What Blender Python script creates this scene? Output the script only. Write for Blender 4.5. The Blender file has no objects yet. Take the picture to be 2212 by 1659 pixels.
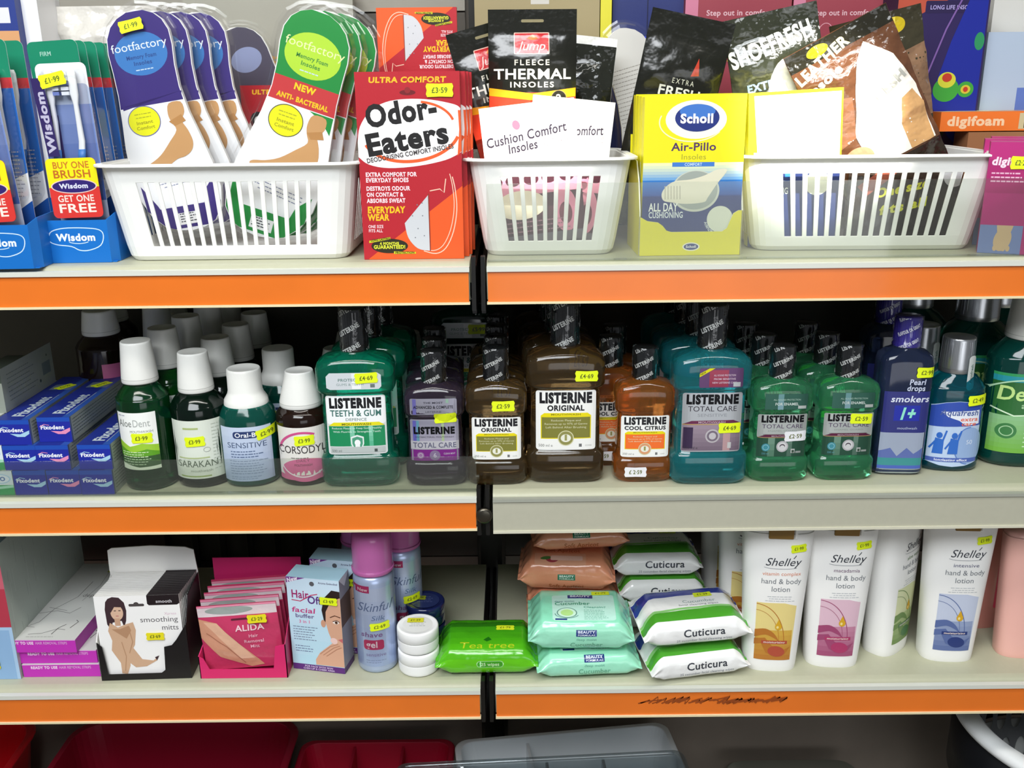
import bpy, bmesh, math, random
from mathutils import Vector, Matrix, noise
R = math.radians
random.seed(7)
scene = bpy.context.scene
COL = scene.collection
# ---------------- camera ----------------
F_PX, CAM_Y, CAM_Z = 2050.0, -0.96, 1.5
cam_data = bpy.data.cameras.new('camera'); cam = bpy.data.objects.new('camera', cam_data); COL.objects.link(cam)
cam_data.sensor_width = 36.0; cam_data.lens = 36.0*F_PX/2212; cam_data.clip_start = .02
cam.rotation_mode = 'QUATERNION'
_f = Vector((0, math.cos(R(17)), -math.sin(R(17)))); _u = Vector((0, math.sin(R(17)), math.cos(R(17)))); _r = Vector((1, 0, 0))
_c, _s = math.cos(R(.65)), math.sin(R(.65))
AR, AU, AF = _r*_c-_u*_s, _r*_s+_u*_c, _f
_m = Matrix((AR, AU, -AF)).transposed()
cam.location = (0, CAM_Y, CAM_Z); cam.rotation_quaternion = _m.to_quaternion()
scene.camera = cam
# ---------------- light ----------------
world = bpy.data.worlds.new('shop_air'); scene.world = world; world.use_nodes = True
world.node_tree.nodes['Background'].inputs[0].default_value = (.80, .84, .90, 1)
world.node_tree.nodes['Background'].inputs[1].default_value = .15
def area_light(name, loc, target, sx, sy, power, color):
    d = bpy.data.lights.new(name, 'AREA'); d.shape = 'RECTANGLE'; d.size = sx; d.size_y = sy; d.energy = power; d.color = color
    o = bpy.data.objects.new(name, d); COL.objects.link(o); o.location = loc
    o.rotation_euler = (Vector(target)-Vector(loc)).to_track_quat('-Z', 'Y').to_euler(); return o
area_light('shop_front_daylight', (-.5, -1.75, 2.75), (0, 0, 1.1), 1.6, .8, 46, (.93, .97, 1))
area_light('ceiling_tube_light', (.1, -.75, 2.75), (0, .1, 1.2), 2.4, .12, 15, (1, .97, .9))
area_light('low_front_fill', (.7, -2.9, .95), (.1, .1, .9), 1.6, .9, 8, (.95, .97, 1))  # added low fill that brightens the base trays and shelf backs; unseen source
def spot_light(name, loc, target, deg, power, blend, radius, color=(1, .97, .88)):
    d = bpy.data.lights.new(name, 'SPOT'); d.energy = power; d.spot_size = R(deg); d.spot_blend = blend; d.shadow_soft_size = radius; d.color = color
    o = bpy.data.objects.new(name, d); COL.objects.link(o); o.location = loc
    o.rotation_euler = (Vector(target)-Vector(loc)).to_track_quat('-Z', 'Y').to_euler(); return o
spot_light('sun_patch_spot', (.55, -1.5, 2.5), (.322, .06, 1.478), 6.4, 420, .25, .015)  # added spot standing in for the sunlight patch over the right basket
spot_light('sun_patch_spot', (.35, -1.4, 2.6), (.040, .06, 1.478), 4.4, 330, .3, .015)  # second added spot, imitates the sun patch on the middle basket
vs = scene.view_settings; scene.display_settings.display_device = 'sRGB'
vs.view_transform = 'Standard'; vs.look = 'None'; vs.gamma = 1; vs.use_curve_mapping = False; vs.exposure = 0.30

# ---------------- where the camera sees a point (used to read sizes off the shelves) ----------------
def _ray(px, py): return AR*((px-1106)/F_PX)+AU*((829.5-py)/F_PX)+AF
def onz(px, py, z):
    d = _ray(px, py); t = (z-CAM_Z)/d.z; return d.x*t, CAM_Y+d.y*t
def ony(px, py, y):
    d = _ray(px, py); t = (y-CAM_Y)/d.y; return d.x*t, CAM_Z+d.z*t
def mpp(x, y, z): return (Vector((x, y-CAM_Y, z-CAM_Z)).dot(AF))/F_PX      # metres per pixel there
# ---------------- materials ----------------
def lin(h):
    if not isinstance(h, str): return h
    o = []
    for i in (0, 2, 4):
        c = int(h[i:i+2], 16)/255; o.append(c/12.92 if c <= .04045 else ((c+.055)/1.055)**2.4)
    return (o[0], o[1], o[2], 1.0)
def _inp(n, k, v):
    if k in n.inputs: n.inputs[k].default_value = v
def pmat(name, color=None, rough=.5, metal=0, trans=0, ior=1.45, coat=0, spec=.5, bump=0, bscale=60, grain=0, sss=0, bdist=.002):
    m = bpy.data.materials.new(name); m.use_nodes = True; nt = m.node_tree; b = nt.nodes['Principled BSDF']
    _inp(b, 'Roughness', rough); _inp(b, 'Metallic', metal); _inp(b, 'Transmission Weight', trans); _inp(b, 'IOR', ior)
    _inp(b, 'Coat Weight', coat); _inp(b, 'Coat Roughness', .08); _inp(b, 'Specular IOR Level', spec)
    tc = nt.nodes.new('ShaderNodeTexCoord')
    if color is None:
        a = nt.nodes.new('ShaderNodeAttribute'); a.attribute_name = 'Col'; src = a.outputs['Color']
    else:
        a = nt.nodes.new('ShaderNodeRGB'); a.outputs[0].default_value = lin(color); src = a.outputs[0]
    n = nt.nodes.new('ShaderNodeTexNoise'); n.inputs['Scale'].default_value = bscale; n.inputs['Detail'].default_value = 3
    nt.links.new(tc.outputs['Object'], n.inputs['Vector'])
    mx = nt.nodes.new('ShaderNodeMix'); mx.data_type = 'RGBA'; mx.blend_type = 'MULTIPLY'; mx.inputs[0].default_value = grain
    nt.links.new(src, mx.inputs[6]); nt.links.new(n.outputs['Color'] if False else n.outputs['Fac'], mx.inputs[7])
    nt.links.new(mx.outputs[2] if grain else src, b.inputs['Base Color'])
    if bump:
        bp = nt.nodes.new('ShaderNodeBump'); bp.inputs['Strength'].default_value = bump; bp.inputs['Distance'].default_value = bdist
        nt.links.new(n.outputs['Fac'], bp.inputs['Height']); nt.links.new(bp.outputs[0], b.inputs['Normal'])
    return m
def clear_mat(name, tint='FFFFFF', gloss=.14, rough=.06, bump=0, bscale=30, haze=0.0, hazecol='FFFFFF'):
    m = bpy.data.materials.new(name); m.use_nodes = True; nt = m.node_tree; nt.nodes.clear()
    out = nt.nodes.new('ShaderNodeOutputMaterial'); t = nt.nodes.new('ShaderNodeBsdfTransparent'); t.inputs[0].default_value = lin(tint)
    g = nt.nodes.new('ShaderNodeBsdfGlossy'); g.inputs['Roughness'].default_value = rough
    lw = nt.nodes.new('ShaderNodeLayerWeight'); lw.inputs[0].default_value = .35
    mr = nt.nodes.new('ShaderNodeMapRange'); mr.inputs[3].default_value = gloss*.35; mr.inputs[4].default_value = min(1, gloss*5)
    nt.links.new(lw.outputs['Facing'], mr.inputs[0]); mx = nt.nodes.new('ShaderNodeMixShader')
    nt.links.new(mr.outputs[0], mx.inputs[0]); nt.links.new(t.outputs[0], mx.inputs[1]); nt.links.new(g.outputs[0], mx.inputs[2])
    last = mx
    if haze:
        d = nt.nodes.new('ShaderNodeBsdfDiffuse'); d.inputs[0].default_value = lin(hazecol); m2 = nt.nodes.new('ShaderNodeMixShader'); m2.inputs[0].default_value = haze
        nt.links.new(mx.outputs[0], m2.inputs[1]); nt.links.new(d.outputs[0], m2.inputs[2]); last = m2
    if bump:
        tc = nt.nodes.new('ShaderNodeTexCoord'); n = nt.nodes.new('ShaderNodeTexNoise'); n.inputs['Scale'].default_value = bscale; n.inputs['Detail'].default_value = 4
        nt.links.new(tc.outputs['Object'], n.inputs['Vector']); bp = nt.nodes.new('ShaderNodeBump'); bp.inputs['Strength'].default_value = bump; bp.inputs['Distance'].default_value = .01
        nt.links.new(n.outputs['Fac'], bp.inputs['Height']); nt.links.new(bp.outputs[0], g.inputs['Normal'])
    nt.links.new(last.outputs[0], out.inputs[0]); return m
M_CARD = pmat('printed_card', rough=.42, grain=.0, bump=.04, bscale=300)
M_GLOSS = pmat('gloss_print', rough=.22, coat=.4)
M_LABEL = pmat('paper_label', rough=.35)
M_FOIL = pmat('foil_print', rough=.3, metal=.55)
M_FILM = pmat('plastic_film', rough=.2, coat=.5, bump=.6, bscale=45, bdist=.003)
M_CRINKLE = pmat('crinkled_film', rough=.13, coat=1, bump=1, bscale=34, bdist=.008)
M_PLAS = pmat('moulded_plastic', rough=.38, bump=.05, bscale=200)
M_MATTE = pmat('matte_surface', rough=.7, grain=.12, bscale=80)
M_SHINY = pmat('shiny_plastic', rough=.12, coat=.6)
M_SATINMETAL = pmat('satin_metal', rough=.3, metal=.9)
M_STICK = pmat('fluorescent_sticker', rough=.5)
M_STEEL = pmat('painted_steel', rough=.4, bump=.03, bscale=150, grain=.08)
M_TICKET = pmat('ticket_strip', rough=.3, coat=.25, grain=.18, bscale=14)
M_PANEL = pmat('back_panel_paint', rough=.6, grain=.2, bscale=20)
M_CLEAR = clear_mat('clear_film', gloss=.10, bump=.25, bscale=40)
M_BLISTER = clear_mat('clear_blister', gloss=.10, rough=.12, haze=.0)
M_ACRYL = clear_mat('clear_acrylic', tint='F4F6F3', gloss=.07, rough=.05, haze=.035, hazecol='B9BCB6')
M_CPLAS = clear_mat('clear_organizer_plastic', tint='DDE4E6', gloss=.3, haze=.03, hazecol='C8CED2')
M_BASKET = pmat('basket_plastic', color='F4F4F0', rough=.42, bump=.05, bscale=120, trans=0)
def liquid(name, c, trans=.75, rough=.08):
    return pmat(name, color=c, rough=rough, trans=trans, ior=1.36, coat=.3)
# ---------------- mesh builder ----------------
class MB:
    def __init__(s): s.v = []; s.f = []; s.c = []; s.m = []; s.s = []
    def add(s, vs, fs, col, mat=0, smooth=False, M=None):
        o = len(s.v)
        for p in vs:
            p = Vector(p); s.v.append(M @ p if M else p)
        per = isinstance(col, list)
        for i, f in enumerate(fs):
            s.f.append([o+k for k in f]); s.c.append(lin(col[i]) if per else lin(col)); s.m.append(mat); s.s.append(smooth)
    def box(s, x0, x1, y0, y1, z0, z1, col, mat=0, M=None):
        vs = [(x0,y0,z0),(x1,y0,z0),(x1,y1,z0),(x0,y1,z0),(x0,y0,z1),(x1,y0,z1),(x1,y1,z1),(x0,y1,z1)]
        fs = [(0,3,2,1),(4,5,6,7),(0,1,5,4),(1,2,6,5),(2,3,7,6),(3,0,4,7)]     # bottom top front right back left
        s.add(vs, fs, col, mat, M=M)
    def build(s, name, mats, parent=None, bevel=0):
        me = bpy.data.meshes.new(name); me.from_pydata([tuple(p) for p in s.v], [], s.f)
        if not isinstance(mats, (list, tuple)): mats = [mats]
        for m in mats: me.materials.append(m)
        ca = me.color_attributes.new('Col', 'FLOAT_COLOR', 'CORNER'); buf = []
        for p, c in zip(s.f, s.c): buf.extend(list(c)*len(p))
        ca.data.foreach_set('color', buf)
        me.polygons.foreach_set('material_index', s.m); me.polygons.foreach_set('use_smooth', s.s); me.update()
        o = bpy.data.objects.new(name, me); COL.objects.link(o)
        if parent: o.parent = parent
        if bevel:
            b = o.modifiers.new('bevel', 'BEVEL'); b.width = bevel; b.segments = 2; b.limit_method = 'ANGLE'; b.angle_limit = R(40)
        return o
def tag(o, label=None, cat=None, group=None, kind=None):
    if label: o['label'] = label
    if cat: o['category'] = cat
    if group: o['group'] = group
    if kind: o['kind'] = kind
    return o
def thing(name, label, cat, loc=(0,0,0), rz=0, group=None, rx=0, ry=0):
    o = bpy.data.objects.new(name, None); COL.objects.link(o); o.empty_display_size = .02
    o.location = loc; o.rotation_euler = (rx, ry, rz); return tag(o, label, cat, group)
KIDS = {}
def dup(root, loc, rz=None, label=None, group=None, rx=None, ry=None):
    def cp(o, par):
        c = o.copy(); COL.objects.link(c)
        if par: c.parent = par
        for k in [k for k in ALLOBJ() if k.parent == o]: cp(k, c)
        return c
    r = cp(root, None); r.location = loc
    e = list(r.rotation_euler)
    if rz is not None: e[2] = rz
    if rx is not None: e[0] = rx
    if ry is not None: e[1] = ry
    r.rotation_euler = e
    if label: r['label'] = label
    if group: r['group'] = group
    return r
def ALLOBJ(): return list(COL.objects)
# ---------------- lettering ----------------
CHARS = sorted(set('ABCDEFGHIJKLMNOPQRSTUVWXYZabcdefghijklmnopqrstuvwxyz0123456789&-.,!+%\u00a3\u00b7\u00e9\'/\u00ae:'))
GL = {}
def _glyphs():
    obs = []
    for w, off in ((0, 0), (1, .02), (2, .042), (3, .066)):
        for ch in CHARS+[' ']:
            for k, body in enumerate((ch, ch+'|')):
                if ch == ' ' and k == 0: continue
                if k == 1 and w: continue
                c = bpy.data.curves.new('t', 'FONT'); c.body = body; c.size = 1; c.resolution_u = 3; c.offset = off
                o = bpy.data.objects.new('t', c); COL.objects.link(o); obs.append((w, ch, k, o))
    c = bpy.data.curves.new('t', 'FONT'); c.body = '|'; c.size = 1; ob = bpy.data.objects.new('t', c); COL.objects.link(ob)
    dg = bpy.context.evaluated_depsgraph_get()
    def mesh(o):
        e = o.evaluated_get(dg); me = e.to_mesh(); r = ([(v.co.x, v.co.y) for v in me.vertices], [tuple(p.vertices) for p in me.polygons]); e.to_mesh_clear(); return r
    bx = max(p[0] for p in mesh(ob)[0]); adv = {}
    for w, ch, k, o in obs:
        v, f = mesh(o)
        if k == 0: GL[(w, ch)] = (v, f)
        else: adv[ch] = max(p[0] for p in v)-bx
    for w in (0, 1, 2, 3):
        GL[(w, ' ')] = ([], [])
        for ch in adv: GL[(w, ch, 'a')] = adv[ch]+w*.025
    for w, ch, k, o in obs+[(0, 0, 0, ob)]:
        c = o.data; bpy.data.objects.remove(o); bpy.data.curves.remove(c)
    GL['cap'] = max(p[1] for p in GL[(0, 'H')][0])
_glyphs()
# ---------------- printed art in millimetres ----------------
class Art:
    def __init__(s): s.ops = []                      # (verts, faces, color, level, bbox)
    def _add(s, v, f, col, lv=None):
        if not v: return s
        bb = (min(p[0] for p in v), min(p[1] for p in v), max(p[0] for p in v), max(p[1] for p in v))
        if lv is None:
            lv = 1
            for o in s.ops:
                b = o[4]
                if b[0] < bb[2] and bb[0] < b[2] and b[1] < bb[3] and bb[1] < b[3]: lv = max(lv, o[3]+1)
        s.ops.append((v, f, col, lv, bb)); return s
    def rect(s, x, y, w, h, col): return s._add([(x,y),(x+w,y),(x+w,y+h),(x,y+h)], [(0,1,2,3)], col)
    def grad(s, x, y, w, h, c0, c1, n=10):
        a, b = lin(c0), lin(c1)
        v = []; f = []; cs = []
        for i in range(n+1): v += [(x, y+h*i/n), (x+w, y+h*i/n)]
        for i in range(n):
            t = (i+.5)/n; f.append((2*i, 2*i+1, 2*i+3, 2*i+2)); cs.append(tuple(a[k]*(1-t)+b[k]*t for k in range(4)))
        return s._add(v, f, cs)
    def poly(s, pts, col): return s._add(list(pts), [tuple(range(len(pts)))], col)
    def ell(s, cx, cy, rx, ry, col, rot=0, n=36, a0=0, a1=360):
        pts = []; cr, sr = math.cos(R(rot)), math.sin(R(rot)); full = a1-a0 >= 360
        for i in range(n if full else n+1):
            t = R(a0+(a1-a0)*i/n); x, y = rx*math.cos(t), ry*math.sin(t); pts.append((cx+x*cr-y*sr, cy+x*sr+y*cr))
        return s.poly(pts, col)
    def line(s, pts, w, col, closed=False):
        n = len(pts); v = []; f = []
        for i in range(n):
            a = Vector(pts[(i-1) % n] if closed or i > 0 else pts[i]); b = Vector(pts[(i+1) % n] if closed or i < n-1 else pts[i])
            d = (b-a); d = d.normalized() if d.length else Vector((1, 0)); q = Vector((-d.y, d.x))*w/2; p = Vector(pts[i]); v += [tuple(p+q), tuple(p-q)]
        for i in range(n if closed else n-1):
            j = (i+1) % n; f.append((2*i, 2*i+1, 2*j+1, 2*j))
        return s._add(v, f, col)
    def arc(s, cx, cy, rx, ry, w, col, a0=0, a1=360, rot=0, n=36):
        cr, sr = math.cos(R(rot)), math.sin(R(rot)); pts = []; full = a1-a0 >= 360
        for i in range(n if full else n+1):
            t = R(a0+(a1-a0)*i/n); x, y = rx*math.cos(t), ry*math.sin(t); pts.append((cx+x*cr-y*sr, cy+x*sr+y*cr))
        return s.line(pts, w, col, full)
    def rrect(s, x, y, w, h, r, col):
        pts = []
        for cx, cy, a in ((x+w-r, y+r, -90), (x+w-r, y+h-r, 0), (x+r, y+h-r, 90), (x+r, y+r, 180)):
            for k in range(5): pts.append((cx+r*math.cos(R(a+k*22.5)), cy+r*math.sin(R(a+k*22.5))))
        return s.poly(pts, col)
    def text(s, t, x, y, h, col, al='l', w=0, xs=1., sh=0, rot=0, tr=0, fit=None, lv=None):
        sc = h/GL['cap']; L = sum(GL[(w, c, 'a')]+tr for c in t)*sc*xs
        if fit: xs *= fit/L; L = fit
        x0 = {'l': 0, 'c': -L/2, 'r': -L}[al]; v = []; f = []; cr, sr = math.cos(R(rot)), math.sin(R(rot)); p = x0
        for c in t:
            gv, gf = GL[(w, c)]; o = len(v)
            for a, b in gv:
                X = p+(a+b*sh)*sc*xs; Y = b*sc; v.append((x+X*cr-Y*sr, y+X*sr+Y*cr))
            f += [tuple(o+k for k in q) for q in gf]; p += (GL[(w, c, 'a')]+tr)*sc*xs
        return s._add(v, f, col, lv)
    def lines(s, x, y, w, n, gap, h, col, al='l', seed=0, rot=0):       # rows of print too small to read
        rg = random.Random(seed*7+n); cr, sr = math.cos(R(rot)), math.sin(R(rot)); v = []; f = []
        for i in range(n):
            ww = w*rg.uniform(.7, 1); p = {'l': 0, 'c': (w-ww)/2, 'r': w-ww}[al]; e = p+ww
            while p < e-1:
                q = min(e, p+rg.uniform(1.5, 5)); o = len(v)
                for a, b in ((p, 0), (q, 0), (q, h), (p, h)): b -= i*gap; v.append((x+a*cr-b*sr, y+a*sr+b*cr))
                f.append((o, o+1, o+2, o+3)); p = q+.8
        return s._add(v, f, col)
    def put(s, mb, fn, mat=0, step=0, eps=.00006, smooth=False, clip=None):
        """fn(x_mm, y_mm, off_m) -> point; mb gets the faces"""
        for v, f, col, lv, bb in s.ops:
            per = isinstance(col, list)
            if step or clip:
                bm = bmesh.new(); vv = [bm.verts.new((a, b, 0)) for a, b in v]; ly = bm.faces.layers.int.new('i')
                for i, q in enumerate(f):
                    try: bm.faces.new([vv[k] for k in q])[ly] = i
                    except ValueError: pass
                if clip:
                    for co, no in clip:
                        bmesh.ops.bisect_plane(bm, geom=bm.verts[:]+bm.edges[:]+bm.faces[:], plane_co=(co[0], co[1], 0), plane_no=(no[0], no[1], 0), clear_outer=True)
                if step:
                    bmesh.ops.triangulate(bm, faces=[q for q in bm.faces if len(q.verts) > 8])
                    for ax, lo, hi in ((0, bb[0], bb[2]),)+(((1, bb[1], bb[3]),) if step < 0 else ()):
                        st = abs(step); k = math.ceil(lo/st+1e-6)
                        while k*st < hi-1e-6:
                            co = (k*st, 0, 0) if ax == 0 else (0, k*st, 0); no = (1, 0, 0) if ax == 0 else (0, 1, 0)
                            bmesh.ops.bisect_plane(bm, geom=bm.verts[:]+bm.edges[:]+bm.faces[:], plane_co=co, plane_no=no); k += 1
                bm.verts.index_update()
                pts = [fn(q.co.x, q.co.y, lv*eps) for q in bm.verts]; fs = [tuple(w.index for w in q.verts) for q in bm.faces]; ii = [q[ly] for q in bm.faces]; bm.free()
                if fs: mb.add(pts, fs, [col[i] for i in ii] if per else col, mat, smooth)
            else: mb.add([fn(a, b, lv*eps) for a, b in v], f, col, mat, smooth)
        return mb
MM = .001
def smp(pts, closed=True, k=4):
    P = [Vector(p) for p in pts]; n = len(P); out = []
    for i in range(n if closed else n-1):
        g = (lambda j: P[j % n]) if closed else (lambda j: P[max(0, min(n-1, j))])
        a, b, c, d = g(i-1), g(i), g(i+1), g(i+2)
        for s_ in range(k): u = s_/k; out.append(tuple(.5*(2*b+(c-a)*u+(2*a-5*b+4*c-d)*u*u+(3*b-a-3*c+d)*u**3)))
    if not closed: out.append(tuple(P[-1]))
    return out
def flat(org, xd=(1,0,0), yd=(0,0,1)):
    o, a, b = Vector(org), Vector(xd), Vector(yd); n = a.cross(b)
    return lambda x, y, h: o+a*(x*MM)+b*(y*MM)+n*h
def sticker_art(txt, w=26, h=12, rot=0, col='E4F51A', ink='5A6418', cx=0, cy=0):
    a = Art(); cr, sr = math.cos(R(rot)), math.sin(R(rot))
    pts = [(-w/2+1, -h/2), (0, -h/2+.4), (w/2-1, -h/2), (w/2+.2, -h*.28), (w/2-.8, 0), (w/2+.2, h*.28), (w/2-1, h/2), (0, h/2-.4), (-w/2+1, h/2), (-w/2-.2, h*.28), (-w/2+.8, 0), (-w/2-.2, -h*.28)]
    a.poly([(cx+x*cr-y*sr, cy+x*sr+y*cr) for x, y in pts], col); hh = h*.38
    a.text(txt, cx+hh/2*sr, cy-hh/2*cr, hh, ink, 'c', 1, fit=w*.6, rot=rot); return a
def sticker(parent, fn, cx, cy, txt, w=26, h=12, rot=0, col='E4F51A', ink='5A6418', step=0, lift=.0004):
    mb = MB(); sticker_art(txt, w, h, rot, col, ink, cx, cy).put(mb, lambda x, y, o: fn(x, y, o+lift), step=step); return mb.build('price_sticker', M_STICK, parent)
# ---------------- lofted bodies ----------------
def ring(a, b, n, N=40, cx=0, cy=0):
    out = []
    for i in range(N):
        t = 2*math.pi*i/N; c, s_ = math.cos(t), math.sin(t)
        out.append((cx+a*math.copysign(abs(c)**(2/n), c), cy+b*math.copysign(abs(s_)**(2/n), s_)))
    return out
def loft(mb, prof, col, mat=0, N=40, cap=True, M=None, smooth=True):
    """prof rows: (z, a, b, n) in metres, or (z, a, b, n, cx, cy)"""
    vs = []; fs = []
    for p in prof:
        cx, cy = (p[4], p[5]) if len(p) > 4 else (0, 0)
        vs += [(x, y, p[0]) for x, y in ring(p[1], p[2], p[3], N, cx, cy)]
    for k in range(len(prof)-1):
        for i in range(N):
            j = (i+1) % N; fs.append((k*N+i, k*N+j, (k+1)*N+j, (k+1)*N+i))
    if cap: fs += [tuple(range(N))[::-1], tuple((len(prof)-1)*N+i for i in range(N))]
    cols = col
    mb.add(vs, fs, cols, mat, smooth, M)
def prof_at(prof, z):
    for p, q in zip(prof, prof[1:]):
        if p[0] <= z <= q[0] and q[0] > p[0]:
            t = (z-p[0])/(q[0]-p[0]); return [p[k]*(1-t)+q[k]*t for k in range(1, 4)]
    return list(prof[-1][1:4]) if z > prof[-1][0] else list(prof[0][1:4])
def on_prof(prof, back=False):
    """art on the front of a lofted body: x,y in mm (x across from the axis, y height)"""
    def fn(x, y, h):
        a, b, n = prof_at(prof, y*MM); X = x*MM; t = max(0, 1-abs(X/a)**n); return Vector((X, -b*t**(1/n)-h, y*MM))
    return fn
def smooth_prof(pts, n=4):
    """catmull-rom through (z,a,b,n) rows"""
    out = []
    for i in range(len(pts)-1):
        p0, p1, p2, p3 = pts[max(0, i-1)], pts[i], pts[i+1], pts[min(len(pts)-1, i+2)]
        for k in range(n):
            t = k/n; q = []
            for a, b, c, d in zip(p0, p1, p2, p3): q.append(.5*(2*b+(c-a)*t+(2*a-5*b+4*c-d)*t*t+(3*b-a-3*c+d)*t**3))
            q[1] = max(q[1], 1e-4); q[2] = max(q[2], 1e-4); out.append(tuple(q))
    out.append(pts[-1]); return out
# ---------------- shelving ----------------
ZT, ZM, ZB, ZF = 1.336, 1.0815, .838, .30       # tops of the three shelves and of the base shelf
DEPTH = .32
XL, XR = -1.06, 1.0
POST0, POST1 = -.041, -.0255
ORANGE = 'EF7A26'
def shelf(label, x0, x1, zt, strip, riser=None, deckcol='B9B9A0', riser_label=None):
    t = thing('shelf', label, 'shelf', ((x0+x1)/2, 0, zt), group=None); w = (x1-x0)/2
    mb = MB(); mb.box(-w, w, .012, DEPTH-.022, -.004, 0, deckcol)
    pf = [(.012, 0), (.006, -.001), (.002, -.0035), (.001, -.007), (.001, -.038), (.006, -.04), (.02, -.04)]     # folded nose
    vs = []
    for s_ in (-w, w): vs += [(s_, y, z) for y, z in pf]
    n = len(pf); mb.add(vs, [(i, i+n, i+n+1, i+1) for i in range(n-1)], deckcol, 0, True)
    mb.box(-w, w, .05, .06, -.03, -.004, deckcol)
    mb.build('deck', M_STEEL, t)
    if strip == 'orange':
        mb = MB(); mb.box(-w+.001, w-.001, -.004, -.0005, -.0415, -.0075, ORANGE); mb.build('ticket_strip', M_TICKET, t)['label'] = 'orange ticket strip'
        mb = MB(); mb.box(-w, w, -.0062, .0005, -.0085, -.0035, 'D4D6CC'); mb.box(-w, w, -.0062, .0005, -.0422, -.0400, 'E6D9B0'); mb.build('strip_holder', M_PLAS, t)
    else:
        mb = MB(); mb.box(-w, w, -.0045, .0005, -.044, -.008, 'B9B7A4'); mb.box(-w, w, -.006, .0005, -.0085, -.005, 'A2A498'); mb.box(-w, w, -.006, .0005, -.046, -.043, 'D6D3BE'); mb.build('ticket_strip', M_STEEL, t)['label'] = 'bare grey ticket rail with no orange insert'
    if riser:
        rx0, rx1, h = riser; c = (x0+x1)/2
        mb = MB(); mb.box(rx0, rx1, .004, .006, zt+.0002, zt+h, 'FFFFFF'); mb.box(rx0, rx1, .006, .0115, zt+.0002, zt+.0012, 'FFFFFF')
        tag(mb.build('shelf_riser', M_ACRYL), riser_label, 'shelf riser')
    return t
shelf('top shelf left of the black upright, orange edge, baskets and toothbrushes on it', XL, POST0-.001, ZT, 'orange')
shelf('top shelf right of the black upright with orange edge and clear riser', POST1+.001, XR, ZT, 'orange', (POST1+.002, XR, .078), riser_label='clear acrylic strip along the top shelf edge before the right baskets')
shelf('middle shelf left of the upright, orange edge with clear riser before white-capped bottles', XL, POST0+.0008, ZM, 'orange', (XL, POST0+.001, .0415), riser_label='low clear acrylic strip before the blue boxes and white-capped bottles')
shelf('middle shelf right of the upright, the only one with bare grey edge', POST1+.003, XR, ZM, 'grey')
shelf('bottom shelf left of the upright with orange edge under boxes and jars', XL, POST0, ZB, 'orange')
sb_r = shelf('bottom shelf right of the upright, orange edge with dark scribble', POST1+.002, XR, ZB, 'orange')
# dark marker scribble on that strip (a stain with its own shape)
mb = MB(); a = Art(); rg = random.Random(4); c0 = onz(1400, 1508, ZB-.02)[0]
for k in range(26):
    x = 145+k*6.2+rg.uniform(-2, 2); a.line([(x, -23+rg.uniform(-2, 2)), (x+rg.uniform(8, 22), -18+rg.uniform(-3, 3)-k*.03), (x+rg.uniform(2, 12), -23+rg.uniform(-3, 2))], 2.8 if k > 14 else 1.8, '9A4818')
a.put(mb, lambda x, y, h: Vector((x*MM-(POST1+.002+XR)/2, -.0041-h*.6, y*MM+.0)), mat=0); mb.build('marker_scribble', M_TICKET, sb_r)['label'] = 'dark brown marker scribble'
mb = MB(); mb.box(XL, XR, -.30, DEPTH-.002, ZF-.04, ZF, '5E5C54'); tag(mb.build('base_shelf', M_STEEL), 'grey base shelf at the bottom under the trays and laundry basket', 'shelf')
# upright with slots
t = thing('upright_post', 'black slotted steel upright between the two shelf bays', 'post', ((POST0+POST1)/2, 0, 0)); w = (POST1-POST0)/2
mb = MB(); mb.box(-w*2.0, w*2.0, DEPTH-.02, DEPTH-.001, ZF+.001, 1.9, '15140F'); mb.build('column', M_STEEL, t)
for z in (ZT, ZM, ZB):
    for sx in (-1, 1):
        mb = MB(); mb.box(sx*w*.62-.0022, sx*w*.62+.0022, .010, DEPTH-.02, z-.055, z-.006, '0E0D0B'); mb.box(sx*w*.62-.0022, sx*w*.62+.0022, -.001, .010, z-.05, z+.006, '0E0D0B'); mb.build('bracket', M_STEEL, t)
mb = MB(); loft(mb, [(0, .009, .009, 2), (.003, .009, .009, 2), (.004, .006, .006, 2)], '57534A', M=Matrix.Translation((.001, -.002, ZM-.025)) @ Matrix.Rotation(R(90), 4, 'X'), N=20); mb.build('cap_screw', M_SATINMETAL, t)
# back panels
def panel(name, x0, x1, z0, z1, col, y=DEPTH+.002):
    mb = MB(); mb.box(x0, x1, y, y+.006, z0, z1, col)
    return tag(mb.build(name, M_PANEL), kind='structure')
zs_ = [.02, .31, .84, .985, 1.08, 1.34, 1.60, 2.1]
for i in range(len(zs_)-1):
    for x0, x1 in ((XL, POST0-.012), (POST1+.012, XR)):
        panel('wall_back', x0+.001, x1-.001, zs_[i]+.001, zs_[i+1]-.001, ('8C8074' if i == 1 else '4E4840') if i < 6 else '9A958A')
mb = MB(); mb.box(-3, 3, DEPTH+.012, DEPTH+.03, -.02, 2.8, '6A6258'); tag(mb.build('wall_rear', M_PANEL), kind='structure')
mb = MB(); mb.box(-3, 3, -3.4, DEPTH+.012, -.04, 0, '8B8274'); tag(mb.build('floor', M_MATTE), kind='structure')
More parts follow.
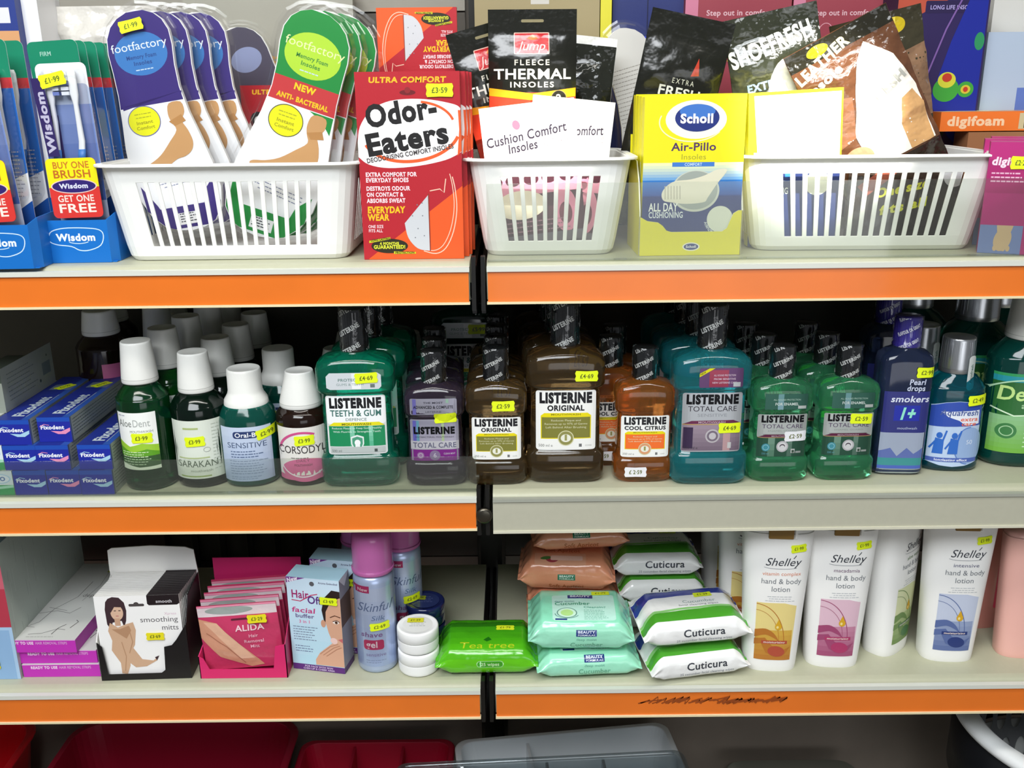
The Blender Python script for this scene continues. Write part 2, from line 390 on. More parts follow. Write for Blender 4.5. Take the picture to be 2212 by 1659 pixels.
# ================= middle shelf =================
def spot(px, py, zs, b=0, dy=0):
    x, y = onz(px, py, zs); return (x, y+b+dy, zs)
def sc_art(art_fn, s):            # scale art coordinates
    return lambda x, y, h: art_fn(x*s, y*s, h)
LIQ = {}
def liq(name, c, **k):
    if name not in LIQ: LIQ[name] = liquid(name, c, **k)
    return LIQ[name]
def lister_prof(big, s=1):
    if big: P = [(0,.036,.020,4),(.003,.040,.023,4.5),(.008,.0435,.0255,4.5),(.033,.0435,.0255,4.5),(.037,.0415,.024,4.5),(.0385,.0385,.022,4.5),(.110,.0385,.022,4.5),(.1115,.0415,.024,4.5),(.115,.0435,.0255,4.5),(.138,.0435,.0255,4.5),(.145,.041,.0245,4),(.150,.034,.022,3),(.1535,.019,.0165,2.2),(.155,.0155,.0155,2),(.158,.0145,.0145,2)]
    else: P = [(0,.028,.0175,4),(.003,.031,.019,4.5),(.007,.034,.0215,4.5),(.024,.034,.0215,4.5),(.0275,.032,.020,4.5),(.029,.0305,.0188,4.5),(.082,.0305,.0188,4.5),(.0835,.032,.020,4.5),(.087,.034,.0215,4.5),(.106,.034,.0215,4.5),(.112,.032,.0205,4),(.116,.026,.018,3),(.119,.0155,.015,2.1),(.120,.0135,.0135,2),(.122,.013,.013,2)]
    return [(z*s, a*s, b*s, n) for z, a, b, n in P]
def cap_striped(parent, z0, z1, r, word='LISTERINE', col='17191A', ink='B4B6B4', seed=1, sleeve=M_CLEAR):
    mb = MB(); N = 40; pts = []
    for z, rr in ((z0, r*.97), (z0+.001, r), (z0+.004, r), (z0+.005, r*.94), (z1-.002, r*.94), (z1-.0005, r*.90), (z1, r*.84)): pts.append((z, rr, rr, 2))
    loft(mb, pts, col, N=N)
    for i in range(30):                             # grip flutes
        t = 2*math.pi*i/30; c, s_ = math.cos(t), math.sin(t); M = Matrix.Rotation(t, 4, 'Z')
        mb.box(r*.935, r*.975, -.0005, .0005, z0+.007, z1-.004, col, M=M)
    c = mb.build('cap', M_SHINY, parent)
    mb = MB(); R2 = r*1.03
    loft(mb, [(z0-.003, R2*.93, R2*.93, 2), (z0+.001, R2, R2, 2), (z1-.001, R2, R2, 2), (z1+.0003, R2*.95, R2*.95, 2)], 'FFFFFF', cap=False, N=N)
    a = Art(); L = (z1-z0)*1000; circ = 2*math.pi*R2*1000
    for k in range(-4, 5):
        y = k*L*.46+L*.28
        for j in range(3):
            a.text(word, -circ/2+j*circ/3+2, y+j*3.2, L*.105, ink, 'l', 2, rot=28, fit=circ*.27, lv=1)
    def fn(x, y, h):
        t = x*MM/R2; return Vector(((R2+.0002)*math.sin(t), -(R2+.0002)*math.cos(t), z0+y*MM))
    a.put(mb, fn, mat=1, step=2, clip=[((0, 1), (0, -1)), ((0, L-1), (0, 1)), ((-circ/2+.3, 0), (-1, 0)), ((circ/2-.3, 0), (1, 0))])
    s_ = mb.build('shrink_sleeve', [sleeve, M_LABEL], c); s_['label'] = 'clear sleeve with slanting white lettering'
    return c
def cap_white(parent, z0, z1, r0, r1, col='E9E9E4', flare=0, mat=None):
    mb = MB(); pf = [(z0, r0*.97), (z0+.0012, r0), (z0+.006, r0*.995)]
    if flare: pf = [(z0, r0), (z0+.003, r0), (z0+.008, r0*.97), (z0+.014, r1*1.08), (z0+.018, r1*1.02)]
    pf += [(z1-.003, r1), (z1-.0012, r1*.985), (z1-.0002, r1*.94), (z1-.0006, r1*.90)]
    loft(mb, [(z, a, a, 2) for z, a in pf], col, N=44)
    if not flare:
        loft(mb, [(z0+.0050, r0*1.0005, r0*1.0005, 2), (z0+.0054, r0*1.0005, r0*1.0005, 2)], 'A9A9A4', cap=False, N=44)
    for i in range(36):
        t = 2*math.pi*i/36; M = Matrix.Rotation(t, 4, 'Z'); za, zb = (z0+.02 if flare else z0+.008), z1-.004; ra, rb = r0+(r1-r0)*.3 if not flare else r1, r1
        mb.add([(ra*.99, -.0004, za), (ra*.99, .0004, za), (ra*1.008, 0, za), (rb*.99, -.0004, zb), (rb*.99, .0004, zb), (rb*1.006, 0, zb)], [(0,2,5,3), (2,1,4,5)], col, M=M)
    return mb.build('cap', mat or M_PLAS, parent)
def listerine(loc, kind, s=1., label='', group='mouthwash bottles on the middle shelf', rz=0, price=None, words=True):
    big = kind in ('orig500', 'tg', 'tc500', 'big')
    t = thing('mouthwash_bottle', label, 'bottle', loc, rz, group); P = lister_prof(big, s)
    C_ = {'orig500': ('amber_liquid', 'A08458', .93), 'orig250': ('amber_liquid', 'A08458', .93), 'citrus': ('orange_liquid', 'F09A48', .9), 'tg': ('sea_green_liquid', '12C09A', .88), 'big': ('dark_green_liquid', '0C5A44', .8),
          'tc500': ('turquoise_liquid', '40C8D0', .88), 'tcg': ('mint_green_liquid', '6CE0A4', .9), 'tcp': ('violet_grey_liquid', '6C5C74', .88)}[kind]
    mb = MB(); loft(mb, P, C_[1], N=64); mb.build('body', liq(C_[0], C_[1], trans=C_[2]), t)
    fn = sc_art(on_prof(P), s); 
    def art_part(name, a, mat, lift=.0003):
        mb = MB(); a.put(mb, lambda x, y, h: fn(x, y, h+lift), step=3); return mb.build(name, mat, t)
    if big: lw, z0, z1, uw, u0, u1 = 66, 40, 109, 60, 117, 136
    else: lw, z0, z1, uw, u0, u1 = 54, 31, 80, 52, 88, 105
    k = lw/66.; H = z1-z0
    a = Art(); L = -lw/2; hh = H
    def ty(f): return z0+H*f
    INK = '1A1A1E'
    if kind in ('orig500', 'orig250', 'citrus'):
        main = '7E7C36' if kind != 'citrus' else 'F0702C'
        a.rrect(L, z0, lw, H, 3*k, 'F0F0EC'); a.text('LISTERINE', 0, ty(.80), hh*.155, INK, 'c', 3, fit=lw*.88)
        a.text('ORIGINAL' if kind != 'citrus' else 'COOL CITRUS', 0, ty(.665), hh*.085, INK, 'c', 2, fit=lw*(.62 if kind != 'citrus' else .86))
        a.poly([(-lw*.42, ty(.19)), (lw*.42, ty(.19)), (lw*.42, ty(.58)), (lw*.36, ty(.625)), (-lw*.36, ty(.625)), (-lw*.42, ty(.58))], 'E8D80C')
        a.text('MOUTHWASH', 0, ty(.585), hh*.03, '8A8210', 'c', 1, fit=lw*.5); a.rect(-lw*.405, ty(.205), lw*.81, hh*.35, main)
        for i, w_ in enumerate(('Reduces Plaque and', 'Removes up to 97% of Germs', 'Left Behind After Brushing')): a.text(w_, 0, ty(.485-i*.058), hh*.032, 'D8D6B0', 'c', 0, fit=lw*(.5, .72, .68)[i])
        a.ell(0, ty(.2), lw*.135, lw*.135, 'D4D2A8'); a.ell(0, ty(.2), lw*.12, lw*.12, '8F8D50' if kind != 'citrus' else 'D89A70'); a.ell(0, ty(.2), lw*.085, lw*.07, 'E8E8D8'); a.rect(-lw*.02, ty(.16), lw*.04, hh*.1, '9A985C')
        a.text('500 ml e' if kind == 'orig500' else '250 ml e', -lw*.46, ty(.055), hh*.045, '6A6A66', 'l', 0, fit=lw*.24)
        a.rect(lw*.22, ty(.05), 3.2*k, 3.6*k, '707070'); a.text('123456', lw*.32, ty(.06), hh*.025, '9A9A96', 'l', 0)
        art_part('label', a, M_LABEL)
    elif kind in ('tg', 'big'):
        a.rrect(L, z0, lw, H, 3*k, 'D9DDDC'); a.rrect(L+.8, z0+H*.52, lw-1.6, H*.46, 2.4, 'F2F4F4')
        a.text('LISTERINE', 0, ty(.80), hh*.15, INK, 'c', 3, fit=lw*.88); a.text('TEETH & GUM', 0, ty(.655), hh*.10, '3C6E66', 'c', 1, fit=lw*.86)
        a.text('DEFENCE', 0, ty(.575), hh*.045, '8A9A98', 'c', 1, fit=lw*.36); a.poly([(-lw*.47, ty(.49)), (lw*.47, ty(.49)), (lw*.38, ty(.55)), (-lw*.38, ty(.55))], 'E6DC1E'); a.text('MOUTHWASH', 0, ty(.5), hh*.035, '6A6A20', 'c', 1, fit=lw*.5)
        a.rect(-lw*.47, ty(.14), lw*.94, H*.345, '1E8A58'); a.grad(-lw*.12, ty(.14), lw*.08, H*.345, '4FB088', '8FD0B4', 4); a.grad(lw*.2, ty(.14), lw*.07, H*.345, '4FB088', '8FD0B4', 4)
        a.text('Reduces Plaque to Keep Gums Healthy', 0, ty(.435), hh*.032, 'D6EEE2', 'c', 0, fit=lw*.84); a.text('With Fluoride to Strengthen Teeth', 0, ty(.375), hh*.032, 'D6EEE2', 'c', 0, fit=lw*.8)
        sh = [(-.11,.30),(0,.335),(.11,.30),(.11,.18),(.07,.09),(0,.05),(-.07,.09),(-.11,.18)]; a.poly([(lw*x, ty(y)) for x, y in sh], 'E4EAE8'); a.poly([(lw*x*.8, ty(.19+(y-.19)*.8)) for x, y in sh], '4E9C7C'); a.ell(0, ty(.2), lw*.05, lw*.055, 'F2F4F4'); a.ell(-lw*.02, ty(.15), lw*.02, lw*.05, 'F2F4F4'); a.ell(lw*.02, ty(.15), lw*.02, lw*.05, 'F2F4F4')
        a.rect(-lw*.46, ty(.03), lw*.92, H*.1, 'B9C0BE') ; a.text('500 ml', -lw*.44, ty(.045), hh*.04, '5A6260'); a.rect(lw*.28, ty(.04), 3.4, 3.6, '4A5250')
        art_part('label', a, M_LABEL)
        a = Art(); a.poly([(-uw/2, u0+2), (-uw/2+4, u0), (uw/2-3, u0), (uw/2, u0+3), (uw/2, u1-3), (uw/2-4, u1), (-uw/2+4, u1), (-uw/2, u1-4)], 'CDD2D6'); a.grad(-2, u0+.6, 10, u1-u0-1.2, 'EEF0F2', 'E4E8EA', 3)
        a.text('PROTECTS', -4, u0+9.5, 3.0, '6E8A86', 'c', 1, fit=26); a.text('GUMS & TEETH', -4, u0+4.6, 2.6, '8CA09E', 'c', 0, fit=30); a.rect(18, u0+2, 5, 4, '6A7472'); art_part('shoulder_label', a, M_LABEL)
    elif kind == 'tc500':
        a.rrect(L, z0, lw, H, 3, 'C9CDD2'); a.text('LISTERINE', 0, ty(.82), hh*.14, INK, 'c', 3, fit=lw*.88); a.text('TOTAL CARE', 0, ty(.69), hh*.085, '3A3440', 'c', 0, fit=lw*.82)
        a.text('SENSITIVE', 0, ty(.60), hh*.05, 'A2A6AE', 'c', 0, fit=lw*.5); a.grad(-lw*.49, ty(.02), lw*.98, H*.44, '8C7A8C', 'B7A4B4', 6); a.rect(-lw*.47, ty(.06), lw*.16, H*.36, '4C3C5C'); a.rect(lw*.2, ty(.02), lw*.12, H*.44, 'D8B0B4')
        a.poly([(-lw*.48, ty(.475)), (lw*.48, ty(.49)), (lw*.36, ty(.54)), (-lw*.34, ty(.53))], '7E3A5C'); a.text('MOUTHWASH', 0, ty(.49), hh*.032, 'D8C0CC', 'c', 1, fit=lw*.46); a.rect(-lw*.49, ty(.462), lw*.98, .8, 'D8A848')
        a.ell(lw*.02, ty(.27), 8, 8, 'D9D3D8'); a.ell(lw*.02, ty(.27), 6.2, 6.2, '8D7F90'); a.ell(lw*.02, ty(.27), 4, 4, 'E2DEE2'); a.rect(lw*.28, ty(.06), 4, 7, 'E6E6E6'); a.text('500 ml e', -lw*.46, ty(.05), hh*.04, '4A4450', 'l', 0, fit=lw*.24)
        art_part('label', a, M_FOIL)
        a = Art(); a.rrect(-uw*.28, u0-1, uw*.80, u1-u0+3, 2, '6B4A74'); a.grad(-uw*.10, u0, uw*.35, u1-u0, '9C3A50', 'A84A60', 4); a.poly([(-uw*.28, u1-8), (-uw*.28, u1-4), (-uw*.1, u1+2), (uw*.0, u1+2)], 'E6E01E'); a.text('NEW', -uw*.21, u1-4.6, 2.0, '4A4A20', 'c', 1, rot=28)
        for i, w_ in enumerate(('ALL ROUND PROTECTION', 'FROM SENSITIVE', 'NEW LISTERINE CARE')): a.text(w_, uw*.18, u0+12-i*4.2, 2.0, 'D8C0D0', 'c', 1, fit=24+(i == 2)*3)
        a.rect(uw*.34, u0, 8, 5, 'C8CCCE'); art_part('shoulder_label', a, M_FOIL)
    elif kind == 'tcg':
        a.rect(L, z0, lw, H*.45, '38604E'); a.grad(L+lw*.22, z0, lw*.14, H*.45, '5E8C74', '86AC98', 3); a.grad(L+lw*.62, z0, lw*.1, H*.45, '5A7C6C', '7C9C8C', 3); a.rrect(L-.3, ty(.45), lw+1, H*.56, 2, 'C6CCC9'); a.rect(L+6, ty(.46), lw-12, H*.08, '9AA29E')
        a.text('LISTERINE', 0, ty(.83), hh*.145, INK, 'c', 3, fit=lw*.88); a.text('TOTAL CARE', 0, ty(.68), hh*.095, '5A4468', 'c', 0, fit=lw*.84)
        a.text('ENAMEL GUARD', 0, ty(.60), hh*.035, '9AA6A0', 'c', 0, fit=lw*.6); a.poly([(-lw*.48, ty(.47)), (lw*.48, ty(.47)), (lw*.36, ty(.53)), (-lw*.34, ty(.53))], '6E2C4C'); a.text('MOUTHWASH', 0, ty(.478), hh*.03, 'D8C0CC', 'c', 1, fit=lw*.44); a.rect(-lw*.49, ty(.452), lw*.98, .5, 'D89A48')
        a.ell(lw*.02, ty(.24), 6.6, 6.6, 'D8D6DA'); a.ell(lw*.02, ty(.24), 5, 5, 'F4F4F6'); a.ell(lw*.02, ty(.245), 3.0, 2.6, '4A3A4A'); a.ell(lw*.02, ty(.225), 2.6, 2.4, 'F4F4F6'); a.ell(-lw*.32, ty(.22), 4.6, 4.6, '4FA4B4'); a.arc(-lw*.32, ty(.22), 3, 3, .6, 'A8DCE4'); a.text('250 ml', -lw*.40, ty(.05), 2.0, '6AB0C0')
        a.rect(lw*.20, ty(.08), 4.5, 5, 'D4D8D6'); a.rect(lw*.21+.6, ty(.09), 2.6, 3, '47604F'); a.rect(lw*.3, ty(.08), 6, 2.2, 'B8C0BC'); art_part('label', a, M_FOIL)
        a = Art(); a.rect(-uw*.42, u0-1, uw*.9, u1-u0+1, '3C6A5C'); a.grad(-uw*.15, u0-1, uw*.12, u1-u0+1, '8FB4C0', '6FA0A0', 3); a.text('ALL ROUND PROTECTION', uw*.04, u0+9.5, 1.9, 'B8D8C8', 'c', 0, fit=30); a.text('FOR ENAMEL', uw*.04, u0+4, 3, 'E0ECE6', 'c', 1, fit=26); a.rect(uw*.28, u0, 9, 3.4, 'D0D8D4'); art_part('shoulder_label', a, M_FOIL)
    elif kind == 'tcp':
        a.rrect(L, z0, lw, H, 2, 'B6B4C4'); a.grad(L+.6, ty(.46), lw-1.2, H*.5, 'C9C4D8', 'A8A6BA', 6); a.rect(L+3, ty(.47), 4, H*.5, '7A78D8'); a.rect(L+7.2, ty(.47), 3, H*.5, '78B8D0'); a.rect(L+35, ty(.47), 3, H*.5, 'C8E0B0')
        a.text('LISTERINE', 0, ty(.66), hh*.15, INK, 'c', 3, fit=lw*.86); a.text('ANTIBACTERIAL MOUTHWASH', 0, ty(.56), hh*.035, '4A4858', 'c', 0, fit=lw*.8)
        a.rect(L, ty(.28), lw, H*.2, 'E4E2EA'); a.text('TOTAL CARE', 0, ty(.32), hh*.12, '7C7C98', 'c', 1, fit=lw*.9); a.rect(L, z0, lw, H*.27, '9A3AA4'); a.ell(0, ty(.13), 6, 6, 'A690B8'); a.text('6', 0, ty(.08), 5, 'E8E0F0', 'c', 1); a.ell(-lw*.3, ty(.13), 4, 4, 'C090C8'); a.arc(-lw*.3, ty(.13), 2.4, 2.4, .6, 'F0E0F4'); a.text('CLEAN MINT', lw*.3, ty(.15), 2, 'E8D8F0', 'c', 1, fit=13)
        art_part('label', a, M_FOIL)
        a = Art(); a.rrect(-uw/2, u0-2, uw, u1-u0+2, 2, 'AFAEBE'); a.rect(-uw/2+3, u0-1.6, 4, u1-u0+1, '8480D0'); a.rect(uw/2-12, u0-1.6, 3, u1-u0+1, 'A8D0B8'); a.text('THE MOST', 0, u0+11.2, 2, '3A3A48', 'c', 1, fit=22); a.text('ADVANCED & COMPLETE', 0, u0+5.6, 3.2, '26262E', 'c', 1, fit=44); a.text('LISTERINE', 0, u0+.8, 1.8, '5A5A68', 'c', 0, fit=18); art_part('shoulder_label', a, M_FOIL)
    if big: cap_striped(t, .156*s, .2045*s, .0158*s)
    else: cap_striped(t, .119*s, .1555*s, .0138*s)
    if price: 
        for (cx, cy, tx, rot, col) in price: sticker(t, fn, cx, cy, tx, 25, 12, rot, col, '5A6418' if col[0] == 'E' else '6A6A6E', step=3, lift=.0010)
    return t
Y_ = 'E4F51A'; W_ = 'E6E6EA'
def two(t, n, dy, dx, descr):
    for i in range(n):
        k = t.copy(); bpy.data.objects.remove(k)
        r = dup(t, (t.location.x+dx*(i+1), t.location.y+dy*(i+1), t.location.z), label=descr[i], rz=t.rotation_euler.z+random.uniform(-.06, .06))
def L5(px, py): return spot(px, py, ZM, .0255)
def L2(px, py): return spot(px, py, ZM, .0215)
t = listerine(L5(776, 1055), 'tg', .985, 'large sea-green mouthwash bottle with silver-green label, front one beside conical cap', price=[(14, 130, '\u00a34\u00b769', 3, Y_)], rz=R(2))
two(t, 2, .060, .006, ['large sea-green mouthwash bottle hidden right behind the front sea-green one', 'rearmost large sea-green mouthwash bottle, behind two others like it'])
t = listerine(L2(942, 1052), 'tcp', .985, 'small grey-violet mouthwash bottle with purple and silver label behind the clear riser', price=[(13, 82, '\u00a32\u00b759', 3, Y_)], rz=R(0))
two(t, 2, .052, -.003, ['small grey-violet mouthwash bottle directly behind the one with purple label', 'third small grey-violet mouthwash bottle back, behind the purple-labelled pair'])
t = listerine(L2(1074, 1050), 'orig250', 1.0, 'small amber mouthwash bottle with white and olive label, left of the large amber one', price=[(8, 94, '\u00a32\u00b759', 1, Y_)])
two(t, 3, .052, 0, ['small amber mouthwash bottle directly behind the front small amber one', 'small amber mouthwash bottle, third back beside the upright', 'small amber mouthwash bottle, rearmost of its row beside the upright'])
t = listerine(L5(1222, 1046), 'orig500', 1.0, 'large amber mouthwash bottle with white and olive label, front of its row', price=[(22, 126, '\u00a34\u00b769', -1, Y_)])
two(t, 3, .058, -.004, ['large amber mouthwash bottle directly behind the front large amber one', 'large amber mouthwash bottle, third back in its row', 'large amber mouthwash bottle, rearmost of its row'])
t = listerine(L2(1391, 1044), 'citrus', .985, 'small orange citrus mouthwash bottle with white and orange label and white price tag', price=[(-10, 14, '\u00a3 2\u00b759', 0, W_)])
r = dup(t, (t.location.x-.032, t.location.y+.05, ZM), label='small orange citrus bottle peeping out left behind the front orange one')
r = dup(t, (t.location.x-.022, t.location.y+.105, ZM), label='small orange citrus mouthwash bottle, rearmost of the three orange ones')
t = listerine(L5(1532, 1050), 'tc500', .985, 'large turquoise mouthwash bottle with silver-mauve label, front of its row', price=[(20, 68, '\u00a34\u00b769', 0, Y_)])
two(t, 3, .058, -.003, ['large turquoise mouthwash bottle directly behind the front turquoise one', 'large turquoise mouthwash bottle, third back in its row', 'large turquoise mouthwash bottle, rearmost of its row'])
t = listerine(L2(1683, 1043), 'tcg', .99, 'small mint-green mouthwash bottle with white price tag, left one of the green pair', price=[(15, 55, '\u00a32\u00b759', 2, W_)])
two(t, 2, .052, -.008, ['small mint-green mouthwash bottle directly behind the left one of the green pair', 'small mint-green mouthwash bottle, third back behind the left of the green pair'])
t = listerine(L2(1824, 1040), 'tcg', .99, 'small mint-green mouthwash bottle with yellow tag over its lettering, right of the green pair', price=[(13, 74, '\u00a32\u00b759', -2, Y_)])
two(t, 2, .052, -.008, ['small mint-green mouthwash bottle directly behind the right one of the green pair', 'small mint-green mouthwash bottle, third back behind the right of the green pair'])
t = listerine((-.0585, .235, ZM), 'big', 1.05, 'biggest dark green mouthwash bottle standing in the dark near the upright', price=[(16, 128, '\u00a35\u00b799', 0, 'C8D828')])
for i, (x, y) in enumerate([(.045, .262), (.0, .0), (.0, .0)][:0]): dup(t, (x+.0, y, ZM), label=['biggest dark green mouthwash bottle behind the small amber row, near the back', 'biggest dark green mouthwash bottle against the back panel by the upright', 'biggest dark green mouthwash bottle at the back left of the upright'][i])

# ---- round white-capped bottles ----
def round_bottle(loc, label, liqd, P, lab, capspec, rz=0, price=None, group='white-capped mouthwash bottles', labmat=None):
    t = thing('mouthwash_bottle', label, 'bottle', loc, rz, group)
    mb = MB(); loft(mb, P, liqd[1], N=56); mb.build('body', liq(*liqd[:2], trans=liqd[2], rough=.1), t); fn = on_prof(P)
    mb = MB(); lab.put(mb, lambda x, y, h: fn(x, y, h+.0003), step=2.5); mb.build('label', labmat or M_LABEL, t)
    cap_white(t, *capspec[:4], **(capspec[4] if len(capspec) > 4 else {}))
    if price:
        for cx, cy, tx, rot, col in price: sticker(t, fn, cx, cy, tx, 22, 11.5, rot, col, step=2.5, lift=.0009)
    return t
def RB(px, py, b): return spot(px, py, ZM, b)
# aloe
P = smooth_prof([(0,.022,.022,2),(.002,.0265,.0265,2),(.012,.0285,.0285,2),(.094,.0285,.0285,2),(.106,.0265,.0265,2),(.114,.021,.021,2),(.119,.0165,.0165,2),(.124,.016,.016,2)])
a = Art(); a.grad(-21, 26, 42, 66, 'F0F2EC', 'F4F6F2', 3)
a.poly([(-21, 40), (21, 32), (21, 52), (8, 55), (-6, 50), (-21, 56)], '5FA028'); a.poly([(-21, 53), (-6, 46), (10, 50), (21, 46), (21, 54), (6, 57), (-8, 53), (-21, 60)], '9CCB3A'); a.rect(-21, 28, 42, 14, '3B5A34'); a.poly([(-21, 26), (21, 26), (21, 30), (0, 29), (-21, 33)], 'DDE8D0')
a.lines(-19, 46, 36, 3, 2.6, .9, 'D8ECC0', seed=2); a.lines(-19, 38, 36, 3, 3, .9, 'AFC8A0', seed=5)
a.text('Aloe', -19, 76, 8, '6A6E6A', 'l', 0, fit=16); a.text('Dent', -2, 76, 8, 'A9ADA9', 'l', 0, fit=18); a.text('MOUTHWASH', -6, 69, 2.8, '7E827E', 'l', 0, fit=24); a.lines(-19, 88, 12, 1, 2, 1, 'A0A4B0')
aloe = round_bottle(RB(312, 1062, .0285), 'dark green mouthwash bottle with tall white cap, front, right beside blue boxes', ('bottle_green', '1E7A3C', .9), P, a, (.1205, .1665, .0195, .0163), price=[(6, 63, '\u00a33\u00b799', 0, Y_)], rz=R(-3))
for i in range(4): dup(aloe, (aloe.location.x+.0075*(i+1), aloe.location.y+.0605*(i+1), ZM), label=['green white-capped mouthwash bottle directly behind the leftmost front one', 'green white-capped mouthwash bottle, third back in the leftmost row', 'green white-capped mouthwash bottle, fourth back in the leftmost row', 'green white-capped mouthwash bottle, rearmost in the leftmost row'][i])
for i in range(2): dup(aloe, (aloe.location.x-.042, aloe.location.y+.16+.0605*i+.02, ZM), label=['green white-capped mouthwash bottle in the short row left of the long one, nearest', 'green white-capped mouthwash bottle in the short row left of the long one, farther', 'green white-capped mouthwash bottle in the short row left of the long one, rearmost'][i])
# herbal dark bottle
P = smooth_prof([(0,.024,.024,2),(.002,.0285,.0285,2),(.012,.0305,.0305,2),(.082,.0305,.0305,2),(.094,.0285,.0285,2),(.102,.023,.023,2),(.107,.0175,.0175,2),(.111,.017,.017,2)])
a = Art(); a.rect(-26, 12, 52, 68, 'DDE3D6'); a.rect(-12, 70, 17, 2, 'A9B874'); a.text('SARAKAN', 0, 26, 7.5, '5E6A5A', 'c', 0, fit=44); a.text('mouthwash', 4, 20, 3, 'A4AC9C', 'c', 0, fit=24); a.rect(-20, 14, 34, 1.6, '9CB06A'); a.rect(-20, 36, 34, 1.4, 'B4C08A'); a.arc(12, 46, 3.4, 2.6, .5, 'A4A8A0'); a.lines(18, 74, 7, 14, 4, .6, 'B0B8A8', seed=3)
sar = round_bottle(RB(428, 1056, .0305), 'dark mouthwash bottle with pale herbal label and white cap, second from blue boxes', ('very_dark_green', '16382A', .85), P, a, (.107, .1515, .0195, .0163), price=[(0, 56, '\u00a33\u00b799', 3, Y_)], rz=R(4))
for i in range(3): dup(sar, (sar.location.x+.006*(i+1), sar.location.y+.0645*(i+1), ZM), label=['white-capped dark bottle directly behind the pale herbal-label one', 'white-capped dark bottle, third back behind the pale herbal-label one', 'white-capped dark bottle, rearmost behind the pale herbal-label one'][i])
# sensitive teal bottle
P = smooth_prof([(0,.024,.024,2.2),(.002,.0285,.0285,2.2),(.010,.031,.030,2.2),(.064,.032,.031,2.2),(.078,.031,.030,2.2),(.086,.028,.027,2.1),(.092,.024,.024,2),(.096,.022,.022,2)])
a = Art(); a.grad(-27, 8, 54, 64, 'A8B8D8', 'C6D2E6', 6); a.rrect(-13, 59, 27, 8, 3, '2C3C6A'); a.text('Oral-B', 0.5, 60.5, 5, 'F0F2F6', 'c', 1, fit=23); a.text('SENSITIVE', 1, 48, 6.2, '4C5C7C', 'c', 0, fit=43)
a.lines(-17, 43, 38, 3, 3.2, 1.2, '5C6E90', seed=4); a.lines(-19, 32, 42, 6, 3, .8, '7E8EAC', seed=8); a.lines(-19, 13, 40, 2, 2.4, .8, '8496B4', seed=9)
orb = round_bottle(RB(533, 1055, .031), 'teal mouthwash bottle with light blue label and flared white cap', ('teal_liquid', '1C8A78', .8), P, a, (.089, .132, .0245, .0185, dict(flare=1)), price=[(23, 63, '\u00a32\u00b799', 12, Y_)], rz=R(6))
dup(orb, (orb.location.x+.018, orb.location.y+.085, ZM), label='teal mouthwash bottle with flared white cap standing behind the blue-labelled one')
# brown bottle
P = smooth_prof([(0,.023,.023,2),(.002,.0275,.0275,2),(.010,.0295,.0295,2),(.066,.0295,.0295,2),(.080,.0285,.0285,2),(.087,.023,.023,2),(.092,.020,.020,2),(.094,.020,.020,2)])
a = Art(); a.rect(-26, 14, 52, 56, 'E6E2DC'); a.arc(2, 42, 26, 22, 2.6, 'CE5088', 60, 170); a.ell(4, 20, 27, 14, 'D66C98', n=30); a.rect(-26, 8, 52, 6, 'D66C98'); a.arc(2, 30, 26, 18, 1.5, 'F2E2EA', 195, 330)
a.text('CORSODYL', 0, 40, 8.5, '3A3436', 'c', 0, fit=52); a.text('DAILY', 1, 30, 3, '7A4A5C', 'c', 0, fit=15); a.text('MOUTHWASH', 1, 25, 2.6, '7A4A5C', 'c', 0, fit=20); a.lines(-12, 34, 26, 1, 2, 1, '7E7070')
cor = round_bottle(RB(652, 1052, .0295), 'dark brown mouthwash bottle with white and pink label and conical white cap', ('brown_black_liquid', '241610', .3), P, a, (.088, .1285, .0238, .0158), price=[(4, 55, '\u00a33\u00b799', 2, Y_)], rz=R(5))
r = dup(cor, (cor.location.x+.025, cor.location.y+.095, ZM), label='dark brown bottle with conical white cap, behind the pink-labelled one')
r = dup(cor, (cor.location.x+.028, cor.location.y+.175, ZM), label='rearmost dark brown bottle with conical white cap, behind the pink-labelled ones')
r = dup(cor, (cor.location.x+.103, cor.location.y+.17, ZM), label='dark brown bottle with conical white cap alone between green and violet bottles')
# tall brown bottle at the back left
P = smooth_prof([(0,.026,.026,2.2),(.002,.030,.030,2.2),(.012,.032,.032,2.2),(.110,.032,.032,2.2),(.124,.031,.031,2.1),(.132,.025,.025,2),(.138,.019,.019,2),(.142,.018,.018,2)])
a = Art(); a.rect(-20, 10, 44, 48, '8A8276'); a.rect(4, 58, 22, 46, 'CE6C9C'); a.poly([(4, 62), (24, 74), (26, 80), (12, 76), (4, 70)], 'E6B4C8'); a.text('mouthwash', -2, 44, 5, '4C463E', 'c', 1, fit=30)
x, z = ony(203, 668, .20)
t = round_bottle((x+.005, .20, ZM), 'tall dark brown bottle with pink label and white cap at the back above blue boxes', ('brown_black_liquid', '241610', .3), P, a, (.137, z-ZM, .0225, .0195), rz=R(8))
mb = MB(); fn = on_prof(P); sticker_art('\u00a33\u00b799', 30, 12, 90, 'C8D81E', '5A6418', 14, 62).put(mb, lambda x, y, h: fn(x, y, h+.001), step=2.5); mb.build('price_sticker', M_STICK, t)
dup(t, (x-.012, .272, ZM), label='tall dark brown bottle with white cap right behind the pink-labelled tall one')
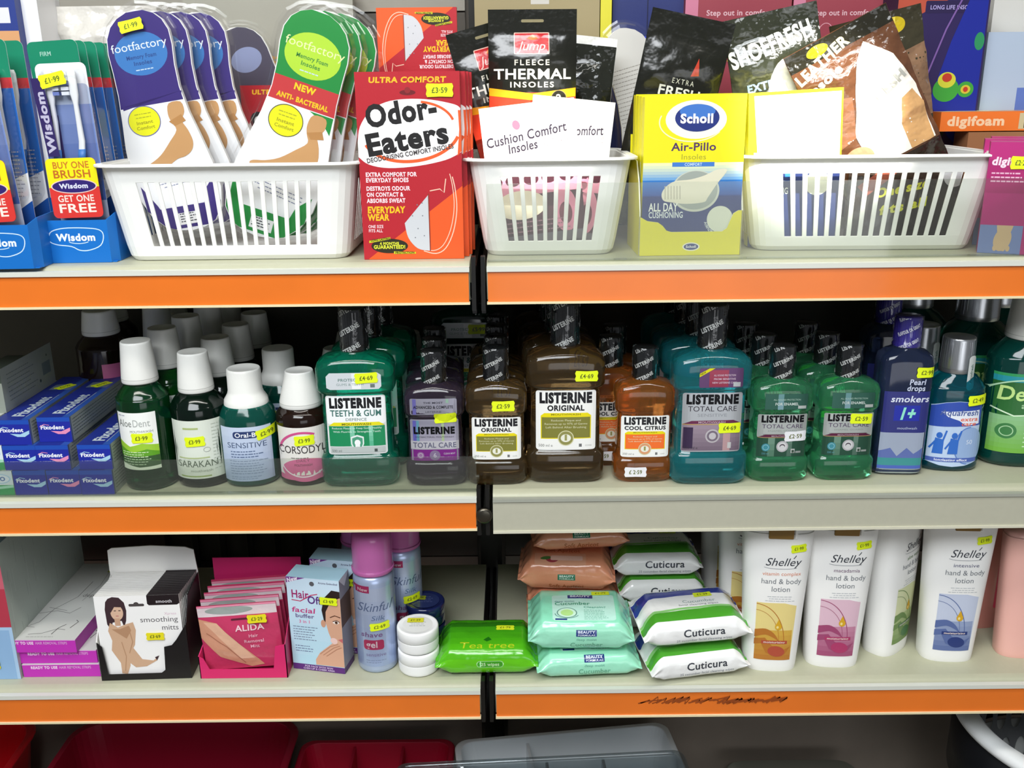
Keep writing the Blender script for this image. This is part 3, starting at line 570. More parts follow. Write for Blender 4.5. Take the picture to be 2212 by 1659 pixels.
# ---- clear blue smokers bottle ----
P = [(0,.024,.016,4),(.003,.027,.019,5),(.006,.0285,.0205,5),(.130,.0285,.0205,5),(.138,.0275,.0195,4),(.143,.022,.017,3),(.146,.0155,.0155,2),(.150,.0145,.0145,2)]
t = thing('mouthwash_bottle', 'clear slate-blue bottle with purple striped cap and smokers lettering', 'bottle', spot(1942, 1028, ZM, .0205), R(-4), 'mouthwash bottles on the middle shelf')
mb = MB(); loft(mb, P, '46527A', N=56); mb.build('body', liq('slate_blue_liquid', '4A5A86', trans=.82), t); fn = on_prof(P)
a = Art(); a.rect(-24, 52, 50, 48, '2E3276'); a.rect(-24, 12, 48, 40, '9AA4B8'); a.text('Pearl', 10, 108, 6, 'C8D0E6', 'c', 1, fit=18, sh=.1); a.text('drops', 9, 101, 6, 'C8D0E6', 'c', 1, fit=20, sh=.1); a.text('smokers', 4, 88, 7, 'D8DEEC', 'c', 1, fit=42, sh=.15)
a.rect(-12, 66, 28, 18, '1F2CA0'); a.text('1+', 2, 68, 13, '8FE0C8', 'c', 2, fit=18, sh=.25); a.text('mouthwash', 4, 56, 3, 'AAB4CC', 'c', 0, fit=22)
a.poly([(-24, 30), (-12, 34), (-4, 24), (6, 34), (14, 27), (24, 34), (24, 22), (-24, 20)], '5C6CA8'); a.rect(-24, 12, 48, 10, '3E8E8E'); a.rect(-24, 9, 48, 4, '4A62B4'); a.rect(-24, 3, 48, 6, 'A9B4B0')
mb = MB(); a.put(mb, lambda x, y, h: fn(x, y, h+.0003), step=3); mb.build('label', M_LABEL, t)
cap_striped(t, .147, .182, .0150, word='FLAVOUR OR GREAT', col='3A3090', ink='D8D8E8')
sticker(t, fn, 19, 122, '\u00a32\u00b799', 23, 12, 0, Y_, step=3, lift=.001)
dup(t, (t.location.x+.022, t.location.y+.112, ZM), label='clear slate-blue bottle with purple striped cap behind the smokers one')
# ---- teal bottles with silver caps ----
def teal(loc, label, dentyl=False, s=1., rz=0, white=False):
    t = thing('mouthwash_bottle', label, 'bottle', loc, rz, 'mouthwash bottles on the middle shelf')
    P = smooth_prof([(z*s, a*s, b*s, n) for z, a, b, n in [(0,.029,.020,2.4),(.003,.0335,.0235,2.5),(.014,.0345,.0245,2.5),(.088,.0335,.0235,2.5),(.100,.031,.022,2.4),(.109,.024,.019,2.2),(.114,.018,.0175,2),(.118,.0165,.0165,2)]])
    mb = MB(); c = ('petrol_liquid', '1488A0', .85) if not dentyl else ('green_teal_liquid', '0E5A52', .6)
    loft(mb, P, c[1], N=56); mb.build('body', liq(c[0], c[1], trans=c[2]), t); fn = sc_art(on_prof(P), s); a = Art()
    if not dentyl:
        a.poly([(-28, 12), (-14, 8), (0, 6.5), (14, 8), (27, 12), (27, 80), (14, 83.5), (0, 84.5), (-14, 83), (-28, 79)], 'B9CDE8'); a.poly([(-28, 54), (27, 56), (27, 79), (14, 83), (0, 84), (-14, 82.5), (-28, 78)], '2E4CA8')
        a.poly([(-18, 72), (24, 74), (25, 58), (10, 56), (2, 62), (-10, 66)], 'E4E8F2'); a.text('Aquafresh', 2, 68, 6.5, '4A5C98', 'c', 1, fit=42, sh=.15); a.text('extra', 13, 61.5, 4.5, 'E06A50', 'c', 1, fit=20, sh=.1); a.text('care', 13, 56, 4.5, 'E06A50', 'c', 1, fit=17, sh=.1)
        a.ell(16, 32, 16, 22, '92ACD4'); a.arc(16, 32, 16, 22, 1.2, '5A7CC0', 90, 270); a.text('50', 16, 34, 5, 'D8E2F2', 'c', 0)
        for cx in (-17, -1): a.ell(cx, 44, 3.2, 3.6, '2F68C0'); a.poly([(cx-6, 22), (cx+5, 22), (cx+5, 39), (cx-4, 41)], '2F68C0'); a.line([(cx-3, 38), (cx-9, 28)], 2, '2F68C0'); a.line([(cx+4, 38), (cx+7, 50)], 2, '2F68C0')
        a.rect(-28, 12.4, 55, 5, '4A62B0'); a.text('longlasting effect', -2, 13.5, 2.8, 'E4E8F4', 'c', 1, fit=36); mat = M_LABEL
    else:
        a.rect(-32, 14, 64, 64, '2E6A34'); a.rect(-32, 78, 64, 5, '2C9AA8'); a.rect(-32, 83, 64, 2.5, '38A060'); a.grad(-32, 14, 64, 34, '6FAE3A', '8CBE8A', 8); a.text('Dentyl', -6, 62, 12, 'C8E890', 'c', 1, fit=48, sh=.1); a.text('active', 2, 55, 5, 'A8D0A0', 'c', 1, fit=26)
        a.line([(-32, 54), (-16, 48), (6, 50), (32, 52)], 1.2, 'D8F0D0'); a.ell(-20, 34, 8, 7, '3E7C46'); a.arc(-20, 34, 5, 4.4, .8, 'A8D0A0'); a.lines(-6, 40, 34, 6, 4, 1, 'C4E4B8', seed=5); a.arc(-8, 68, 26, 12, 1.2, 'C0E8C0', 30, 170); mat = M_LABEL
    mb = MB(); a.put(mb, lambda x, y, h: fn(x, y, h+.0003), step=3); mb.build('label', mat, t)
    if white: cap_white(t, .113*s, .155*s, .0215*s, .0185*s)
    else:
        c = cap_white(t, .114*s, .1545*s, .0185*s, .0175*s, col='C9CCD0', mat=M_SATINMETAL)
    return t, fn
t, fn = teal(spot(2058, 1020, ZM, .0245), 'petrol-blue mouthwash bottle with silver cap and blue label, at right', rz=R(-5))
a = Art(); a.rrect(6, 96, 9, 40, 4, 'DDE2DE'); a.text('Aquafresh', 12.2, 104, 3, '5A7A70', 'l', 1, rot=90, fit=22); mb = MB(); P = [(0, .0195, .0195, 2), (.2, .0195, .0195, 2)]; f2 = on_prof(P); a.put(mb, lambda x, y, h: f2(x, y, h+.0012), step=2); mb.build('seal_strip', M_LABEL, t)['label'] = 'white seal strip down the cap'
dup(t, (t.location.x-.014, t.location.y+.06, ZM), label='petrol-blue mouthwash bottle with silver cap, directly behind the front silver-capped one')
sticker(t, fn, 20, 86, '\u00a32\u00b749', 23, 12, 3, Y_, step=3, lift=.0022)
x, y = onz(2222, 1014, ZM)
t, fn = teal((x, y+.035, ZM), 'big dark green bottle with white cap and green label, cut by the right edge', dentyl=True, s=1.31, rz=R(-4), white=True)
t2, fn = teal((x-.028, y+.11, ZM), 'big dark bottle with silver cap behind the white-capped one at the right edge', dentyl=True, s=1.34, rz=R(-4))
dup(t2, (x-.075, y+.185, ZM), label='big dark bottle with silver cap, farther back near the right edge')
dup(t2, (x+.035, y+.185, ZM), label='big dark bottle with silver cap, farthest back at the right edge')
# ---- blue cartons ----
def carton(name, label, cat, loc, w, d, h, col, group=None, rz=0, arts=(), sides=None, mat=M_CARD, rx=0, ry=0, bevel=0):
    """a carton on its base centre-front: x -w/2..w/2, y 0..d, z 0..h (mm); arts: (face, Art) with face front/top/right/left"""
    mb = MB(); w, d, h = w*MM, d*MM, h*MM; s_ = sides or {}
    g = lambda k: s_.get(k, col)
    mb.box(-w/2, w/2, 0, d, 0, h, [g('bottom'), g('top'), g('front'), g('right'), g('back'), g('left')])
    FN = {'front': flat((-w/2, 0, 0)), 'top': flat((-w/2, 0, h), (1,0,0), (0,1,0)), 'right': flat((w/2, 0, 0), (0,1,0), (0,0,1)), 'left': flat((-w/2, d, 0), (0,-1,0), (0,0,1))}
    for face, a in arts: a.put(mb, FN[face])
    o = mb.build(name, mat); o.location = loc; o.rotation_euler = (rx, ry, rz); return tag(o, label, cat, group), FN
def fix_arts(w, d, h, pink=False):
    f = Art(); sw = 'E890B8' if pink else 'A8D0E8'; f.rect(0, 0, w, h, '1E2A9C'); f.rect(0, h-5, w, 5, '1E4CB0')
    f.text('Fixodent', 3, h*.52, h*.15, 'F0F2F8', 'l', 2, fit=w*.72); pts = [(w*.08, h*.72), (w*.3, h*.66), (w*.7, h*.5), (w*.97, h*.62), (w*.99, h*.5), (w*.85, h*.36), (w*.6, h*.34), (w*.4, h*.42)]
    f.poly([(w*.38, h*.45), (w*.7, h*.43), (w*.98, h*.58), (w*.97, h*.44), (w*.82, h*.32), (w*.6, h*.32)], sw); f.line([(w*.06, h*.62), (w*.2, h*.72), (w*.36, h*.68)], .7, sw)
    t = Art(); t.rect(0, 0, w, d, '1C2C84'); t.rect(w*.78, 0, w*.22, d, '2A50A0'); t.text('Fixodent', w*.68, 12, w*.34, 'B8C4CC', 'l', 2, rot=90, fit=70); t.line([(w*.8, 10), (w*.8, 90)], 1, '8C9CB0'); t.rect(w*.2, d-55, w*.7, 22, '6C7C90')
    r = Art(); r.rect(0, 0, d, h, 'A4ACA4'); r.lines(6, h-5, d-14, 6, 3.6, 1, '5C6862', seed=int(w)); r.rect(0, 0, 3, h, '5A6A90')
    return [('front', f), ('top', t), ('right', r)]
def blue_box(px, py, zs, label, pink=False, price=False, dy=0, w=36, h=28.5, x=None, y=None):
    if x is None: x, y = onz(px, py, zs)
    o, FN = carton('denture_cream_box', label, 'box', (x, y+dy, zs), w, 165, h, '1E2A9C', 'blue denture cream boxes in a stack', arts=fix_arts(w, 165, h, pink), sides={'right': 'A4ACA4', 'back': 'A4ACA4', 'bottom': '1E2A9C'})
    if price: mb = MB(); sticker_art('\u00a33\u00b799', 24, 13, 60, Y_, '5A6418', w*.6, 122).put(mb, lambda x, y, q: Vector((-w/2*MM+x*MM, y*MM, h*MM+.0004+q))); mb.build('price_sticker', M_STICK, o)
    return o
h_ = .0288
xb = [onz(px, 1068, ZM)[0] for px in (71, 142, 213)]; yb = onz(142, 1068, ZM)[1]
blue_box(0, 0, ZM, 'blue cream box at the bottom left of the stack, pale blue swoosh', x=xb[0], y=yb); blue_box(0, 0, ZM, 'blue cream box at the bottom middle of the stack, pink swoosh', True, x=xb[1], y=yb); blue_box(0, 0, ZM, 'blue cream box at the bottom right of the stack beside green bottle', x=xb[2], y=yb-.001)
blue_box(0, 0, ZM+h_, 'blue cream box in the middle row, left, pale blue swoosh', x=xb[0]-.0075, y=yb+.002); blue_box(0, 0, ZM+h_, 'blue cream box in the middle row, centre, pink swoosh', True, x=xb[1]-.0085, y=yb+.002); blue_box(0, 0, ZM+h_, 'blue cream box topping the right column beside green bottle', x=xb[2]+.0005, y=yb+.002)
blue_box(0, 0, ZM+2*h_, 'topmost left blue cream box with pale blue swoosh', x=xb[0]-.011, y=yb+.004, price=True); blue_box(0, 0, ZM+2*h_, 'topmost right blue cream box with pink swoosh', True, x=xb[1]-.007, y=yb+.012, price=True)
def green_box(zs, x, y, label, top=False):
    f = Art(); w, h = 38, 28.5
    if top: f.rect(0, 0, w, h, 'D8C4BE'); f.rect(0, h-6, w, 6, 'E8E8F0'); f.rect(0, h-8, w, 2, '8A90D0'); f.text('care', 8, 10, 5, '8A7A9A', 'l', 1)
    else: f.rect(0, 0, w, h, 'DDE6EA'); f.rect(0, 0, w, 12, '3AA05E'); f.poly([(0, 5), (w, 9), (w, 12), (0, 8)], 'A8DCC0'); f.ell(w*.6, h*.68, 13, 6, 'B8D4EC'); f.ell(w*.6, h*.68, 11.5, 4.8, 'E8EEF6'); f.text('PRO', w*.6, h*.60, 4.4, '5A78B0', 'c', 2, fit=15)
    tp = Art(); tp.rect(0, 0, w, 150, '8F9C98'); tp.lines(8, 130, 24, 20, 6, 2, '6A7A80', seed=3); tp.rect(w*.7, 0, w*.3, 150, 'B8BCB4')
    carton('denture_cream_box', label, 'box', (x, y, zs), w, 150, h, 'C8CCC8', 'white denture cream boxes at the left edge', arts=[('front', f), ('top', tp)])
xg = xb[0]-.0378
green_box(ZM, xg, yb, 'white and green box at the bottom, cut by the left edge'); green_box(ZM+h_, xg-.0078, yb+.003, 'white and green box in the middle, cut by the left edge'); green_box(ZM+2*h_, xg-.012, yb+.005, 'pale box with pinkish end on top at the left edge', True)
a = Art(); a.rect(0, 0, 120, 50, '9AA096'); a.lines(12, 40, 70, 7, 5, 1.2, '7C847C', seed=6); a.ell(84, 12, 2, 2, '50584F'); a.ell(106, 38, 1.5, 1.5, '50584F'); a.rect(92, 16, 20, 15, '6E7A7C')
b2 = Art(); b2.rect(0, 0, 55, 120, '4E584F'); b2.rect(14, 18, 24, 12, 'A8B040')
carton('medicine_box', 'tall grey box with fine print lying at the back left on pale boxes', 'box', (xg-.018, yb+.028, ZM+3*h_), 55, 120, 34, '8E948A', arts=[('right', a), ('top', b2)])
# ================= top shelf =================
def basket(loc, wt, wb, dt, db, h, nf, ns, label, rz=0):
    t = thing('plastic_basket', label, 'basket', loc, rz, 'white slotted plastic baskets on the top shelf')
    wt, wb, dt, db, h = [v*MM for v in (wt, wb, dt, db, h)]
    def outline(w, d, r, off=0):
        """stations going round; same count for any size; (x,y,flag)"""
        out = []; W, D = w/2+off, d/2+off; rr = r+off
        def side(p, q, n, m):
            L = (Vector(q)-Vector(p)); res = []; ln = L.length; 
            a = m; cell = (1-2*m)/(n-.40); ts = [0, m*.5]
            fl = [0, 0]
            for i in range(n): ts += [m+i*cell, m+i*cell+cell*.60]; fl += [1, 0]
            ts.append(1-m*.5); fl.append(0)
            for tt, f in zip(ts, fl): v = Vector(p)+L*tt; res.append((v.x, v.y, f))
            return res
        out += side((-W+rr, -D), (W-rr, -D), nf, .07)
        def arc(cx, cy, a0): return [(cx+rr*math.cos(R(a0+k*18)), cy+rr*math.sin(R(a0+k*18)), 0) for k in range(5)]
        out += arc(W-rr, -D+rr, -90); out += side((W, -D+rr), (W, D-rr), ns, .07); out += arc(W-rr, D-rr, 0)
        out += side((W-rr, D), (-W+rr, D), nf, .07); out += arc(-W+rr, D-rr, 90); out += side((-W, D-rr), (-W, -D+rr), ns, .07); out += arc(-W+rr, -D+rr, 180)
        return out
    rt, rb = .022, .020
    T = outline(wt, dt, rt); B = outline(wb, db, rb); n = len(T); LV = [0, .05, .155, .83, .93, 1.0]; ins = [.004, .0008, 0, 0, 0, 0]
    vs = []
    for k, u in enumerate(LV):
        Bi = outline(wb, db, rb, -ins[k])
        for i in range(n):
            x = Bi[i][0]*(1-u)+T[i][0]*u; y = Bi[i][1]*(1-u)+T[i][1]*u; vs.append((x, y+dt/2, u*h+(.0 if k else 0)))
    fs = []
    for k in range(len(LV)-1):
        for i in range(n):
            if k == 2 and T[i][2]: continue
            j = (i+1) % n; fs.append((k*n+i, k*n+j, (k+1)*n+j, (k+1)*n+i))
    fs.append(tuple(range(n))[::-1])
    mb = MB(); mb.add(vs, fs, 'F4F4F0', 0, False); o = mb.build('basket_body', M_BASKET, t)
    m = o.modifiers.new('wall', 'SOLIDIFY'); m.thickness = .0018; m.offset = -1
    b = o.modifiers.new('soft', 'BEVEL'); b.width = .0005; b.segments = 2; b.limit_method = 'ANGLE'; b.angle_limit = R(50)
    mb = MB(); rows = [(outline(wt, dt, rt, -.0005), h-.0012), (outline(wt, dt, rt, .006), h-.0012), (outline(wt, dt, rt, .0072), h-.0005), (outline(wt, dt, rt, .0072), h+.0012), (outline(wt, dt, rt, .006), h+.002), (outline(wt, dt, rt, -.0005), h+.002)]
    vs = []; 
    for O, z in rows: vs += [(x, y+dt/2, z) for x, y, f in O]
    fs = [(k*n+i, k*n+(i+1) % n, ((k+1) % 6)*n+(i+1) % n, ((k+1) % 6)*n+i) for k in range(6) for i in range(n)]
    mb.add(vs, fs, 'F4F4F0'); mb.build('rim', M_BASKET, t); return t
def lean(pt, pr, Y, z0=None, w=0):
    """top pixel and a lower pixel on the same upright plane -> base point, side lean, height"""
    z0 = ZT+.004 if z0 is None else z0
    xa, za = ony(pt[0], pt[1], Y); xb, zb = ony(pr[0], pr[1], Y); z0 += w/2*MM*abs(math.sin(math.atan2(xa-xb, za-zb))); k = (zb-z0)/(za-zb); x0 = xb-(xa-xb)*k
    return (x0, Y, z0), math.atan2(xa-x0, za-z0), math.hypot(xa-x0, za-z0)
LEFT_B, MID_B, RIGHT_B = onz(522, 562, ZT), onz(1190, 551, ZT), onz(1858, 541, ZT)
basket((LEFT_B[0]-.004, LEFT_B[1]-.016, ZT+.0005), 262, 234, 190, 160, 98, 16, 10, 'long white slotted basket at left, holding purple and green insole packs')
basket((MID_B[0]-.001, MID_B[1]-.016, ZT+.0005), 168, 137, 175, 150, 99, 9, 9, 'narrow white slotted basket in the middle, end-on, beside yellow box')
basket((RIGHT_B[0]+.002, RIGHT_B[1]-.014, ZT+.0005), 265, 232, 185, 160, 98, 15, 10, 'long white slotted basket at right, holding crinkled silvery packs', rz=R(-2))

# ---- carton helper that stands where a pixel says ----
def carton_px(name, label, cat, px0, px1, ptop, Y, d, col, arts=None, z0=None, group=None, rz=0, mat=M_CARD, sides=None):
    z0 = ZT if z0 is None else z0
    xa, za = ony(px0, ptop, Y); xb, _ = ony(px1, ptop, Y); w = (xb-xa)*1000; h = (za-z0)*1000
    A_ = arts(w, h) if arts else []
    return carton(name, label, cat, ((xa+xb)/2, Y, z0+.0003), w, d, h, col, group, rz, A_, sides, mat)

# ---- orange and red insole boxes ----
def odor_art(w=104, h=186):
    a = Art(); a.rect(0, 0, w, h, 'EE5A22'); a.poly([(0, 0), (4, 0), (w, h*.40), (w, h), (0, h)], 'B4202C')
    a.rect(0, 0, 5, h, 'B4202C')
    a.poly([(0, 0), (0, h*.3), (w*.18, h*.3), (w, h*.42), (w, h*.41)], 'B4202C') if False else None
    a.poly([(5, 2), (w, h*.42), (w, h), (5, h)], 'B4202C')
    a.text('ULTRA COMFORT', w*.5, h*.945, 5, 'F2B828', 'c', 2, fit=w*.74, sh=.1)
    def ov(rx, ry, col): a.ell(w*.5, h*.69, rx, ry, col, rot=14, n=48)
    a.poly([(0, h*.56)]+smp([(0, h*.64), (3, h*.72), (14, h*.80), (30, h*.845), (50, h*.86), (75, h*.855), (w-6, h*.83), (w, h*.81)], False)+smp([(w, h*.58), (w-16, h*.54), (60, h*.51), (30, h*.50), (10, h*.52), (0, h*.56)], False)[:-1], 'F1EFEE')
    a.arc(w*.52, h*.69, w*.47, h*.155, 3.2, 'E85E2A', 195, 340, rot=6); a.arc(w*.5, h*.70, w*.44, h*.145, 2.4, 'E85E2A', 10, 70, rot=6)
    a.poly([(w-4, h*.56), (w, h*.585), (w, h*.80), (w-2.5, h*.80), (w-1.6, h*.70)], 'E85E2A')
    a.text('Odor-', w*.10, h*.715, 20, '1D1B1C', 'l', 2, fit=w*.70, rot=8); a.text('Eaters', w*.09, h*.565, 20, '1D1B1C', 'l', 2, fit=w*.82, rot=9)
    a.text('DEODORISING COMFORT INSOLES', w*.08, h*.527, 4.4, '3A3436', 'l', 1, fit=w*.86, rot=9)
    a.ell(w*.5, h*.893, 8, 2.6, '6E1A20'); a.ell(w*.5, h*.905, 3, 3, '8E2428')
    a.text('EXTRA COMFORT FOR', 6, h*.455, 4, 'F0D8DC', 'l', 2, fit=w*.50); a.text('EVERYDAY SHOES', 6, h*.425, 4, 'F0D8DC', 'l', 2, fit=w*.42)
    a.text('DESTROYS ODOUR', 6, h*.38, 4, 'F0D8DC', 'l', 2, fit=w*.43); a.text('ON CONTACT &', 6, h*.347, 4, 'F0D8DC', 'l', 2, fit=w*.36); a.text('ABSORBS SWEAT', 6, h*.314, 4, 'F0D8DC', 'l', 2, fit=w*.38)
    a.text('EVERYDAY', 6, h*.258, 6.2, 'F2C01E', 'l', 2, fit=w*.37, sh=.05); a.text('WEAR', 6, h*.217, 6.2, 'F2C01E', 'l', 2, fit=w*.21, sh=.05); a.text('ONE SIZE', 6, h*.175, 3, 'F0D8DC', 'l', 1, fit=w*.15); a.text('FITS ALL', 6, h*.152, 3, 'F0D8DC', 'l', 1, fit=w*.14)
    # the insole
    sole = [(w*.60, h*.045), (w*.72, h*.03), (w*.82, h*.06), (w*.90, h*.15), (w*.94, h*.27), (w*.93, h*.38), (w*.905, h*.45), (w*.86, h*.405), (w*.40+12, h*.20), (w*.43, h*.12), (w*.5, h*.075)]
    a.line(smp(sole[:7], False), 1.0, 'F6C8B0'); a.line(smp([(x-2.6, y+3) for x, y in sole[:7]], False), .8, 'F6C8B0')
    a.poly(smp([(w*.42, h*.20), (w*.45, h*.12), (w*.54, h*.06), (w*.66, h*.045)], False)+[(w*.665, h*.355)], 'C9CCD0'); a.line([(w*.665, h*.045), (w*.665, h*.36)], 1.1, '8C3A2A'); a.line([(w*.68, h*.375), (w*.78, h*.385), (w*.82, h*.365), (w*.84, h*.44)], 1, 'F6C8B0')
    for x, y in ((.55, .30), (.6, .24), (.5, .24), (.55, .17), (.61, .13), (.52, .12), (.6, .31)): a.ell(w*x, h*y, .7, .7, '7E8288', n=8)
    a.ell(w*.26, h*.075, 19, 7.5, '2A2614'); a.poly([(6, h*.105), (28, h*.125), (28, h*.112), (6, h*.092)], 'C8C81E'); a.poly([(w*.3, h*.045), (w*.52, h*.04), (w*.52, h*.03), (w*.3, h*.03)], 'C8C81E')
    a.text('LONG LASTING', 8, h*.10, 2.2, '3A3410', 'l', 2, fit=20, rot=6); a.text('4 MONTHS', w*.26, h*.082, 2.6, 'D8DC3A', 'c', 2, fit=20); a.text('GUARANTEED!', w*.26, h*.06, 3.6, 'D8DC3A', 'c', 2, fit=33); a.text('PROTECTION', w*.41, h*.032, 2, '3A3410', 'c', 2, fit=20)
    return a
def odor_side(d=13, h=186):
    a = Art(); a.rect(0, 0, d, h*.42, 'E8521E'); a.rect(0, h*.42, d, h*.58, 'A81C2A'); a.poly([(0, h*.58), (d, h*.62), (d, h*.74), (0, h*.8)], 'E0551F'); return a
x, y = onz(895, 560, ZT); OB = []
oa = odor_art(); os_ = odor_side()
o, _ = carton('insole_box', 'orange and red insole box with big black lettering, front of its row', 'box', (x, y, ZT+.0003), 104, 13, 186, 'E8521E', 'orange and red comfort insole boxes', R(0), [('front', oa), ('right', os_)], sides={'top': 'A81C2A', 'back': 'D04A20', 'left': 'A81C2A'})
fnb = flat((-.052, 0, 0)); mb = MB(); sticker_art('\u00a33\u00b759', 27, 13, 0, Y_, '5A6418', 84, 168).put(mb, lambda a_, b_, h_: fnb(a_, b_, h_+.0015)); mb.build('price_sticker', M_STICK, o)
for i in range(4):
    c = o.copy(); COL.objects.link(c); c.location = (x+.0065*(1 if i % 2 else .75)+.001*i, y+.0145*(i+1), ZT+.0003); c['label'] = ['orange and red insole box immediately behind the front one', 'orange and red insole box, third in the row', 'orange and red insole box, fourth in the row', 'orange and red insole box at the back of the row'][i]
# upside down one, standing on two flat boxes
xa, za = ony(812, 17, .16); xb, _ = ony(986, 17, .16); sc_ = (xb-xa)/.104; s2 = za-ZT-.186*sc_
mb = MB(); mb.box(-.055, .055, 0, .09, 0, s2-.001, 'B0242C'); q = mb.build('insole_box', M_CARD); q.location = ((xa+xb)/2, .15, ZT+.0003); tag(q, 'plain red carton hidden behind the insole box row, upside-down box standing on it', 'box')
c = o.copy(); COL.objects.link(c); c.scale = (sc_, sc_, sc_); c.rotation_euler = (0, R(180), 0); c.location = ((xa+xb)/2, .16, za); c['label'] = 'upside-down orange insole box towering behind the front row'
x2, z2 = ony(500, 185, .235); c = o.copy(); COL.objects.link(c); c.location = (x2+.062, .235, z2-.186); c['label'] = 'orange and red insole box glimpsed between the purple and green packs'
mb = MB(); mb.box(-.05, .05, 0, .018, 0, z2-.186-ZT-.001, '8C8E88'); q = mb.build('insole_box', M_CARD); q.location = (x2+.062, .235, ZT+.0003); tag(q, 'plain grey carton hidden in the gap under the glimpsed insole box', 'box')

# ---- yellow insole boxes in a display tray ----
def scholl_art(w=103, h=160):
    a = Art(); a.rect(0, 0, w, h, 'E9E012'); a.grad(0, h*.36, w, h*.12, '1D3E86', '2E78C4', 6); a.grad(0, h*.47, w, h*.11, '5C9CD8', 'EEF0B0', 6); a.rect(0, 0, w, h*.37, '1B2F6E')
    a.ell(w*.51, h*.845, 31, 19, 'F4F2E0', rot=0); a.arc(w*.47, h*.83, 33, 19, 1.2, 'F2F0C0', 160, 330); a.ell(w*.52, h*.855, 22.5, 13.5, '1C2E78'); a.ell(w*.52, h*.895, 18, 7, '3E74C4'); a.text('Scholl', w*.52, h*.825, 8.5, 'F4F4F8', 'c', 2, fit=34)
    a.text('Air-Pillo', w*.5, h*.655, 7.6, '4A2A5C', 'c', 1, fit=46); a.text('Insoles', w*.5, h*.60, 5.2, 'A8A022', 'c', 0, fit=26); a.rect(w*.29, h*.555, w*.42, 4.4, '3E78C8'); a.text('COMFORT', w*.5, h*.56, 2.8, 'C8DCF0', 'c', 1, fit=18); a.text('1 PAIR INSOLES', w*.97, h*.955, 2.6, 'B8B01E', 'r', 1, fit=20)
    a.ell(w*.53, h*.40, 25, 21, 'C4C8B8'); a.ell(w*.53, h*.405, 23, 19.5, '9CA49C'); sole = [(w*.20, h*.40), (w*.21, h*.345), (w*.3, h*.33), (w*.45, h*.32), (w*.62, h*.33), (w*.66, h*.36), (w*.74, h*.44), (w*.84, h*.53), (w*.74, h*.535), (w*.62, h*.50), (w*.48, h*.475), (w*.3, h*.46)]
    a.poly(smp(sole), 'DCD8C0'); [a.line([(w*(.23+k*.03), h*.35), (w*(.225+k*.03), h*.435)], 1, 'B4B09C') for k in range(6)]
    a.text('ALL DAY', 7, h*.275, 8, 'E8ECE4', 'l', 1, fit=30); a.text('CUSHIONING', 7, h*.232, 6, 'D8E0E0', 'l', 1, fit=36); a.ell(w*.79, h*.22, 13.5, 13.5, 'D8DCC8')
    for i, ch in enumerate('AIRFLOW BREATHABLE FOAM'):
        t = R(195+i*7.2); a.text(ch, w*.79+16.5*math.cos(t), h*.22+16.5*math.sin(t), 2.6, 'D8E0E0', 'c', 1, rot=math.degrees(t)+90)
    return a
x, y = onz(1489, 552, ZT); sa = scholl_art()
t = thing('display_tray', 'yellow cardboard display tray with scooped front holding the yellow insole boxes', 'display box', (x, y, ZT+.0003), R(1))
W_t, D_t = .1075, .085
mb = MB(); prof = [(-.0537, 0), (.0537, 0), (.0537, .046), (.049, .046), (.044, .043), (.041, .036), (.038, .028), (.033, .0245), (-.020, .0245), (-.025, .026), (-.029, .031), (-.034, .0345), (-.045, .036), (-.0537, .041)]
n = len(prof); mb.add([(a_, 0, b_) for a_, b_ in prof]+[(a_, .0012, b_) for a_, b_ in prof], [tuple(range(n)), tuple(range(n, 2*n))[::-1]]+[(i, n+i, n+(i+1) % n, (i+1) % n) for i in range(n)], ['E9E012', 'F0F0EA']+['F0F0E0']*n)
for sx in (-1, 1):
    X = sx*.0537; pr = [(0, 0), (D_t, 0), (D_t, .10), (.03, .095), (.012, .075), (0, .046)]; n = len(pr)
    mb.add([(X, a_, b_) for a_, b_ in pr]+[(X-sx*.0012, a_, b_) for a_, b_ in pr], [tuple(range(n)), tuple(range(n, 2*n))[::-1]]+[(i, n+i, n+(i+1) % n, (i+1) % n) for i in range(n)], ['E0D81A', 'F4F4F0']+['F0F0E0']*n)
mb.box(-.0525, .0525, .0012, D_t, 0, .001, 'E9E012'); mb.box(-.0525, .0525, D_t+.0005, D_t+.0017, 0, .12, 'E9E012')
aa = Art(); aa.ell(55, 9, 9, 4.4, 'F0EEDC'); aa.ell(55, 9, 7.6, 3.3, '22357C'); aa.text('Scholl', 55, 7.8, 2.6, 'F0F0F4', 'c', 1, fit=11); aa.put(mb, flat((-.0537, 0, 0))); mb.build('tray', M_CARD, t)
for i in range(4):
    o, _ = carton('insole_box', ['yellow insole box with blue oval logo at the front of the tray', 'yellow insole box directly behind the front one in the tray', 'yellow insole box, third in the scooped tray', 'yellow insole box at the back of the scooped tray'][i], 'box', (x-.0006*i, y+.003+.0185*i, ZT+.002), 101.5, 17, 157.5+i*.7, 'E9E012', 'yellow insole boxes in the tray', R(1), [('front', sa)], rx=R(-.5))

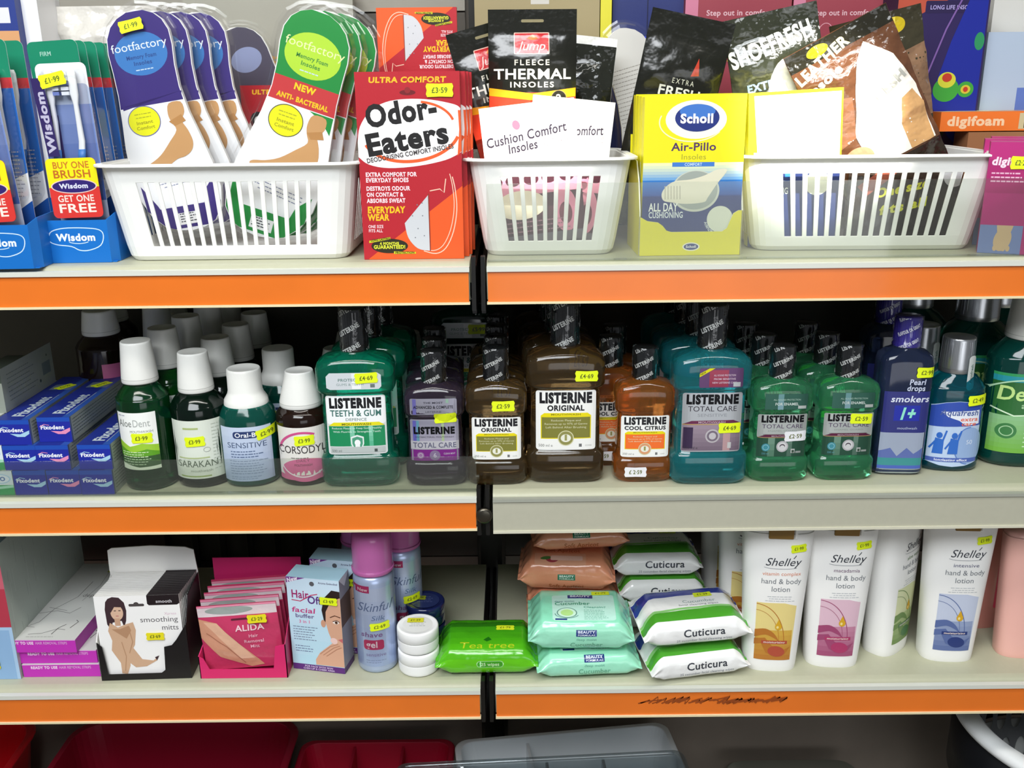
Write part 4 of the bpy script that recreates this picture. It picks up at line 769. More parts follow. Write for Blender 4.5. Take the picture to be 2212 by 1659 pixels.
# ---- toothbrush packs in blue trays ----
def brush_tray(loc, label, rz=0, word='Wisdom'):
    t = thing('display_tray', label, 'display box', loc, rz, 'blue cardboard toothbrush trays'); w, h, d = .075, .044, .15; mb = MB(); B = '0F6CC0'
    pr = [(-.5*w, 0), (.5*w-.004, 0), (.5*w-.004, .0012), (-.5*w, .0012)]
    def wall(p, q, h0, h1):
        p, q = Vector((*p, 0)), Vector((*q, 0)); nrm = (q-p).normalized().cross(Vector((0, 0, 1)))*.0012
        mb.add([p, q, q+Vector((0, 0, h1)), p+Vector((0, 0, h0)), p-nrm, q-nrm, q-nrm+Vector((0, 0, h1)), p-nrm+Vector((0, 0, h0))], [(0,1,2,3), (5,4,7,6), (3,2,6,7), (0,4,5,1), (1,5,6,2), (0,3,7,4)], B)
    wall((-w/2, 0), (w/2-.006, 0), h, h); wall((w/2-.006, 0), (w/2, .010), h, h+.006); wall((w/2, .010), (w/2, d), h+.006, h+.012); wall((-w/2, d), (-w/2, 0), h+.012, h); wall((w/2, d), (-w/2, d), h+.012, h+.012)
    mb.box(-w/2+.001, w/2-.001, .0015, d-.001, 0, .001, B)
    a = Art(); blob = [(8, 27), (12, 33), (25, 36), (45, 36), (60, 34), (64, 28), (60, 18), (48, 13), (38, 13), (30, 17), (16, 19), (9, 22)]
    pts = []
    for i in range(len(blob)):
        p0, p1, p2, p3 = [Vector(blob[(i+k-1) % len(blob)]) for k in range(4)]
        for s_ in range(4): u = s_/4; pts.append(tuple(.5*(2*p1+(p2-p0)*u+(2*p0-5*p1+4*p2-p3)*u*u+(3*p1-p0-3*p2+p3)*u**3)))
    a.line(pts, 1.0, 'C8E0F4', True); a.text(word, 36, 23, 7, 'E4EEF8', 'c', 2, fit=40); a.arc(38, 24, 12, 4, .8, 'C8E0F4', 215, 325); a.put(mb, flat((-w/2, 0, 0))); mb.build('tray', M_CARD, t); return t
def rr_mesh(mb, x0, x1, z0, z1, y0, y1, r, col, mat=0):
    a = Art(); a.rrect(x0, z0, x1-x0, z1-z0, r, col); v, f = a.ops[0][0], a.ops[0][1]; n = len(v)
    mb.add([(p[0]*MM, y0*MM, p[1]*MM) for p in v]+[(p[0]*MM, y1*MM, p[1]*MM) for p in v], [tuple(range(n)), tuple(range(n, 2*n))[::-1]]+[(i, n+i, n+(i+1) % n, (i+1) % n) for i in range(n)], col, mat)
def brush_pack(loc, label, front=False, rz=0, ry=0, rx=0, group='toothbrush packs standing in the blue trays'):
    t = thing('toothbrush_pack', label, 'toothbrush', loc, rz, group, rx, ry); H = 218 if not front else 196; w = 52
    mb = MB(); rr_mesh(mb, -w/2, w/2, 0, H, 0, .6, 6, 'E8EAEE'); a = Art()
    if not front:
        a.rrect(-w/2, H-30, w, 30, 6, '1C8262'); a.rect(-w/2, H-36, w, 14, '1C8262'); a.rect(-w/2, H-46, w, 10, 'C8343A'); a.text('FIRM', -8, H-14, 4, '9CC8B8', 'c', 1, fit=12); a.rect(-w/2, H-120, w, 74, '2A64B4'); a.poly([(-w/2, H-120), (w/2, H-120), (w/2, H-128), (-w/2, H-150)], '2A64B4')
        a.poly([(-w/2, 30), (w/2, 62), (w/2, 0), (-w/2, 0)], '1D50A0'); a.ell(-10, H-48, 14, 12, 'C4C0C8'); a.lines(8, 110, 14, 12, 4, 1.2, 'A4A8B4', seed=2)
    else:
        a.rrect(-w/2, 0, w, H-20, 6, 'A8B4CC'); a.grad(-w/2, 60, w, H-100, '3A5CA4', '7E90C0', 5); a.rect(-w/2+4, 66, 12, 80, '3A2C6C')
    a.put(mb, lambda x, y, h: Vector((x*MM, -h, y*MM))); mb.build('card', M_GLOSS, t)
    for s_, (bx, bc) in enumerate(((-12, 'DCDDE6'), (12, 'EEF0F2'))):
        mb = MB(); P = []
        pth = [(bx-2, 70, 2.6), (bx-3, 95, 3.4), (bx-1+s_*2, 120, 3.2), (bx+1, 140, 2.6), (bx+1, 156, 2.4), (bx+1, 165, 4.2), (bx+1, 186, 4.4), (bx+1, 190, 3)]
        for px_, pz_, r_ in pth: P.append((pz_*MM, r_*MM, 2.2*MM, 2.4, px_*MM, -.006))
        loft(mb, P, bc, N=14); br = mb.build('toothbrush', M_SHINY, t); br['label'] = 'white toothbrush inside the pack'
        mb = MB()
        for i in range(5):
            for j in range(2): mb.box((bx-10.5 if s_ == 1 else bx+4.5)*MM, (bx-3 if s_ == 1 else bx+11)*MM, (-9+j*3.4)*MM, (-6.6+j*3.4)*MM, (165+i*4.6)*MM, (168.4+i*4.6)*MM, '6E7EC0' if (i+s_) % 3 == 0 else 'E2E6F0')
        mb.build('bristles', M_PLAS, br)
        mb = MB(); loft(mb, [(98*MM, 3.9*MM, 2.5*MM, 2.4, (bx-2.6)*MM, -.0062), (112*MM, 3.7*MM, 2.6*MM, 2.4, (bx-1.6+s_*1.4)*MM, -.0062)], '3E78C0', N=14); mb.build('rubber_grip', M_PLAS, br)
    # blister shell
    mb = MB(); rows = [(.94, 0), (.86, -6), (.80, -10.5), (.74, -11.5)]
    def ol(k, y): 
        a_ = Art(); hw = w/2*k; a_.rrect(-hw, 62, 2*hw, H-62-(1-k)*60-(30 if not front else 2), 8, 'FFFFFF'); return [(p[0]*MM, y*MM, p[1]*MM) for p in a_.ops[0][0]]
    vs = []; 
    for k, y in rows: vs += ol(k, y)
    n = len(vs)//4; mb.add(vs, [(k*n+i, k*n+(i+1) % n, (k+1)*n+(i+1) % n, (k+1)*n+i) for k in range(3) for i in range(n)]+[tuple(3*n+i for i in range(n))], 'FFFFFF', smooth=False); mb.build('blister', M_BLISTER, t)
    if front:
        mb = MB(); a = Art(); a.rrect(-w/2, 2, w, 60, 5, 'D83A34'); a.rrect(-w/2, 34, w, 28, 5, 'ECE41C'); a.rect(-w/2, 33, w, 5, 'ECE41C'); DZ = 42
        a.text('BUY ONE', 0, 52, 6.4, 'C8762A', 'c', 1, fit=38); a.text('BRUSH', 0, 42.5, 7.6, 'C06A26', 'c', 1, fit=40); a.ell(0, 34, 24, 7.4, 'E8C8C0'); a.ell(0, 34, 22.6, 6.4, '33246E'); a.text('Wisdom', 0, 32, 4.6, 'D8D8EC', 'c', 2, fit=30)
        a.text('GET ONE', 0, 18.5, 6.4, 'F0DCD0', 'c', 1, fit=38); a.text('FREE', 0, 7.5, 8.6, 'F0E4D8', 'c', 1, fit=40); a.put(mb, lambda x, y, h: Vector((x*MM, -.0122-h, (y+DZ)*MM))); rr_mesh(mb, -w/2, w/2, 2+DZ, 62+DZ, -12.2, -11.6, 5, 'D83A34'); mb.build('promotional_label', M_GLOSS, t)
        mb = MB(); a = Art(); a.rect(-23, 72, 12, 76, '33285E'); a.text('Wisdom', -13.4, 76, 7.5, 'B8B4CC', 'l', 2, rot=90, fit=60); a.put(mb, lambda x, y, h: Vector(((x-(y-72)*.04+.12*(140-y)*.2)*MM, -.0118-h, (y+34)*MM))); mb.build('side_label', M_GLOSS, t)
        mb = MB(); sticker_art('\u00a31\u00b799', 27, 13, 10, Y_, '5A6418', -4, 180).put(mb, lambda x, y, h: Vector((x*MM, -.0124-h, y*MM))); mb.build('price_sticker', M_STICK, t)
    return t
x1, y1 = onz(182, 568, ZT); x0, y0 = onz(14, 582, ZT)
brush_tray((x1-.003, y1, ZT+.0003), 'blue toothbrush tray with white outlined logo, whole in view beside the left basket', R(2)); brush_tray((x0-.004, y0, ZT+.0003), 'blue toothbrush tray cut off by the left edge', R(2))
brush_pack((x1+.0015, y1+.016, ZT+.0025), 'front toothbrush pack with two white brushes and yellow-red promotion label, in the whole tray', True, R(-2), R(-1.5))
pk = brush_pack((x1-.004, y1+.030, ZT+.0025), 'tall green-topped toothbrush pack, nearest behind the front one in the whole tray', False, R(-2), R(-3))
words = ['second', 'third', 'fourth', 'fifth', 'sixth']
for i in range(5): dup(pk, (x1-.0035+.0015*i, y1+.030+.0185*(i+1), ZT+.0025), rz=R(-2), ry=R(-3+.4*i), label='tall green-topped toothbrush pack, %s behind the front pack in the whole tray' % ['second', 'third', 'fourth', 'fifth', 'last'][i])
brush_pack((x0-.006, y0+.016, ZT+.0025), 'toothbrush pack with promotion label cut off by the left edge', True, R(-3), R(-3))
for i in range(2): dup(pk, (x0-.004+.002*i, y0+.034+.030*i, ZT+.0025), rz=R(-3), ry=R(-1), label=['green-topped toothbrush pack in the tray at the left edge, nearer one', 'green-topped toothbrush pack in the tray at the left edge, farther one'][i])

# ---- foot-shaped insole packs ----
SOLE = [(0, 0), (2, 16), (8, 31), (22, 43), (45, 50), (75, 50), (105, 46), (135, 40.5), (165, 37), (190, 37), (212, 38.5), (228, 37), (240, 31), (248, 22), (253, 10), (255, 0)]
def sole_hw(y, off=0):
    k = 255.
    for (a, p), (b, q) in zip(SOLE, SOLE[1:]):
        if a <= y <= b: return p+(q-p)*(y-a)/(b-a)
    return 0
def sole_ol(off=0, sx=1):
    L = [Vector((-h, y)) for y, h in SOLE]+[Vector((h, y)) for y, h in SOLE[::-1][1:-1]]
    L = [Vector((p.x+8*math.sin((p.y-40)/255*math.pi*1.1)*sx, p.y)) for p in L]; n = len(L); out = []
    for i in range(n):
        d = (L[(i+1) % n]-L[i-1]); d.normalize(); out.append(L[i]+Vector((-d.y, d.x))*off)
    return out
def insole_pack(loc, label, main, circ, ry, sc=1., rx=0, rz=0, sx=1, green=False, plain=False, group='foot-shaped insole packs in the left basket'):
    t = thing('insole_pack', label, 'insoles', loc, rz, group, rx, ry); t.scale = (sc, sc, sc)
    def slab(mb, pts, y0, y1, col):
        n = len(pts); mb.add([(p.x*MM, y0*MM, p.y*MM) for p in pts]+[(p.x*MM, y1*MM, p.y*MM) for p in pts], [tuple(range(n)), tuple(range(n, 2*n))[::-1]]+[(i, n+i, n+(i+1) % n, (i+1) % n) for i in range(n)], col)
    mb = MB(); slab(mb, sole_ol(0, sx), -9, -2, 'F2F2F0')
    cx = lambda y: 8*math.sin((y-40)/255*math.pi*1.1)*sx
    def band(y1, y2, col, f=1.0):
        st = [y1]+[a for a, _ in SOLE if y1 < a < y2]+[y2]; pts = [(cx(y)+sole_hw(y)*.975, y) for y in st]+[(cx(y)-sole_hw(y)*.975, y) for y in st[::-1]]; a.poly(pts, col)
    a = Art(); band(1, 253, 'EFF0F2')
    if plain: band(120, 253, '4A4658'); a.ell(cx(200), 205, 24, 18, '8A94B8')
    elif not green: band(150, 253, main); a.poly([(cx(150)-35, 148), (cx(150)-35, 152), (cx(150)+36, 152), (cx(150)+38, 160), (cx(130)+10, 158)], main); a.ell(cx(140)-18, 140, 17, 10, 'EFF0F2')
    else: band(160, 253, main); band(152, 178, 'C63A3C'); a.text('NEW', cx(170)-1, 168.5, 6.6, 'F0D020', 'c', 2, fit=24); a.text('ANTI- BACTERIAL', cx(160), 156, 5.2, 'F0C81E', 'c', 2, fit=58); a.poly([(cx(150)+10, 151), (cx(150)+37, 151), (cx(135)+38, 132), (cx(140)+26, 144)], main)
    if not plain:
        a.ell(cx(210), 207, 31, 24, circ)
        a.text('footfactory', cx(205), 212, 9, 'E4EEF6' if not green else 'E6F2B0', 'c', 0, fit=66); a.text('Memory Foam', cx(205), 202, 4.4, '2C4C8C' if not green else '3E8A3A', 'c', 1, fit=36); a.text('Insoles', cx(205), 195, 4.4, '2C4C8C' if not green else '3E8A3A', 'c', 1, fit=22); a.lines(cx(205)-14, 189, 30, 1, 2, 1.2, 'C8DCEC', 'c')
        qx = -14 if not green else -12; a.ell(cx(135)+qx, 133, 19.5, 17.5, '5A5A3A' if green else '6A6AA0'); a.ell(cx(135)+qx, 133, 18.5, 16.5, 'E6E61A'); a.text('Instant', cx(135)+qx, 130, 3.6, 'A09A1E', 'c', 1, fit=20); a.text('Comfort', cx(135)+qx, 124, 3.6, 'A09A1E', 'c', 1, fit=22); a.lines(cx(135)+qx-10, 141, 20, 2, 4, 1, 'A8A82A', 'c')
        foot = [(34, 150), (18, 150), (14, 138), (16, 128), (20, 118), (8, 106), (-8, 92), (-24, 84), (-38, 80), (-42, 76), (-36, 72), (-22, 72), (-10, 72), (0, 78), (12, 84), (24, 86), (34, 92), (38, 102), (35, 116), (30, 128), (36, 138)]
        F_ = [Vector(p) for p in foot]; sm = []
        for i in range(len(F_)):
            p0, p1, p2, p3 = [F_[(i+k-1) % len(F_)] for k in range(4)]
            for s_ in range(3): u = s_/3; v = .5*(2*p1+(p2-p0)*u+(2*p0-5*p1+4*p2-p3)*u*u+(3*p1-p0-3*p2+p3)*u**3); sm.append((v.x*.9+cx(100)+1, v.y*.96+4))
        a.poly(sm, 'C99A66'); a.poly([(cx(120)+14, 128), (cx(120)+20, 122), (cx(120)+34, 126), (cx(120)+30, 134)], 'B98750')
        a.lines(cx(60)-22, 62, 58, 3, 4.4, 1.2, '8A90A8', 'c', seed=3, rot=6 if not green else -6); a.poly([(cx(50)+20, 8), (cx(50)+44, 30), (cx(50)+45, 60), (cx(50)+30, 44)], main); a.poly([(cx(50)-20, 8), (cx(50)-44, 30), (cx(50)-45, 60), (cx(50)-30, 34)], main) ; band(4, 30, main)
        a.rect(cx(20)-12, 8, 26, 14, 'F2F2F2'); a.lines(cx(20)-10, 20, 22, 4, 3, 1.2, '2A2A3A')
    a.put(mb, lambda x, y, h: Vector((x*MM, -.009-h, y*MM))); s_ = mb.build('insole_card', M_LABEL, t)
    mb = MB(); rows = [(11, -.5), (7.5, -1), (6, -2), (3, -12), (0, -14)]; vs = []
    for off, y in rows: vs += [(p.x*MM, y*MM, p.y*MM) for p in sole_ol(off, sx)]
    n = len(vs)//len(rows); mb.add(vs, [(k*n+i, k*n+(i+1) % n, (k+1)*n+(i+1) % n, (k+1)*n+i) for k in range(len(rows)-1) for i in range(n)]+[tuple((len(rows)-1)*n+i for i in range(n))], 'FFFFFF', smooth=False); mb.build('blister', M_BLISTER, t)
    if not plain and not green: mb = MB(); sticker_art('\u00a31\u00b799', 28, 13, 4, Y_, '5A6418', cx(235)-4, 238).put(mb, lambda x, y, h: Vector((x*MM, -.0144-h, y*MM))); mb.build('price_sticker', M_STICK, t)
    return t
BY = LEFT_B[1]+.023
loc, ry, L_ = lean((292, 20), (377, 345), BY+.056, ZT+.022)
p1 = insole_pack(loc, 'purple insole pack with blue circle and yellow price tag, leaning left in the left basket', '3C2C78', '3E7CC0', ry, L_/.255, sx=-1, rx=R(-2))
for i in range(3): dup(p1, (loc[0]+.013*(i+1), loc[1]+.0172*(i+1), loc[2]), ry=ry+R(.8*i), label=['purple insole pack stacked just behind the front purple one', 'purple insole pack, third in the purple stack', 'purple insole pack, rearmost in the purple stack'][i])
loc, ry, L_ = lean((690, 22), (606, 345), BY, ZT+.022)
p2 = insole_pack(loc, 'green insole pack with lime circle and red band, leaning right in the left basket', '1E8C3C', 'B4DC3A', ry, L_/.255, sx=1, green=True, rx=R(-2))
for i in range(2): dup(p2, (loc[0]+.0095*(i+1), loc[1]+.0172*(i+1), loc[2]), ry=ry+R(1.0*i), label=['green insole pack stacked just behind the front green one', 'green insole pack, rearmost in the green stack'][i])
loc, ry, L_ = lean((478, 138), (560, 300), .20, ZT+.06); insole_pack((loc[0], .270, ZT+.05), 'dark insole pack seen in the gap between purple and green packs', '4A4658', '8A94B8', ry*.8, .80, plain=True)
loc, ry, L_ = lean((790, 62), (748, 340), BY+.055); carton('insole_box', 'white narrow box squeezed between green pack and orange box', 'box', (loc[0]-.012, BY+.115, ZT+.006), 22, 24, L_*1000-8, 'F2F2EE', None, R(0), ry=ry*.7)

# ---- soft film packs ----
def pouch(loc, label, w, h, t_, art, col, ry=0, rx=0, rz=0, mat=M_FILM, header=26, seed=0, wr=1.3, name='insole_pouch', cat='insoles', group=None):
    root = thing(name, label, cat, loc, rz, group, rx, ry); step = 4.0; nx = int(w/step/2)*2; nz = int(h/step)
    def surf(x, z, side=-1):
        u = min(1, abs(2*x/w)); v = z/h; e = min(1, max(0, (z-5)/30.))*min(1, max(0, (h-header-z)/26.)); e = math.sin(e*math.pi/2)
        k = (1-u**2.6)**.7; nz_ = noise.noise(Vector((x*.035+seed*7, z*.05, seed)))+.5*noise.noise(Vector((x*.09, z*.11+seed, 3+seed)))
        crease = abs(noise.noise(Vector((x*.02+seed, z*.028-x*.02, seed*3+1))))
        return side*(t_/2*k*e+.3)+(nz_*wr*1.2+crease*wr*1.6)*(.35+e*.65)
    mb = MB(); xs = [-w/2+w*i/nx for i in range(nx+1)]; zs = [h*i/nz for i in range(nz+1)]; vs = []; fs = []
    for sd in (-1, 1):
        for z in zs:
            for x in xs:
                wv = 0; vs.append(((x+wv)*MM, surf(x, z, sd)*MM, z*MM))
    n = nx+1
    for s_ in range(2):
        o = s_*n*(nz+1)
        for j in range(nz):
            for i in range(nx): q = (o+j*n+i, o+j*n+i+1, o+(j+1)*n+i+1, o+(j+1)*n+i); fs.append(q if s_ == 0 else q[::-1])
    mb.add(vs, fs, col, 0, True)
    if art: art.put(mb, lambda x, z, h_: Vector((x*MM, surf(x, z)*MM-h_-.0003, z*MM)), step=-4.0, eps=.00022, smooth=True, clip=[((-w/2+.4, 0), (-1, 0)), ((w/2-.4, 0), (1, 0)), ((0, .5), (0, -1)), ((0, h-.5), (0, 1))])
    # crimped seals
    mb.build('film', mat, root)
    return root, surf
def thermal_art(w, h):
    a = Art(); a.rect(-w/2, h-84, w, 84, '1B1C16'); a.rect(-w/2, 0, w, h-84, 'D8402A'); a.poly([(-w/2, h-84), (-w/2, h-79), (0, h-85), (w/2, h-79), (w/2, h-84), (w/2, h-88), (0, h-92), (-w/2, h-87)], 'F0A020'); a.ell(0, h-150, w*.36, 54, 'F2EEE6')
    a.rrect(-12, h-13, 24, 3, 1.4, '8C8464'); a.rrect(-w*.21, h-45, w*.40, 22, 1, 'E8C0B0'); a.rrect(-w*.20, h-44, w*.38, 20, 1, 'C4282C'); a.poly([(-6, h-29), (0, h-25), (6, h-29), (0, h-31)], 'E87828'); a.text('Jump', -1, h-41, 9, 'F0D0C8', 'c', 0, fit=w*.3, sh=.3)
    a.text('FLEECE', 0, h-56, 5.4, 'D8D4C4', 'c', 1, fit=w*.42, tr=.15); a.text('THERMAL', 0, h-70, 10, 'EEECE0', 'c', 1, fit=w*.88); a.text('INSOLES', 0, h-78.5, 5.4, 'D8D4C4', 'c', 1, fit=w*.52, tr=.12); a.ell(w*.30, h-90, 8.6, 8.6, '8A7A50'); a.ell(w*.30, h-90, 7.8, 7.8, '26241C'); a.text('2', w*.30, h-94, 8, 'E8E0C8', 'c', 1)
    return a
MY = MID_B[1]
loc, ry, L_ = lean((1150, 20), (1150, 230), MY+.070)
pouch(loc, 'black and red thermal insole pouch with red logo, upright in the middle basket', 94, L_*1000, 16, thermal_art(94, L_*1000), '1B1C16', ry=ry, seed=1, group='black thermal insole pouches')
loc, ry, L_ = lean((1030, 68), (1010, 320), MY+.100)
pouch((MID_B[0]-.012, loc[1], loc[2]+.013), 'black and red thermal insole pouch leaning behind the orange box, partly hidden', 84, L_*1000, 13, thermal_art(84, L_*1000), '1B1C16', ry=R(-15), rz=R(8), seed=2, group='black thermal insole pouches')
a = Art(); a.rect(-45, 0, 90, 190, 'EDEDEA'); a.rect(-45, 150, 90, 60, '22241C'); a.poly([(10, 150), (45, 150), (45, 60), (30, 110)], '22241C'); a.text('SHOEFRESH', -20, 92, 12, 'C4C4C0', 'l', 2, fit=60, rot=-8); a.rect(-20, 118, 18, 9, 'D8E030')
loc, ry, L_ = lean((1264, 75), (1236, 320), MY+.121, w=80); pouch(loc, 'white and black pouch behind the upright thermal one, right side', 76, L_*1000, 12, a, 'E8E8E4', ry=ry, rx=R(-3), seed=4, mat=M_CRINKLE)
# clear bottle-shaped insole pack, back view
loc, ry, L_ = lean((1335, 62), (1376, 232), .215, ZT+.01); t = thing('insole_pack', 'clear pack with pale fine-print back, leaning behind the yellow boxes', 'insoles', loc, 0, None, 0, ry)
k = L_/.255; t.scale = (k*.8, k, k); mb = MB(); pts = sole_ol(0); n = len(pts); mb.add([(p.x*MM, -.004, p.y*MM) for p in pts]+[(p.x*MM, .004, p.y*MM) for p in pts], [tuple(range(n)), tuple(range(n, 2*n))[::-1]]+[(i, n+i, n+(i+1) % n, (i+1) % n) for i in range(n)], 'DAD8D2')
a = Art(); a.lines(-30, 205, 60, 22, 5, 1, 'A09C94', seed=4); a.put(mb, lambda x, y, h: Vector((x*MM, -.004-h, y*MM))); mb.build('insole_card', M_LABEL, t)
mb = MB(); rows = [(10, 0), (7, -1), (4, -9), (0, -10)]; vs = []
for off, y in rows: vs += [(p.x*MM, y*MM, p.y*MM) for p in sole_ol(off)]
n = len(vs)//4; mb.add(vs, [(q*n+i, q*n+(i+1) % n, (q+1)*n+(i+1) % n, (q+1)*n+i) for q in range(3) for i in range(n)]+[tuple(3*n+i for i in range(n))], 'FFFFFF'); mb.build('blister', M_BLISTER, t)
# white cushion insole cartons with pink lower half
def cushion_art(w, h, s_=1):
    a = Art(); a.rect(0, h*.48, w, h*.52, 'F4F2EE'); a.rect(0, 0, w, h*.48, '4A2A34'); rg = random.Random(5)
    a.poly([(0, h*.36), (w, h*.36), (w, h*.48), (0, h*.48)], 'D88CA4')
    for k in range(6): a.ell(8+k*w/5.2, h*.47, 8, 6, '4A2430')
    for k in range(4): a.arc(16+k*w/3.6, h*.37, 12, 7, 3, 'D88CA4', 0, 180)
    a.ell(w*.33, h*.29, w*.27, h*.105, 'E2DCC4'); a.ell(w*.80, h*.22, w*.13, h*.16, 'D88CA4'); a.ell(w*.80, h*.2, w*.07, h*.08, '6A3442'); a.rect(0, 0, w, h*.07, '6E6A70')
    a.text('Cushion Comfort', w*.04, h*.72, 9.5, '2A2030', 'l', 1, fit=w*.86, rot=6, sh=.1); a.text('Insoles', w*.26, h*.665, 9, '2A2030', 'l', 1, fit=w*.32, rot=5, sh=.1); a.text('Provides all', w*.64, h*.725, 3.8, '7A7078', 'l', 0, fit=w*.28, rot=5); a.text('day comfort', w*.63, h*.69, 3.8, '7A7078', 'l', 0, fit=w*.28, rot=5); a.ell(w*.37, h*.86, 4, 5, 'B8647A', rot=20)
    a.lines(8, h*.16, w-20, 3, 5, 1.4, '9A7480', seed=3)
    return a
wL = 118; x, z = ony(1150, 330, MY+.028)
hb = (ony(1150, 232, MY+.028)[1]-ZT-.004)*1000
carton('insole_box', 'white and pink cushion insole carton at the front of the middle basket', 'box', (x+.009, MY+.028, ZT+.009), 100, 16, hb, 'F4F2EE', 'white cushion insole cartons', R(2), [('front', cushion_art(100, hb))], ry=R(-6))
carton('insole_box', 'white and pink cushion insole carton behind the front one, poking out right', 'box', (x+.030, MY+.0465, ZT+.009), 88, 9, hb+4, 'F4F2EE', 'white cushion insole cartons', R(4), [('front', cushion_art(88, hb+4))], ry=R(6))

# ---- right basket ----
RY_ = RIGHT_B[1]+.030
loc, ry, L_ = lean((1500, 34), (1462, 195), .138, w=96); w, h = 92, L_*1000
a = Art(); a.rect(-w/2, 0, w, h, '191A14'); a.poly([(10, h-62), (19, h-60), (15, h-42)], 'B84030'); a.text('EXTRA', 4, h-72, 5.4, 'C8C8B8', 'c', 0, fit=26, tr=.2); a.text('FRESH', 2, h-86, 10, 'DCDCD0', 'c', 1, fit=48); a.text('INSOLES', 4, h-96, 6.4, 'B8B8A8', 'c', 0, fit=46, tr=.1)
pouch(loc, 'plain black pouch with pale FRESH lettering rising behind the yellow boxes', w, h, 14, a, '191A14', ry=ry, seed=6)
loc, ry, L_ = lean((1590, 46), (1672, 320), RY_+.050, w=96); h = L_*1000; g = lambda v: h-v
a = Art(); a.rect(-52, 0, 104, h, '33362A'); a.text('SHOEFRESH', -46, g(52), 17, 'EEEEE6', 'l', 2, fit=92, rot=12); a.text('EXTRA', -34, g(80), 8, '8CA8C8', 'l', 2, fit=38, rot=3); a.text('insole', -32, g(90), 6, 'D8D8CC', 'l', 2, fit=30, rot=3)
a.ell(18, g(112), 32, 62, 'F4F4EE', rot=6); a.poly([(8, g(52)), (26, g(50)), (44, g(56)), (42, g(62)), (22, g(58))], 'D8E020'); a.rect(-52, g(150), 34, 50, '5E7A3A')
pouch(loc, 'crinkled dark green pouch with white SHOEFRESH lettering in the right basket', 100, h, 16, a, '33362A', ry=ry*.55, rz=R(-6), seed=8, mat=M_CRINKLE, wr=2.6)
loc, ry, L_ = lean((1805, 66), (1916, 330), RY_+.024, w=118); h = L_*1000
a = Art(); a.rect(-58, 0, 116, h, '64402A'); a.rect(-58, g(20), 116, 20, '26241A'); a.text('LEATHER', -54, g(36), 11, 'EADFA8', 'l', 2, fit=66, rot=16); a.text('insole', -50, g(52), 9, 'ECE8DC', 'l', 2, fit=44, rot=16)
a.poly([(22, g(24)), (44, g(50)), (54, g(90)), (52, g(150)), (-20, g(150)), (-24, g(110)), (-8, g(70)), (6, g(40))], 'F4EEE2'); a.poly([(-58, g(120)), (-24, g(112)), (-12, g(70)), (-40, g(60)), (-58, g(66))], '84583E')
a.poly([(24, g(150)), (50, g(150)), (54, g(110)), (48, g(92)), (34, g(96)), (24, g(120))], 'CFA06A'); a.text('FRESH', 4, g(92), 10, 'B4B4AC', 'l', 2, fit=48, rot=20); a.rect(-58, 0, 116, max(4, g(152)), '2E241A'); a.ell(-30, g(134), 16, 12, 'D88868'); a.ell(-24, g(10), 12, 6, 'D8CC20')
pouch(loc, 'crinkled brown pouch with cream LEATHER lettering leaning left in the right basket', 116, h, 16, a, '64402A', ry=ry, rz=R(-3), seed=10, mat=M_CRINKLE, wr=2.6)
loc, ry, L_ = lean((1862, 40), (1915, 320), RY_+.084, w=104); h = L_*1000
a = Art(); a.rect(-52, 0, 104, h, '3A3626'); a.ell(-12, g(16), 12, 9, 'D8CC20'); a.ell(20, g(16), 12, 9, 'C8B020'); a.poly([(-52, g(60)), (52, g(40)), (52, g(120)), (-52, g(120))], '8A6A50')
pouch(loc, 'crinkled dark pouch with yellow dots behind the brown leather-insole pouch', 104, h, 14, a, '3A3626', ry=ry*.8, rz=R(3), seed=12, mat=M_CRINKLE, wr=2.8)
def lime_art(w, h):
    a = Art(); a.rect(0, 0, w, h, 'E4E418'); a.poly([(w*.06, h*.98), (w*.98, h*.98), (w*.98, h*.5), (w*.9, h*.3), (w*.2, h*.3), (w*.1, h*.6)], 'F4F4EA'); a.rect(0, 0, w, h*.55, '1C2C62'); a.rect(w*.06, h*.5, w*.9, h*.12, 'F4F4EA'); a.text('ALL DAY', 6, h*.42, 8, 'E8ECE4', 'l', 1, fit=30); a.text('CUSHIONING', 6, h*.34, 6.4, 'D8E0E0', 'l', 1, fit=37); a.rect(w*.4, h*.45, w*.1, h*.06, '2E74C4'); a.ell(w*.75, h*.40, 13, 13, 'D8DCC8'); return a
xa, za = ony(1602, 196, RY_-.008); xb, _ = ony(1815, 196, RY_-.008); w_ = (xb-xa)*1000*.955; hh = (za-ZT-.004)*1000
carton('insole_box', 'white-fronted insole box with lime edges at the front of the right basket', 'box', ((xa+xb)/2+.0145, RY_-.006, ZT+.004), w_, 18, hh, 'E4E418', None, R(-2), [('front', lime_art(w_, hh))], ry=R(-3))
a = Art(); a.rect(-70, 0, 140, 90, '2A1E16'); a.text('One size', -30, 48, 9, 'D8DC1E', 'l', 2, fit=56, rot=12, sh=.2); a.text('fits all', -24, 30, 9, 'D8DC1E', 'l', 2, fit=50, rot=12, sh=.2); a.poly([(-50, 60), (-10, 90), (10, 90), (-40, 50)], '8A4434'); a.rect(-70, 76, 140, 14, '9A5A3A'); a.ell(52, 72, 13, 13, 'C8CCD0')
pouch((RIGHT_B[0]+.048, RY_-.008, ZT+.005), 'dark flat pouch low in the right basket with lime One size lettering', 118, 92, 9, a, '2A1E16', seed=14, header=8, rz=R(-2))

